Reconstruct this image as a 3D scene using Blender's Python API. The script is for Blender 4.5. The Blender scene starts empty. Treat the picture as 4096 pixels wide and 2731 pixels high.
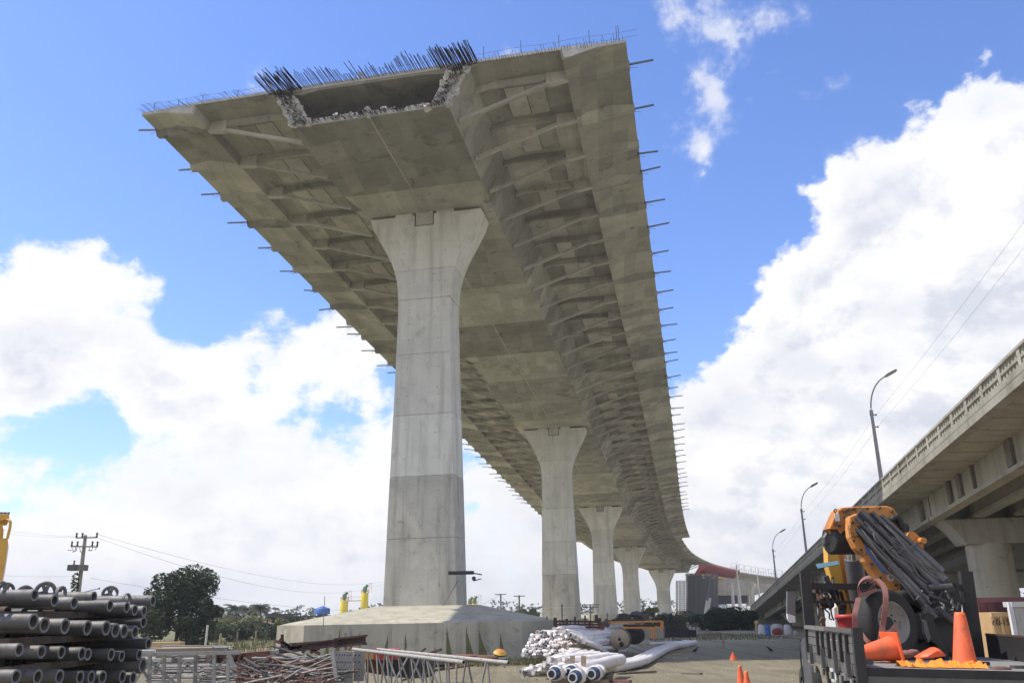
import bpy, math, random
from mathutils import Vector, Matrix
R = math.radians
rnd = random.Random(7)
scene = bpy.context.scene
COL = scene.collection
EYE = 2.9
HAZE = 0.00038

# ---------------------------------------------------------------- camera
FPX, PITCH, ROLL = 3404.93, 0.30691, 0.01908
cp, sp, cr, sr = math.cos(PITCH), math.sin(PITCH), math.cos(ROLL), math.sin(ROLL)
cam_d = bpy.data.cameras.new('camera')
cam = bpy.data.objects.new('camera', cam_d)
COL.objects.link(cam)
cam_d.sensor_width = 36.0
cam_d.lens = FPX / 4096 * 36
cam_d.clip_start = 0.1
cam_d.clip_end = 9000
U0 = Vector((0, -sp, cp)); FW = Vector((0, cp, sp)); XR = Vector((1, 0, 0))
ri = cr * XR - sr * U0
up = sr * XR + cr * U0
M = Matrix.Identity(4)
for k in range(3):
    M[k][0] = ri[k]; M[k][1] = up[k]; M[k][2] = -FW[k]
M[0][3], M[1][3], M[2][3] = 0, 0, EYE
cam.matrix_world = M
scene.camera = cam
scene.render.resolution_x = 1024
scene.render.resolution_y = 682

def ray(px, py):
    X = (px - 2048) / FPX; Y = -(py - 1365.5) / FPX
    x = cr * X + sr * Y; u = -sr * X + cr * Y
    return Vector((x, cp - sp * u, sp + cp * u))
def at(px, py, Y):
    d = ray(px, py)
    p = d * (Y / d.y)
    return Vector((p.x, p.y, p.z + EYE))

# ---------------------------------------------------------------- view
scene.render.engine = 'CYCLES'
scene.view_settings.view_transform = 'Standard'
scene.view_settings.look = 'None'
scene.view_settings.exposure = 0.55
scene.view_settings.gamma = 1.0
scene.view_settings.use_curve_mapping = False
scene.cycles.max_bounces = 6
scene.cycles.diffuse_bounces = 4

# ---------------------------------------------------------------- sun + sky
# light travels across the viaduct from the left, a little from behind the camera
H0 = 0.197
rdir = Vector((math.cos(H0), -math.sin(H0), 0)); adir = Vector((math.sin(H0), math.cos(H0), 0))
S = (-rdir * math.cos(R(58)) + Vector((0, 0, 1)) * math.sin(R(58))) - adir * 0.05
S.normalize()
sun_el = math.asin(S.z); sun_az = math.atan2(S.x, S.y)
sd = bpy.data.lights.new('sun', 'SUN'); sd.energy = 3.3; sd.angle = R(0.53); sd.color = (1.0, 0.93, 0.80)
so = bpy.data.objects.new('sun', sd); COL.objects.link(so)
so.rotation_euler = (-S).to_track_quat('-Z', 'Y').to_euler()

world = bpy.data.worlds.new('World'); scene.world = world; world.use_nodes = True
world.cycles.sampling_method = 'MANUAL'; world.cycles.sample_map_resolution = 256
wn = world.node_tree.nodes; wl = world.node_tree.links
wn.clear()
class G:
    """tiny node-graph helper"""
    def __init__(s, tree): s.n = tree.nodes; s.l = tree.links
    def node(s, t, **kw):
        n = s.n.new(t)
        for k, v in kw.items(): setattr(n, k, v)
        return n
    def put(s, sock, v):
        if hasattr(v, 'is_output') or isinstance(v, bpy.types.NodeSocket): s.l.new(v, sock)
        else: sock.default_value = v
    def m(s, op, a, b=None, c=None, clamp=False):
        n = s.n.new('ShaderNodeMath'); n.operation = op; n.use_clamp = clamp
        s.put(n.inputs[0], a)
        if b is not None: s.put(n.inputs[1], b)
        if c is not None: s.put(n.inputs[2], c)
        return n.outputs[0]
    def mix(s, f, a, b, mode='MIX'):
        n = s.n.new('ShaderNodeMix'); n.data_type = 'RGBA'; n.blend_type = mode
        s.put(n.inputs['Factor'], f) if False else s.put(n.inputs[0], f)
        for i, v in ((6, a), (7, b)):
            if isinstance(v, (tuple, list)) and len(v) == 3: v = (*v, 1)
            s.put(n.inputs[i], v)
        return n.outputs[2]
    def noise(s, vec, scale, detail=5, rough=.55, dist=0.0, lac=2.0):
        n = s.n.new('ShaderNodeTexNoise')
        s.l.new(vec, n.inputs['Vector']); n.inputs['Scale'].default_value = scale
        n.inputs['Detail'].default_value = detail; n.inputs['Roughness'].default_value = rough
        n.inputs['Distortion'].default_value = dist; n.inputs['Lacunarity'].default_value = lac
        return n.outputs[0]
    def ss(s, v, a, b, lo=0.0, hi=1.0):
        n = s.n.new('ShaderNodeMapRange'); n.interpolation_type = 'SMOOTHSTEP'
        s.put(n.inputs[0], v)
        n.inputs[1].default_value = a; n.inputs[2].default_value = b
        n.inputs[3].default_value = lo; n.inputs[4].default_value = hi
        return n.outputs[0]
    def scale(s, vec, sc, loc=(0, 0, 0)):
        n = s.n.new('ShaderNodeMapping')
        s.l.new(vec, n.inputs[0]); n.inputs['Scale'].default_value = sc; n.inputs['Location'].default_value = loc
        return n.outputs[0]
g = G(world.node_tree)
sky = g.node('ShaderNodeTexSky', sky_type='NISHITA', sun_disc=False)
sky.sun_elevation = sun_el; sky.sun_rotation = sun_az
sky.air_density = 1.0; sky.dust_density = 0.3; sky.ozone_density = 2.2
tc = g.node('ShaderNodeTexCoord').outputs['Generated']
sx = g.node('ShaderNodeSeparateXYZ'); wl.new(tc, sx.inputs[0])
dx, dy, dz = sx.outputs
az = g.m('ARCTAN2', dx, dy)
el = g.m('ARCSINE', g.m('MINIMUM', g.m('MAXIMUM', dz, -1.0), 1.0))
# deeper blue of the upper sky (the sky itself)
hs = g.node('ShaderNodeHueSaturation'); wl.new(sky.outputs[0], hs.inputs['Color'])
hs.inputs['Saturation'].default_value = 1.08; hs.inputs['Value'].default_value = 1.0
blue = g.mix(1.0, hs.outputs[0], (1.06, 1.09, 1.38), 'MULTIPLY')
# cloud cover : broad banks (azimuth / elevation) broken by fractal noise
def azel(X, Y):   # display coords of the photograph (2352 wide) -> direction
    d = ray(X * 1.7415, Y * 1.7415).normalized()
    return math.atan2(d.x, d.y), math.asin(d.z)
def blob(X, Y, wx, wy, amp):
    a, e = azel(X, Y)
    p = g.m('DIVIDE', g.m('SUBTRACT', az, a), R(wx)); q = g.m('DIVIDE', g.m('SUBTRACT', el, e), R(wy))
    r2 = g.m('ADD', g.m('MULTIPLY', p, p), g.m('MULTIPLY', q, q))
    return g.m('MULTIPLY', g.m('POWER', 2.71828, g.m('MULTIPLY', r2, -1.0)), amp)
BL = [(40, 760, 5, 4, .34), (100, 640, 5, 2.0, .18), (330, 660, 5.0, 2.0, .22), (420, 880, 5, 4.0, .34), (560, 780, 3.0, 1.8, .16), (740, 840, 4.5, 4.5, .36),
      (850, 760, 3, 3.0, .18), (215, 950, 2.0, 3.0, -.34), (300, 1010, 2.6, 1.0, -.2), (450, 730, 3.4, 1.5, -.34), (700, 690, 2.0, 1.4, -.2), (130, 1010, 2.4, .9, -.16), (380, 990, 2.0, .7, -.16), (610, 880, 1.6, 1.6, -.14), (630, 760, 1.6, 1.0, -.16), (90, 880, 2.4, 2.0, .22), (250, 760, 2.5, 1.5, .1), (120, 590, 3.0, 1.2, .16), (620, 730, 2.4, .9, .10), (370, 900, 2, 2, .1),
      (2300, 400, 7.5, 6.0, .62), (2250, 640, 10, 8, .62), (1980, 640, 5.0, 4.2, .50), (2040, 840, 9, 5.5, .5), (1720, 960, 4.5, 4, .5), (1850, 1100, 8, 5, .4),
      (1620, 210, 2.6, 3.6, .27), (1590, 40, 3.4, 2.2, .25), (1940, 180, 3.2, 1.6, .25), (1160, 40, 1.8, 2.2, .27), (1800, 30, 3.5, 1.6, .22), (1600, 420, 1.3, 2.0, .14),
      (1740, 420, 3.0, 3.6, -.34), (1640, 640, 3.2, 3.0, -.30), (2250, 230, 2.5, 1.2, .12), (2290, 760, 1.6, 1.0, -.25), (2110, 120, 1.2, .9, .14), (1860, 230, 2.0, 1.0, .1)]
base = g.ss(el, R(3), R(23), .50, -.03)
base = g.m('ADD', base, g.m('MULTIPLY', g.ss(g.m('ABSOLUTE', az), R(48), R(75)), .30))  # extra cloud added out of view, to brighten the pier
for b in BL: base = g.m('ADD', base, blob(*b))
cs = g.node('ShaderNodeCombineXYZ'); wl.new(g.m('MULTIPLY', az, 1.0), cs.inputs[0]); wl.new(g.m('MULTIPLY', el, 1.25), cs.inputs[1])
cv = cs.outputs[0]
n1 = g.noise(cv, 5.0, 9, .62, .15)
n2 = g.noise(g.scale(cv, (1, 1, 1), (3.1, 1.7, 0)), 13.0, 7, .58, .2)
vo = g.node('ShaderNodeTexVoronoi'); vo.feature = 'SMOOTH_F1'; vo.inputs['Scale'].default_value = 26.0; vo.inputs['Smoothness'].default_value = .6
try: vo.inputs['Detail'].default_value = 3.0
except Exception: pass
wl.new(cv, vo.inputs['Vector'])
puff = g.m('SUBTRACT', .5, vo.outputs['Distance'])
dens = g.m('ADD', base, g.m('MULTIPLY', g.m('SUBTRACT', n1, .5), 1.5))
dens = g.m('ADD', dens, g.m('MULTIPLY', g.m('SUBTRACT', n2, .5), .55))
dens = g.m('ADD', dens, g.m('MULTIPLY', puff, .16))
# outside the part of the sky in view: broken cloud, thickened to light the pier
crisp = g.m('MULTIPLY', g.ss(az, R(8), R(16), .0, 1.0), g.m('SUBTRACT', 1.0, g.m('MULTIPLY', g.ss(el, R(26), R(30)), g.ss(az, R(30), R(23)))))
crisp = g.m('ADD', .6, g.m('MULTIPLY', crisp, .4))
crisp = g.m('MULTIPLY', crisp, g.m('SUBTRACT', 1.0, g.m('MULTIPLY', g.ss(el, R(26), R(30)), g.m('MULTIPLY', g.ss(az, R(30), R(23)), .6))))
cov_soft = g.ss(dens, .06, .40)
cov_hard = g.ss(dens, .13, .27)
cov = g.m('ADD', g.m('MULTIPLY', cov_soft, g.m('SUBTRACT', 1.0, crisp)), g.m('MULTIPLY', cov_hard, crisp))
up_ = g.ss(el, R(24), R(34), 1.0, .72)
cov = g.m('MULTIPLY', cov, up_, clamp=True)
n3 = g.noise(g.scale(cv, (1, 1.5, 1), (7.7, 2.2, 0)), 5.0, 8, .60, .1)
n1s = g.noise(g.scale(cv, (1, 1, 1), (-.016, .028, 0)), 5.0, 9, .62, .15)
thick = g.ss(dens, .22, .75)
shade2 = g.m('MULTIPLY', g.ss(g.m('SUBTRACT', n1s, n1), -.03, .09), thick)
shade = g.m('ADD', g.m('MULTIPLY', g.m('MULTIPLY', g.ss(n3, .38, .64), .62), g.m('ADD', .35, g.m('MULTIPLY', thick, .65))), g.m('MULTIPLY', shade2, .6), clamp=True)
ccol = g.mix(shade, (1.0, 0.99, 0.985), (0.66, 0.69, 0.78))
bg1 = g.node('ShaderNodeBackground'); wl.new(blue, bg1.inputs[0]); bg1.inputs[1].default_value = 0.12
bg2 = g.node('ShaderNodeBackground'); wl.new(ccol, bg2.inputs[0]); bg2.inputs[1].default_value = 0.76
mxs = g.node('ShaderNodeMixShader'); wl.new(cov, mxs.inputs[0]); wl.new(bg1.outputs[0], mxs.inputs[1]); wl.new(bg2.outputs[0], mxs.inputs[2])
wo = g.node('ShaderNodeOutputWorld'); wl.new(mxs.outputs[0], wo.inputs[0])

# ---------------------------------------------------------------- materials
def newmat(name):
    m = bpy.data.materials.new(name); m.use_nodes = True
    g = G(m.node_tree)
    bs = m.node_tree.nodes['Principled BSDF']
    pos = g.node('ShaderNodeNewGeometry').outputs['Position']
    return m, g, bs, pos
def bump(g, bs, h, strength=.3, dist=.02):
    b = g.node('ShaderNodeBump'); b.inputs['Strength'].default_value = strength; b.inputs['Distance'].default_value = dist
    g.l.new(h, b.inputs['Height']); g.l.new(b.outputs[0], bs.inputs['Normal'])
def concrete(name, c1, c2, c3, sc=.35, streak=.5, rv=.12, stain=.5, spots=True, sheet=None):
    """c1 light, c2 mid, c3 dark stain"""
    m, g, bs, pos = newmat(name)
    a = g.noise(pos, sc, 8, .62, .4)
    col = g.mix(g.ss(a, .35, .65), c1, c2)
    st = g.noise(g.scale(pos, (1.1, 1.1, .07)), 1.3, 6, .6, .15)
    col = g.mix(g.m('MULTIPLY', g.ss(st, .46, .70), streak), col, c3)
    b = g.noise(g.scale(pos, (1, 1, 1), (9, 4, 2)), sc * 2.3, 7, .68, .8)
    col = g.mix(g.m('MULTIPLY', g.ss(b, .54, .70), stain), col, c3)
    f = g.noise(pos, 9.0, 5, .7)
    col = g.mix(1.0, col, g.mix(f, (.86, .86, .86), (1.12, 1.12, 1.12)), 'MULTIPLY')
    if spots:
        v = g.node('ShaderNodeTexVoronoi'); v.inputs['Scale'].default_value = 1.15; g.l.new(pos, v.inputs['Vector'])
        sn = g.noise(pos, .5, 3)
        k = g.m('MULTIPLY', g.ss(v.outputs['Distance'], .10, .04), g.ss(sn, .5, .6))
        col = g.mix(g.m('MULTIPLY', k, .6), col, tuple(x * .35 for x in c3))
    # formwork sheets: each sheet left its own tone
    if sheet:
        mp_ = g.scale(pos, (1 / sheet[0], 1 / sheet[1], 1 / sheet[2])); mp_.node.inputs['Rotation'].default_value = (0, 0, .197)
        fl = g.node('ShaderNodeVectorMath', operation='FLOOR'); g.l.new(mp_, fl.inputs[0])
        wn2 = g.node('ShaderNodeTexWhiteNoise'); g.l.new(fl.outputs[0], wn2.inputs[0])
        col = g.mix(1.0, col, g.mix(wn2.outputs[0], (1 - sheet[3],) * 3, (1 + sheet[3] * .7,) * 3), 'MULTIPLY')
    oi = g.node('ShaderNodeObjectInfo').outputs['Random']
    rr = g.ss(oi, 0, 1, 1 - rv, 1 + rv * .6)
    vm = g.node('ShaderNodeVectorMath', operation='SCALE'); g.l.new(col, vm.inputs[0]); g.l.new(rr, vm.inputs['Scale'])
    g.l.new(vm.outputs[0], bs.inputs['Base Color'])
    bs.inputs['Roughness'].default_value = .9
    bs.inputs['Specular IOR Level'].default_value = .25
    bump(g, bs, g.m('ADD', f, g.m('MULTIPLY', a, .6)), .35, .03)
    return m
def paint(name, col, dark=None, rough=.45, metal=0.0, sc=3.0, wear=.35, rv=.0, bmp=.1, chips=None):
    m, g, bs, pos = newmat(name)
    dark = dark or tuple(x * .45 for x in col)
    a = g.noise(pos, sc, 7, .65, .4)
    c = g.mix(g.m('MULTIPLY', g.ss(a, .48, .72), wear), col, dark)
    f = g.noise(pos, sc * 9, 4, .7)
    c = g.mix(1.0, c, g.mix(f, (.88, .88, .88), (1.1, 1.1, 1.1)), 'MULTIPLY')
    if chips:
        q1 = g.noise(pos, chips[0], 6, .75, .3); q2 = g.noise(g.scale(pos, (1, 1, .25), (3, 1, 2)), chips[0] * .35, 5, .6)
        c = g.mix(g.m('MULTIPLY', g.ss(q1, .56, .63), chips[2]), c, chips[1])
        c = g.mix(g.m('MULTIPLY', g.ss(q2, .52, .68), chips[2] * .6), c, chips[1])
    if rv:
        oi = g.node('ShaderNodeObjectInfo').outputs['Random']
        vm = g.node('ShaderNodeVectorMath', operation='SCALE'); g.l.new(c, vm.inputs[0]); g.l.new(g.ss(oi, 0, 1, 1 - rv, 1 + rv), vm.inputs['Scale'])
        c = vm.outputs[0]
    g.l.new(c, bs.inputs['Base Color'])
    g.put(bs.inputs['Roughness'], g.m('ADD', g.m('MULTIPLY', a, .3), rough - .1))
    bs.inputs['Metallic'].default_value = metal
    bump(g, bs, g.m('ADD', f, a), bmp, .01)
    return m
def foliage(name, c1, c2):
    m, g, bs, pos = newmat(name)
    a = g.noise(pos, .9, 3, .6)
    oi = g.noise(pos, 6.0, 2, .6)
    c = g.mix(g.ss(a, .35, .65), c1, c2)
    c = g.mix(1.0, c, g.mix(oi, (.6, .6, .6), (1.45, 1.4, 1.3)), 'MULTIPLY')
    g.l.new(c, bs.inputs['Base Color']); bs.inputs['Roughness'].default_value = .65
    tr = g.node('ShaderNodeBsdfTranslucent'); g.l.new(c, tr.inputs[0])
    mx = g.node('ShaderNodeMixShader'); mx.inputs[0].default_value = .25
    out = m.node_tree.nodes['Material Output']
    g.l.new(bs.outputs[0], mx.inputs[1]); g.l.new(tr.outputs[0], mx.inputs[2]); g.l.new(mx.outputs[0], out.inputs[0])
    return m
MT = {}
MT['pier'] = concrete('pier_concrete', (.70, .69, .61), (.62, .61, .54), (.44, .425, .365), .30, .65, .10, .55, True, (1.22, 30, 5.0, .04))
MT['lift'] = concrete('damp_pier_concrete', (.58, .56, .485), (.48, .465, .40), (.32, .31, .26), .45, .9, .06, .75)
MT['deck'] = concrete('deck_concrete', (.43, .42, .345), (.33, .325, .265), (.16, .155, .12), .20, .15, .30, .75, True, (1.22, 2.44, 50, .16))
MT['strut'] = concrete('precast_concrete', (.48, .46, .39), (.40, .38, .32), (.20, .19, .155), .5, .1, .14, .5, False)
MT['endface'] = concrete('fresh_cut_concrete', (.56, .54, .49), (.46, .445, .40), (.30, .285, .26), 1.2, .2, .05, .3, False)
MT['foot'] = concrete('footing_concrete', (.48, .45, .36), (.39, .37, .29), (.22, .21, .15), .35, .45, .04, .65)
MT['ramp'] = concrete('old_overpass_concrete', (.44, .42, .35), (.36, .34, .28), (.20, .19, .155), .3, .5, .10, .6)
MT['parapet'] = concrete('pale_parapet_concrete', (.43, .415, .355), (.35, .335, .28), (.19, .18, .145), .4, .7, .12, .5)
MT['rampdark'] = concrete('damp_overpass_concrete', (.22, .205, .17), (.17, .16, .13), (.10, .095, .08), .6, .6, .05, .6)  # darker overpass concrete, with the girder's recess shade put into its colour
MT['moss'] = paint('moss_stain', (.15, .145, .06), (.08, .08, .035), .95, 0, 4, .8, 0, .3)
MT['rebar'] = paint('reinforcing_steel', (.055, .045, .045), (.03, .022, .02), .7, .3, 20, .6)
MT['thin_rebar'] = paint('thin_reinforcing_steel', (.16, .15, .20), (.09, .08, .10), .7, .3, 20, .6)
MT['galv'] = paint('galvanised_tube', (.31, .30, .275), (.15, .13, .105), .6, .2, 6, .75, .3)
MT['darkgalv'] = paint('weathered_scaffold_tube', (.19, .18, .16), (.08, .068, .055), .6, .25, 6, .7, .35)
MT['drillpipe'] = paint('grey_pipe_steel', (.145, .142, .14), (.06, .052, .045), .55, .2, 5, .8, .3, .3, (4, (.21, .18, .14), .7))
MT['pipebore'] = paint('rusty_pipe_bore', (.05, .042, .034), (.025, .02, .016), .9, 0, 5, .6)
MT['pipeend'] = paint('ground_pipe_end', (.22, .225, .225), (.12, .12, .115), .6, .1, 9, .5)
MT['rust'] = paint('rusty_steel', (.17, .085, .055), (.08, .04, .028), .8, .1, 3, .8, .15, .3)
MT['darkrust'] = paint('dark_rusted_steel', (.085, .05, .042), (.04, .025, .022), .8, .1, 5, .8, .15, .3)
MT['orange'] = paint('orange_machine_paint', (.62, .24, .045), (.30, .12, .035), .5, 0, 3, .6)
MT['crane'] = paint('crane_orange_paint', (.70, .285, .06), (.42, .17, .05), .5, 0, 1.7, .6, 0, .15, (3.2, (.13, .065, .035), .8))
MT['yellow'] = paint('yellow_machine_paint', (.72, .40, .06), (.5, .25, .05), .45, 0, 2, .4)
MT['silo'] = paint('silo_yellow_paint', (.85, .66, .02), (.65, .48, .02), .45, 0, 1, .3)
MT['green'] = paint('green_paint', (.06, .22, .10), None, .5)
MT['bluetank'] = paint('blue_tank_plastic', (.05, .16, .50), None, .5)
MT['blueend'] = paint('blue_pipe_sleeve', (.025, .07, .17), (.015, .035, .08), .35, 0, 5, .5)
MT['black'] = paint('black_grimy_steel', (.035, .034, .034), (.018, .016, .015), .55, .2, 6, .5, .1, .3)
MT['darksteel'] = paint('dark_grey_steel', (.10, .10, .105), (.045, .042, .04), .5, .35, 6, .6, .15, .2)
MT['cyl'] = paint('grey_cylinder_paint', (.14, .14, .148), (.07, .067, .065), .38, .35, 6, .6, .12, .15)
MT['chrome'] = paint('chrome_rod', (.75, .76, .80), (.5, .5, .52), .12, 1.0, 5, .2)
MT['hose'] = paint('rubber_hose', (.16, .155, .15), (.09, .085, .08), .5, 0, 9, .5, .3)
MT['rubber'] = paint('tyre_rubber', (.032, .031, .030), (.06, .055, .05), .8, 0, 7, .6, 0, .4)
MT['rim'] = paint('dusty_wheel_rim', (.31, .30, .26), (.15, .125, .095), .7, .1, 7, .9)
MT['strap'] = paint('faded_red_strap', (.26, .125, .105), (.16, .075, .06), .9, 0, 10, .6)
MT['cone'] = paint('orange_cone_plastic', (.90, .16, .05), (.50, .13, .07), .5, 0, 4, .65, .06, .1, (9, (.25, .11, .07), .5))
MT['fabric'] = paint('orange_mesh_fabric', (.85, .28, .03), (.5, .17, .03), .85, 0, 14, .7)
MT['red'] = paint('red_plastic', (.50, .05, .045), (.3, .03, .03), .45, 0, 4, .3)
MT['redform'] = paint('red_formwork_steel', (.30, .06, .05), (.14, .05, .045), .6, .1, 1.2, .7)
MT['white'] = paint('white_paint', (.70, .70, .71), (.5, .48, .46), .4, 0, 3, .3)
MT['wrap'] = paint('white_plastic_wrap', (.80, .755, .73), (.62, .58, .56), .42, 0, 4, .6, .06, .6, (5, (.42, .36, .29), .5))
MT['wood'] = paint('bare_timber', (.36, .29, .20), (.20, .155, .11), .85, 0, 5, .7, .15, .3)
MT['darkwood'] = paint('weathered_timber', (.15, .12, .095), (.07, .055, .045), .9, 0, 5, .8, .2, .4)
MT['truckgrey'] = paint('grey_truck_paint', (.15, .145, .13), (.07, .06, .052), .55, .1, 5, .7, 0, .2)
MT['floor'] = paint('worn_truck_floor', (.26, .25, .235), (.13, .12, .11), .75, .15, 2.5, .75, 0, .3)
MT['purple'] = paint('maroon_container_paint', (.22, .09, .11), (.12, .06, .07), .6, .1, 1.5, .5)
MT['pale'] = paint('pale_container_paint', (.52, .52, .52), (.36, .34, .33), .6, .1, 2, .5)
MT['crate'] = paint('crate_plywood', (.50, .32, .15), (.36, .22, .10), .8, 0, 2, .5, .06)
MT['cratelath'] = paint('crate_lath', (.60, .43, .22), (.45, .3, .15), .8, 0, 2, .4, .06)
MT['ink'] = paint('stencil_ink', (.05, .035, .03), None, .8)
MT['blueplate'] = paint('blue_sticker', (.10, .21, .52), (.22, .34, .60), .4, 0, 30, .8)
MT['teal'] = paint('blue_grey_plate', (.10, .20, .26), (.06, .10, .12), .5, .1, 5, .6)
MT['lens'] = paint('lamp_lens_red', (.75, .05, .06), None, .3)
MT['pole'] = paint('street_lamp_steel', (.27, .25, .245), (.16, .15, .145), .5, .2, 3, .5)
MT['polewhite'] = paint('pale_mast_paint', (.66, .62, .55), (.4, .37, .32), .5)
MT['bird'] = paint('black_feathers', (.02, .02, .022), None, .6)
MT['leaf_dark'] = foliage('dark_tree_leaves', (.040, .065, .022), (.022, .038, .015))
MT['leaf_mid'] = foliage('green_shrub_leaves', (.075, .105, .035), (.040, .062, .022))
MT['leaf_pale'] = foliage('yellow_green_leaves', (.26, .27, .07), (.13, .165, .045))
MT['palmleaf'] = foliage('palm_fronds', (.085, .105, .045), (.05, .065, .03))
MT['bark'] = paint('tree_bark', (.14, .11, .085), (.07, .055, .045), .9, 0, 3, .7)
MT['grassblade'] = foliage('dry_grass_blades', (.17, .165, .07), (.10, .11, .04))
MT['wire'] = paint('power_cable', (.05, .05, .055), None, .6)

def ground_mat():
    m, g, bs, pos = newmat('sandy_ground')
    a = g.noise(pos, .09, 7, .6, .6); b = g.noise(pos, .9, 6, .65, .3); f = g.noise(pos, 14, 5, .75)
    col = g.mix(g.ss(a, .38, .62), (.25, .222, .15), (.195, .175, .12))
    col = g.mix(g.m('MULTIPLY', g.ss(b, .52, .68), .55), col, (.20, .17, .13))
    col = g.mix(g.m('MULTIPLY', g.ss(f, .57, .66), .5), col, (.15, .13, .10))
    # sunlit ground painted in: colour gets paler farther out under the distant spans
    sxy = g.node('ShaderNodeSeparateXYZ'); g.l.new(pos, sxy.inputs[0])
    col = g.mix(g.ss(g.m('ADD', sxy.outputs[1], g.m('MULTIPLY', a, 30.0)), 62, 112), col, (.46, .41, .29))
    # tyre tracks running along the haul road
    tr = g.noise(g.scale(pos, (1.6, .03, 1)), 1.0, 3, .5, .2)
    col = g.mix(g.m('MULTIPLY', g.ss(tr, .50, .60), .6), col, (.155, .138, .10))
    g.l.new(col, bs.inputs['Base Color']); bs.inputs['Roughness'].default_value = .95
    bs.inputs['Specular IOR Level'].default_value = .15
    bump(g, bs, g.m('ADD', g.m('MULTIPLY', b, 1.0), g.m('MULTIPLY', f, .35)), .8, .12)
    return m
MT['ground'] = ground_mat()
def field_mat():
    m, g, bs, pos = newmat('scrub_field')
    a = g.noise(pos, .12, 7, .65, .6); f = g.noise(pos, 3.0, 6, .7)
    col = g.mix(g.ss(a, .38, .62), (.15, .16, .06), (.23, .20, .11))
    col = g.mix(g.ss(f, .45, .62), col, (.07, .085, .03))
    g.l.new(col, bs.inputs['Base Color']); bs.inputs['Roughness'].default_value = .95
    bump(g, bs, f, .8, .15)
    return m
MT['field'] = field_mat()

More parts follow.
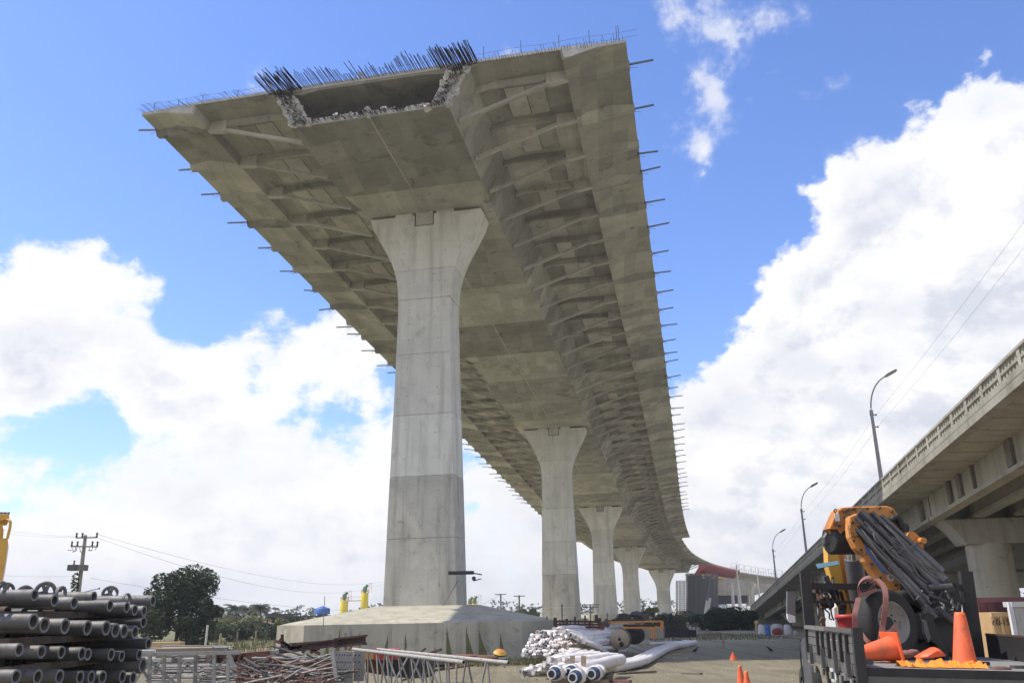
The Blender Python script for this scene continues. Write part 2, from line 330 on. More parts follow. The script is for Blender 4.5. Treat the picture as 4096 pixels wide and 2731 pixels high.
# ---------------------------------------------------------------- mesh builder
class MB:
    def __init__(s): s.v = []; s.f = []; s.sm = []
    def add(s, vs, fs, smooth=False):
        o = len(s.v); s.v += [tuple(v) for v in vs]
        for f in fs: s.f.append(tuple(i + o for i in f)); s.sm.append(smooth)
        return s
    def frame(s, d, upv=None):
        d = Vector(d).normalized()
        u = Vector(upv) if upv else Vector((0, 0, 1))
        if abs(d.dot(u)) > .97 * u.length: u = Vector((1, 0, 0)) if abs(d.x) < .9 else Vector((0, 1, 0))
        x = d.cross(u).normalized(); y = x.cross(d).normalized()
        return d, x, y
    def box(s, c, ax, ay, az_):
        """half-axis vectors"""
        c = Vector(c); ax, ay, az_ = Vector(ax), Vector(ay), Vector(az_)
        vs = [c + i * ax + j * ay + k * az_ for k in (-1, 1) for j in (-1, 1) for i in (-1, 1)]
        return s.add(vs, [(0, 2, 3, 1), (4, 5, 7, 6), (0, 1, 5, 4), (2, 6, 7, 3), (0, 4, 6, 2), (1, 3, 7, 5)])
    def abox(s, x0, x1, y0, y1, z0, z1):
        return s.box(((x0 + x1) / 2, (y0 + y1) / 2, (z0 + z1) / 2), ((x1 - x0) / 2, 0, 0), (0, (y1 - y0) / 2, 0), (0, 0, (z1 - z0) / 2))
    def bar(s, p, q, w, h, upv=None):
        p, q = Vector(p), Vector(q); d, x, y = s.frame(q - p, upv)
        return s.box((p + q) / 2, (q - p) / 2, x * (w / 2), y * (h / 2))
    def tube(s, p, q, r0, r1=None, n=8, caps=True):
        p, q = Vector(p), Vector(q); r1 = r0 if r1 is None else r1
        d, x, y = s.frame(q - p)
        vs = []
        for c, r in ((p, r0), (q, r1)):
            for i in range(n):
                t = 2 * math.pi * i / n; vs.append(c + (x * math.cos(t) + y * math.sin(t)) * r)
        s.add(vs, [(i, (i + 1) % n, n + (i + 1) % n, n + i) for i in range(n)], True)
        if caps: s.add(vs[:n], [tuple(range(n))[::-1]]); s.add(vs[n:], [tuple(range(n))])
        return s
    def path(s, pts, r, n=6, closed=False, flat=None):
        pts = [Vector(p) for p in pts]; m = len(pts)
        vs = []; px = None
        for k, p in enumerate(pts):
            if closed: d = pts[(k + 1) % m] - pts[k - 1]
            else: d = pts[min(k + 1, m - 1)] - pts[max(k - 1, 0)]
            d.normalize()
            if px is None: _, x, y = s.frame(d)
            else:
                x = px - d * px.dot(d)
                if x.length < 1e-5: _, x, y = s.frame(d)
                x.normalize(); y = d.cross(x)
            px = x
            rr = r[k] if isinstance(r, (list, tuple)) else r
            for i in range(n):
                t = 2 * math.pi * i / n
                vs.append(p + x * math.cos(t) * rr + y * math.sin(t) * rr * (flat or 1))
        fs = []
        for k in range(m if closed else m - 1):
            a, b = k * n, ((k + 1) % m) * n
            fs += [(a + i, a + (i + 1) % n, b + (i + 1) % n, b + i) for i in range(n)]
        s.add(vs, fs, True)
        if not closed: s.add(vs[:n], [tuple(range(n))[::-1]]); s.add(vs[-n:], [tuple(range(n))])
        return s
    def pipe(s, p, q, ro, rin, n=16):
        """hollow pipe p->q"""
        p, q = Vector(p), Vector(q); d, x, y = s.frame(q - p)
        vs = []
        for c, r in ((p, ro), (q, ro), (q, rin), (p, rin)):
            for i in range(n):
                t = 2 * math.pi * i / n; vs.append(c + (x * math.cos(t) + y * math.sin(t)) * r)
        fs = [];
        for a, b in ((0, 1), (2, 3)): fs += [(a * n + i, a * n + (i + 1) % n, b * n + (i + 1) % n, b * n + i) for i in range(n)]
        s.add(vs, fs, True)
        fs = []
        for a, b in ((1, 2), (3, 0)): fs += [(a * n + i, a * n + (i + 1) % n, b * n + (i + 1) % n, b * n + i) for i in range(n)]
        s.add(vs, fs, False)
        return s
    def prism(s, poly, back):
        """poly: list of 3D points (planar), extruded by vector back"""
        n = len(poly); back = Vector(back)
        vs = [Vector(p) for p in poly] + [Vector(p) + back for p in poly]
        return s.add(vs, [tuple(range(n)), tuple(range(2 * n - 1, n - 1, -1))] + [(i, n + i, n + (i + 1) % n, (i + 1) % n) for i in range(n)])
    def loft(s, secs, caps=True, closed=True, smooth=False):
        n = len(secs[0]); vs = [Vector(p) for q in secs for p in q]
        fs = []
        for k in range(len(secs) - 1):
            a, b = k * n, (k + 1) * n
            fs += [(a + i, a + (i + 1) % n, b + (i + 1) % n, b + i) for i in range(n if closed else n - 1)]
        s.add(vs, fs, smooth)
        if caps: s.add(vs[:n], [tuple(range(n))[::-1]]); s.add(vs[-n:], [tuple(range(n))])
        return s
    def lathe(s, prof, c, axis=(0, 0, 1), n=16, smooth=True, caps=True):
        c = Vector(c); d, x, y = s.frame(axis)
        secs = [[c + d * h + (x * math.cos(2 * math.pi * i / n) + y * math.sin(2 * math.pi * i / n)) * r for i in range(n)] for r, h in prof]
        return s.loft(secs, caps=caps, smooth=smooth)
    def sphere(s, c, r, n=8, m=5, sc=(1, 1, 1)):
        prof = [(max(.001, math.sin(math.pi * k / m)) * r, -math.cos(math.pi * k / m) * r) for k in range(m + 1)]
        c = Vector(c)
        secs = [[c + Vector((math.cos(2 * math.pi * i / n) * q * sc[0], math.sin(2 * math.pi * i / n) * q * sc[1], h * sc[2])) for i in range(n)] for q, h in prof]
        return s.loft(secs, caps=False, smooth=True)
    def mesh(s, name, mats, off=(0, 0, 0), normals=True):
        me = bpy.data.meshes.new(name)
        ox, oy, oz = off
        me.from_pydata([(x - ox, y - oy, z - oz) for x, y, z in s.v], [], s.f)
        for m_ in (mats if isinstance(mats, (list, tuple)) else [mats]): me.materials.append(MT[m_] if isinstance(m_, str) else m_)
        me.polygons.foreach_set('use_smooth', s.sm)
        if normals and len(s.f) < 60000:
            import bmesh
            bm = bmesh.new(); bm.from_mesh(me); bmesh.ops.recalc_face_normals(bm, faces=bm.faces); bm.to_mesh(me); bm.free()
        me.update()
        return me
def link(name, me, parent=None, loc=None):
    o = bpy.data.objects.new(name, me); COL.objects.link(o)
    if loc is not None: o.location = loc
    if parent is not None: o.parent = parent
    return o
WLOC = {}
def thing(name, label, cat, loc=(0, 0, 0), group=None):
    o = link(name, None); o.location = loc; WLOC[o.name] = Vector(loc); o.empty_display_size = .3
    o['label'] = label; o['category'] = cat
    if group: o['group'] = group
    return o
def part(mb, name, mat, parent, normals=True):
    """world-coordinate mesh under a thing or part"""
    off = WLOC[parent.name]
    o = link(name, mb.mesh(name, mat, off, normals), parent)
    WLOC[o.name] = Vector(off)
    return o
def single(mb, name, mat, label, cat, group=None, loc=None, normals=True):
    if loc is None:
        xs = [v[0] for v in mb.v]; ys = [v[1] for v in mb.v]; zs = [v[2] for v in mb.v]
        loc = ((min(xs) + max(xs)) / 2, (min(ys) + max(ys)) / 2, min(zs))
    o = link(name, mb.mesh(name, mat, loc, normals), None, loc); WLOC[o.name] = Vector(loc)
    o['label'] = label; o['category'] = cat
    if group: o['group'] = group
    return o
def struct(mb, name, mat, kind='structure'):
    o = link(name, mb.mesh(name, mat, normals=False)); o['kind'] = kind
    WLOC[o.name] = Vector((0, 0, 0)); return o
def copy_tree(o, parent=None):
    c = o.copy(); COL.objects.link(c)
    if parent is not None: c.parent = parent
    for ch in [q for q in o.children]: copy_tree(ch, c)
    return c

# ---------------------------------------------------------------- air
hz = MB(); hz.abox(-1500, 1500, -150, 1800, -1.0, 62.0)
hm = bpy.data.materials.new('haze'); hm.use_nodes = True; hm.node_tree.nodes.clear()
pv = hm.node_tree.nodes.new('ShaderNodeVolumePrincipled'); pv.inputs['Density'].default_value = HAZE; pv.inputs['Color'].default_value = (.93, .95, 1, 1); pv.inputs['Anisotropy'].default_value = .2
ho = hm.node_tree.nodes.new('ShaderNodeOutputMaterial'); hm.node_tree.links.new(pv.outputs[0], ho.inputs['Volume'])
o = link('haze', hz.mesh('haze', hm)); o['kind'] = 'stuff'; o['label'] = 'thin bright humid air'
# ---------------------------------------------------------------- ground
def sstep(x, a, b):
    t = min(1, max(0, (x - a) / (b - a))); return t * t * (3 - 2 * t)
def gz(x, y):
    return .85 * (1 - sstep(y, 16, 55))
def gnd(px, py):
    d = ray(px, py); Y = 40.0
    for _ in range(40):
        p = d * (Y / d.y); h = gz(p.x, p.y) - EYE
        Y = .5 * Y + .5 * (h / d.z * d.y) if d.z < -1e-4 else 900
    p = d * (Y / d.y); return Vector((p.x, p.y, gz(p.x, p.y)))
gb = MB()
ysx = [-300, -60, -20, 0, 6, 10, 14] + [16 + 1.5 * i for i in range(27)] + [58, 64, 72, 84, 100, 130, 170, 230, 320, 450, 700, 1200, 2500, 5500]
xsx = [-5500, -2000, -800, -300, -120] + [-60 + 3 * i for i in range(41)] + [120, 300, 800, 2000, 5500]
rg = random.Random(3)
for y in ysx:
    for x in xsx:
        j = rg.uniform(-.05, .05) if (5 < y < 180 and abs(x) < 61) else 0
        gb.v.append((x, y, gz(x, y) + j))
nx = len(xsx)
for j in range(len(ysx) - 1):
    for i in range(nx - 1):
        gb.f.append((j * nx + i, j * nx + i + 1, (j + 1) * nx + i + 1, (j + 1) * nx + i)); gb.sm.append(True)
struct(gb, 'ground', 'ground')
# ================================================================ VIADUCT
TH = (0.19656, 0.02899, -0.04947, 0.02024)
SMAX = 470
_px = [-10.1827]; _py = [54.664]; _st = [0.0]; _th = [TH[0]]
def head(s):
    q = s / 100; return TH[0] + TH[1] * q + TH[2] * q * q + TH[3] * q ** 3
ds = 1.0
for i in range(SMAX):
    h = head(i + .5); _px.append(_px[-1] + math.sin(h) * ds); _py.append(_py[-1] + math.cos(h) * ds)
def deckpt(s, u, drop):
    i = int(min(max(s, 0), SMAX - 1)); f = s - i
    q = s / 100; h = head(s)
    x = _px[i] + (_px[i + 1] - _px[i]) * f; y = _py[i] + (_py[i + 1] - _py[i]) * f
    z = 37.915 - .075 * s + .2949 * q * q - .04873 * q ** 3 + (.03 * (s - 270) if s > 270 else 0)
    b = .0095 - .0073 * q * .5
    return Vector((x + u * math.cos(h), y - u * math.sin(h), z + b * u - drop + EYE))
def dframe(s):
    """local frame matrix at station s (x right, y along, z up)"""
    h = head(s); o = deckpt(s, 0, 0); a = (deckpt(s + .5, 0, 0) - deckpt(s - .5, 0, 0)).normalized() if s > 1 else (deckpt(s + 1, 0, 0) - o).normalized()
    r = (deckpt(s, 1, 0) - o).normalized(); z = r.cross(a).normalized()
    M = Matrix.Identity(4)
    for k in range(3): M[k][0] = r[k]; M[k][1] = a[k]; M[k][2] = z[k]; M[k][3] = o[k]
    return M
S0, SA = 2.397, 5.004
NR_ = 76
SWIDE = 232.0      # the widened deck edge ends here
SEND = 318.0       # concrete ends, red formwork begins
via = thing('viaduct_deck', 'long new concrete box girder deck with strutted wings curving away on tall piers', 'bridge deck', deckpt(0, 0, 0))
vloc = WLOC[via.name]
def sweep(profile, s0, s1, name, mat, n=2, caps=True):
    mb = MB(); secs = []
    for k in range(n + 1):
        s = s0 + (s1 - s0) * k / n
        secs.append([deckpt(s, u, d) for u, d in profile])
    mb.loft(secs, caps=caps)
    return part(mb, name, mat, via)
def wing(sg, edge=19.0):
    T = -.22
    if edge > 18: return [(sg * 19, 0), (sg * 19, T), (sg * 14.3, -.42), (sg * 14.3, -.15), (sg * 14.45, .60), (sg * 14.8, .60), (sg * 15.1, .54), (sg * 16.9, .10)]
    return [(sg * edge, .12), (sg * edge, T), (sg * 14.3, -.42), (sg * 14.3, -.15), (sg * 14.5, .45), (sg * 14.8, .45), (sg * 15.0, .42)]
def innerslab(sg):
    return [(sg * 7.2, .08), (sg * 7.2, -.42), (sg * 14.3, -.42), (sg * 14.3, -.15), (sg * 12.0, -.18), (sg * 9.2, -.18), (sg * 7.9, .05)]
bays = [0.0] + [S0 + SA * k for k in range(NR_)]
bays = [b for b in bays if b < SEND - 2] + [SEND]
for i in range(len(bays) - 1):
    a, b = bays[i], bays[i + 1]
    w = 19.0 if b <= SWIDE + 3 else 16.2
    for sg in (-1, 1):
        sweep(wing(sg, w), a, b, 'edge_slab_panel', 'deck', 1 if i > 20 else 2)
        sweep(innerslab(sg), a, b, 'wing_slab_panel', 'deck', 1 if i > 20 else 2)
TOP = [(-7.2, -.42), (7.2, -.42), (7.2, .10), (5.6, .32), (4.2, .12), (-4.2, .12), (-5.6, .32), (-7.2, .10)]
webR = lambda sg: [(sg * 7.62, .0), (sg * 6.03, 3.09), (sg * 5.35, 3.09), (sg * 6.5, .10)]
botp = [(-6.03, 3.09), (6.03, 3.09), (5.45, 2.72), (-5.45, 2.72)]
k = 0; s = 0.0
segs = []
while s < SEND:
    e = min(s + 10.008, SEND); segs.append((s, e)); s = e
for i, (a, b) in enumerate(segs):
    n = 4 if i < 12 else 3
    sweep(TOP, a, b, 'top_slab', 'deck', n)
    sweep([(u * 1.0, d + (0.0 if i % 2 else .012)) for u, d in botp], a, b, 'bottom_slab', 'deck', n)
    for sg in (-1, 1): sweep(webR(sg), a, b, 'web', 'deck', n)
# centre joint ridge under the box
rb = MB(); rb.loft([[deckpt(s, u, d) for u, d in ((-.06, 3.08), (.06, 3.08), (.06, 3.13), (-.06, 3.13))] for s in [i * 6.0 for i in range(53)]])
part(rb, 'soffit_joint', 'strut', via)
# ribs, brackets, nodes and struts: one of each kind, copied along the deck
def local(mb, name, mat):
    return mb.mesh(name, mat)
def kit(sg):
    K = {}
    m = MB()    # inner rib
    m.loft([[Vector((sg * u, -.17, -z0)), Vector((sg * u, .17, -z0)), Vector((sg * u, .13, -z1)), Vector((sg * u, -.13, -z1))]
            for u, z0, z1 in ((7.5, -.2, .55), (8.4, -.2, .30), (12.8, -.2, .36), (14.45, -.2, .56))])
    K['rib'] = local(m, 'rib', 'deck')
    m = MB()    # outer bracket, flared into the sloping edge plate
    m.loft([[Vector((sg * u, -w0, -z0)), Vector((sg * u, w0, -z0)), Vector((sg * u, w1, -z1)), Vector((sg * u, -w1, -z1))]
            for u, z0, z1, w0, w1 in ((14.55, .3, .66, 1.25, .34), (15.4, .25, .68, 1.25, .30), (17.0, .0, .58, .85, .24), (19.08, -.06, .38, .42, .20))])
    K['bracket'] = local(m, 'bracket', 'deck')
    m = MB()
    m.loft([[Vector((sg * u, -.26, -z0)), Vector((sg * u, .26, -z0)), Vector((sg * u, .21, -z1)), Vector((sg * u, -.21, -z1))]
            for u, z0, z1 in ((12.9, -.2, .78), (13.3, -.2, .84), (14.6, -.2, .61))])
    K['strut_block'] = local(m, 'strut_block', 'strut')
    m = MB(); m.bar((sg * 13.1, 0, -.62), (sg * 6.22, 0, -2.88), .27, .26, (0, 0, 1))
    K['strut'] = local(m, 'strut', 'strut')
    m = MB()    # steel channel sticking out of the edge with loose wires
    m.bar((sg * 18.9, 0, -.10), (sg * 21.0, .0, .02), .10, .12)
    m.tube((sg * 18.9, .12, -.2), (sg * 19.7, .2, -.33), .018, n=4); m.tube((sg * 18.9, -.1, -.2), (sg * 19.6, -.2, -.30), .018, n=4)
    K['edge_beam_stub'] = local(m, 'edge_beam_stub', 'darksteel')
    return K
kits = {1: kit(1), -1: kit(-1)}
iv = Matrix.Translation(vloc).inverted()
for i in range(NR_):
    s = S0 + SA * i
    if s > SEND - 1.5: break
    Mx = iv @ dframe(s)
    for sg in (-1, 1):
        for nm, me in kits[sg].items():
            if nm == 'edge_beam_stub' and s > 165 + (20 if sg > 0 else 0): continue
            if nm == 'bracket' and s > SWIDE: continue
            o = link(nm, me, via); o.matrix_local = Mx @ (Matrix.Translation((0, rnd.uniform(-.1, .1), 0)) @ Matrix.Rotation(rnd.gauss(0, .035), 4, 'Z') @ Matrix.Translation((sg * 18.9, 0, 0)) @ Matrix.Rotation(rnd.gauss(0, .04), 4, 'Y') @ Matrix.Diagonal((rnd.uniform(.72, 1.08), 1, 1, 1)) @ Matrix.Translation((-sg * 18.9, 0, 0)) if nm == 'edge_beam_stub' else Matrix.Identity(4))
            if nm == 'bracket' and s > SWIDE: pass
            WLOC[o.name] = vloc
# precast planks showing as paler raised panels in the bays
pk = {}
for sg in (-1, 1):
    for w, (u0, u1, yl) in enumerate(((9.5, 11.0, 1.75), (11.08, 12.5, 1.75), (15.4, 16.7, 1.3))):
        m = MB()
        if w < 2: m.box((sg * (u0 + u1) / 2, 0, .14), ((u1 - u0) / 2, 0, 0), (0, yl, 0), (0, 0, .05))
        pk[sg, w] = m.mesh('wing_plank', 'strut' if w == 0 else 'deck') if w < 2 else None
for i in range(30):
    s = S0 + SA * (i + .5); Mx = iv @ dframe(s)
    for sg in (-1, 1):
        for w in (0, 1):
            if (i * 7 + w * 3 + sg) % 5 == 0: continue
            o = link('wing_plank', pk[sg, w], via); o.matrix_local = Mx; WLOC[o.name] = vloc
# --- near end: cut faces, end frames, starter bars
def endface(prof, name, t=.06):
    mb = MB()
    mb.prism([deckpt(0, u, d) - adir * .002 for u, d in prof], -adir * t)
    return part(mb, name, 'endface', via)
endface([(-7.62, .05), (-6.03, 3.07), (-4.55, 3.07), (-5.7, .75), (-6.2, .25)], 'web_end_face')
endface([(7.62, .05), (6.03, 3.07), (4.55, 3.07), (5.7, .75), (6.2, .25)], 'web_end_face')
endface([(-4.5, 3.07), (4.5, 3.07), (4.5, 2.62), (2.9, 2.64), (2.7, 2.86), (2.0, 2.88), (1.7, 2.62), (.2, 2.6), (.1, 2.8), (-.7, 2.82), (-.9, 2.55), (-4.5, 2.6)], 'slab_end_face')
endface([(-18.95, .0), (-18.95, -.2), (-14.3, -.4), (14.3, -.4), (18.95, -.2), (18.95, .0), (16.9, .06), (15, .5), (14.6, .5), (14.4, -.18), (8, -.18), (7.3, -.05), (-7.3, -.05), (-8, -.18), (-14.4, -.18), (-14.6, .5), (-15, .5), (-16.9, .06)], 'slab_end_face')
# dark hollow inside the box: a diaphragm a little way in
dm = MB(); dm.loft([[deckpt(s, u, d) for u, d in ((-6.4, .15), (6.4, .15), (5.4, 2.8), (-5.4, 2.8))] for s in (6.0, 6.4)])
part(dm, 'inner_diaphragm', 'deck', via)
# post tension anchors on the web faces
for sg in (-1, 1):
    for (t, v) in ((.12, .3), (.12, .72), (.38, .28), (.40, .72), (.60, .30), (.63, .68), (.84, .3), (.86, .68)):
        u = (7.1 - 1.75 * t) - 1.1 * v * .9 + .25; d = .25 + 2.7 * t
        mb = MB(); c = deckpt(0, sg * u, d); mb.tube(c - adir * .07, c - adir * .30, .14, .12, n=10)
        part(mb, 'anchor_head', 'endface', via)
# heavy starter bars, drawn as individual bars
rr = random.Random(11)
def starter(u, d, L, r, mat, nm, pitch=0, yaw=0):
    p = deckpt(0, u, d)
    q = p - adir * L * math.cos(pitch) + Vector((0, 0, 1)) * L * math.sin(pitch) + rdir * yaw * L
    mb = MB(); mb.tube(p + adir * .1, q, r, n=4); return part(mb, nm, mat, via)
cnt = 0
u = -8.2
while u < 8.3:
    dense = abs(u) > 5.4 and abs(u) < 8.2
    skip = -1.9 < u < -1.2 or .8 < u < 1.3
    if True:
        L = .8 if skip else rr.uniform(1.9, 2.5) if dense else rr.uniform(1.5, 2.1) if (u > 2.2 or u < -.8) else rr.uniform(.9, 1.6)
        for lay in range(2 if dense else 1):
            starter(u + rr.uniform(-.05, .05), -.25 + .14 * lay + rr.uniform(-.03, .03), L + rr.uniform(-.25, .2), .030 if not dense else .036, 'rebar', 'starter_bar', rr.uniform(.0, .16), -.10 + rr.uniform(-.03, .03))
            cnt += 1
    u += .145 if not dense else .125
mb = MB()
for sg in (-1, 1):
    u = 8.4
    while u < 18.9:
        if rr.random() < .93:
            p = deckpt(0, sg * u, -.05 + rr.uniform(-.08, .05)); L = rr.uniform(.55, 1.15) if sg < 0 else rr.uniform(.35, 1.0)
            mb.tube(p, p - adir * L + Vector((0, 0, rr.uniform(.0, .25) * L)) + rdir * (rr.uniform(-.08, .08) - (.25 if sg < 0 else 0)), .017, n=3)
        u += rr.choice((.14, .16, .2, .3))
# bars around the webs and bottom slab
for i in range(230):
    t = rr.random()
    sg = rr.choice((-1, 1)); u = sg * ((7.4 - 1.75 * t) - rr.random() * 1.0); d = .1 + 2.9 * t
    p = deckpt(0, u, d); L = rr.uniform(.25, .8)
    mb.tube(p, p - adir * L + Vector((0, 0, -rr.uniform(.0, .5) * L)) + rdir * rr.uniform(-.15, .15), .022, n=3)
for i in range(170):
    u = rr.uniform(-5.9, 5.9); p = deckpt(0, u, rr.choice((2.98, 2.75)))
    L = rr.uniform(.35, .85); mb.tube(p, p - adir * L + Vector((0, 0, rr.uniform(-.3, .15) * L)) + rdir * rr.uniform(-.2, .2), .024, n=3)
for sg in (-1, 1):
    for i in range(70):
        u = sg * rr.uniform(6.2, 7.6); p = deckpt(0, u, rr.uniform(-.1, .45)); L = rr.uniform(.2, .6)
        mb.tube(p, p - adir * L + Vector((rr.uniform(-.2, .2), 0, rr.uniform(-.3, .3))), .02, n=3)
o = part(mb, 'loose_rebar', 'rebar', via, False); o['kind'] = 'stuff'
# guard cables on posts at the end of the deck
for u in (-18.2, -16.1, -14.0, -11.0, -8.6, -1.3, 8.6, 11.4, 14.2, 16.4, 18.35, 18.5):
    mb = MB(); p = deckpt(.3, u, -.2); mb.tube(p, p + Vector((0, 0, 1.05 if u < 0 else 1.55)), .022, n=5); part(mb, 'guard_post', 'rebar', via)
for dz_ in (.45, .95):
    mb = MB(); mb.path([deckpt(.25, u, -.2 - dz_ - .05 * math.sin(u * 1.3)) for u in [-19.3 + i * 1.15 for i in range(35)]], .012, n=3); part(mb, 'guard_cable', 'thin_rebar', via)
mb = MB(); mb.box(deckpt(.2, -.85, -.85), (.22, 0, 0), (0, .02, 0), (0, 0, .16)); part(mb, 'small_board', 'strut', via)

# broken concrete lumps left along the cut edges
mb = MB()
for q in range(120):
    t_ = rr.random()
    if t_ < .18:
        u, d = rr.uniform(-6.0, 6.0), rr.choice((3.0, 2.62)) + rr.uniform(-.06, .1)
    else:
        w = rr.random(); sg = rr.choice((-1, 1)); u, d = sg * (7.5 - 1.5 * w + rr.choice((0, -1.25)) + rr.uniform(-.1, .1)), .1 + 2.9 * w
    c = deckpt(0, u, d) - adir * rr.uniform(.0, .22); s_ = rr.choice((.05, .07, .1, .16, .26)) * rr.uniform(.8, 1.2)
    A = Vector((rr.uniform(-1, 1), rr.uniform(-1, 1), rr.uniform(-1, 1))).normalized() * s_; B = A.cross(Vector((rr.uniform(-1, 1), 1, rr.uniform(-1, 1)))).normalized() * s_ * rr.uniform(.4, .9)
    mb.box(c, A, B, A.cross(B).normalized() * s_ * rr.uniform(.3, .7))
o = part(mb, 'broken_edge', 'endface', via, False); o['kind'] = 'stuff'
# --- red formwork traveller and the deck beyond
def farbody(s0, s1, name, mat, prof):
    secs = [[deckpt(s0 + (s1 - s0) * k / 6, u, d) for u, d in prof] for k in range(7)]
    return secs
fw = thing('red_formwork', 'long red steel formwork wrapped round the far deck section on scaffolding', 'formwork', deckpt(SEND, 0, 3))
mb = MB(); mb.loft(farbody(SEND + 4, SEND + 50, '', '', ((9.5, .6), (9.5, -.9), (13, -.9), (13.4, -.1), (8.6, 3.4), (7.4, 3.4)))); part(mb, 'form_skin', 'redform', fw)
for i in range(16):
    s = SEND + 5 + i * 2.9; mb = MB(); mb.loft([[deckpt(s + q, u, d) for u, d in ((13.1, -1.2), (13.8, -1.2), (9.0, 3.9), (8.2, 3.9))] for q in (0, .35)]); part(mb, 'form_rib', 'redform', fw)
mb = MB(); mb.loft(farbody(SEND + 4, SEND + 50, '', '', ((8.0, 3.6), (13.8, 3.6), (13.8, 3.9), (8.0, 3.9)))); part(mb, 'walkway', 'yellow', fw)
ef = MB(); ef.prism([deckpt(SEND + .05, u, d) for u, d in ((-7.4, .1), (-6, 3.05), (6.0, 3.05), (7.4, .1), (14, .1), (14, -.25), (-14, -.25), (-14, .1))], dframe(SEND).col[1].to_3d() * .1)
part(ef, 'far_end_face', 'endface', via)
fd = thing('far_deck', 'distant grey deck section continuing to the right behind the red formwork', 'bridge deck', deckpt(SEND + 50, 0, 3))
for i in range(6):
    a = SEND + 50 + i * 17
    mb = MB(); mb.loft([[deckpt(a + 17 * k / 3, u, d) for u, d in ((-14, .1), (-14, -.3), (14, -.3), (14, .1), (8.2, .6), (7.0, 3.1), (-7, 3.1), (-8.2, .6))] for k in range(4)]); part(mb, 'deck_segment', 'ramp', fd)
mb = MB()
for k in range(40):
    s = SEND + 40 + k * 2.6; p = deckpt(s, 13, -.3)
    mb.tube(p, p + Vector((0, 0, rr.uniform(1.6, 3.4))), .07, n=4); q = deckpt(s + 2.6, 13, -.3)
    if k % 4 != 3: mb.tube(p + Vector((0, 0, 1.5)), q + Vector((0, 0, 1.5)), .06, n=4)
    if k % 3 == 0: mb.path([p + Vector((0, 0, 2.6)), p + Vector((1.5, 0, 3.3)), q + Vector((3, 2, 3.2)), q + Vector((3, 2, .5))], .06, n=4)
part(mb, 'edge_scaffold', 'galv', fd, False)

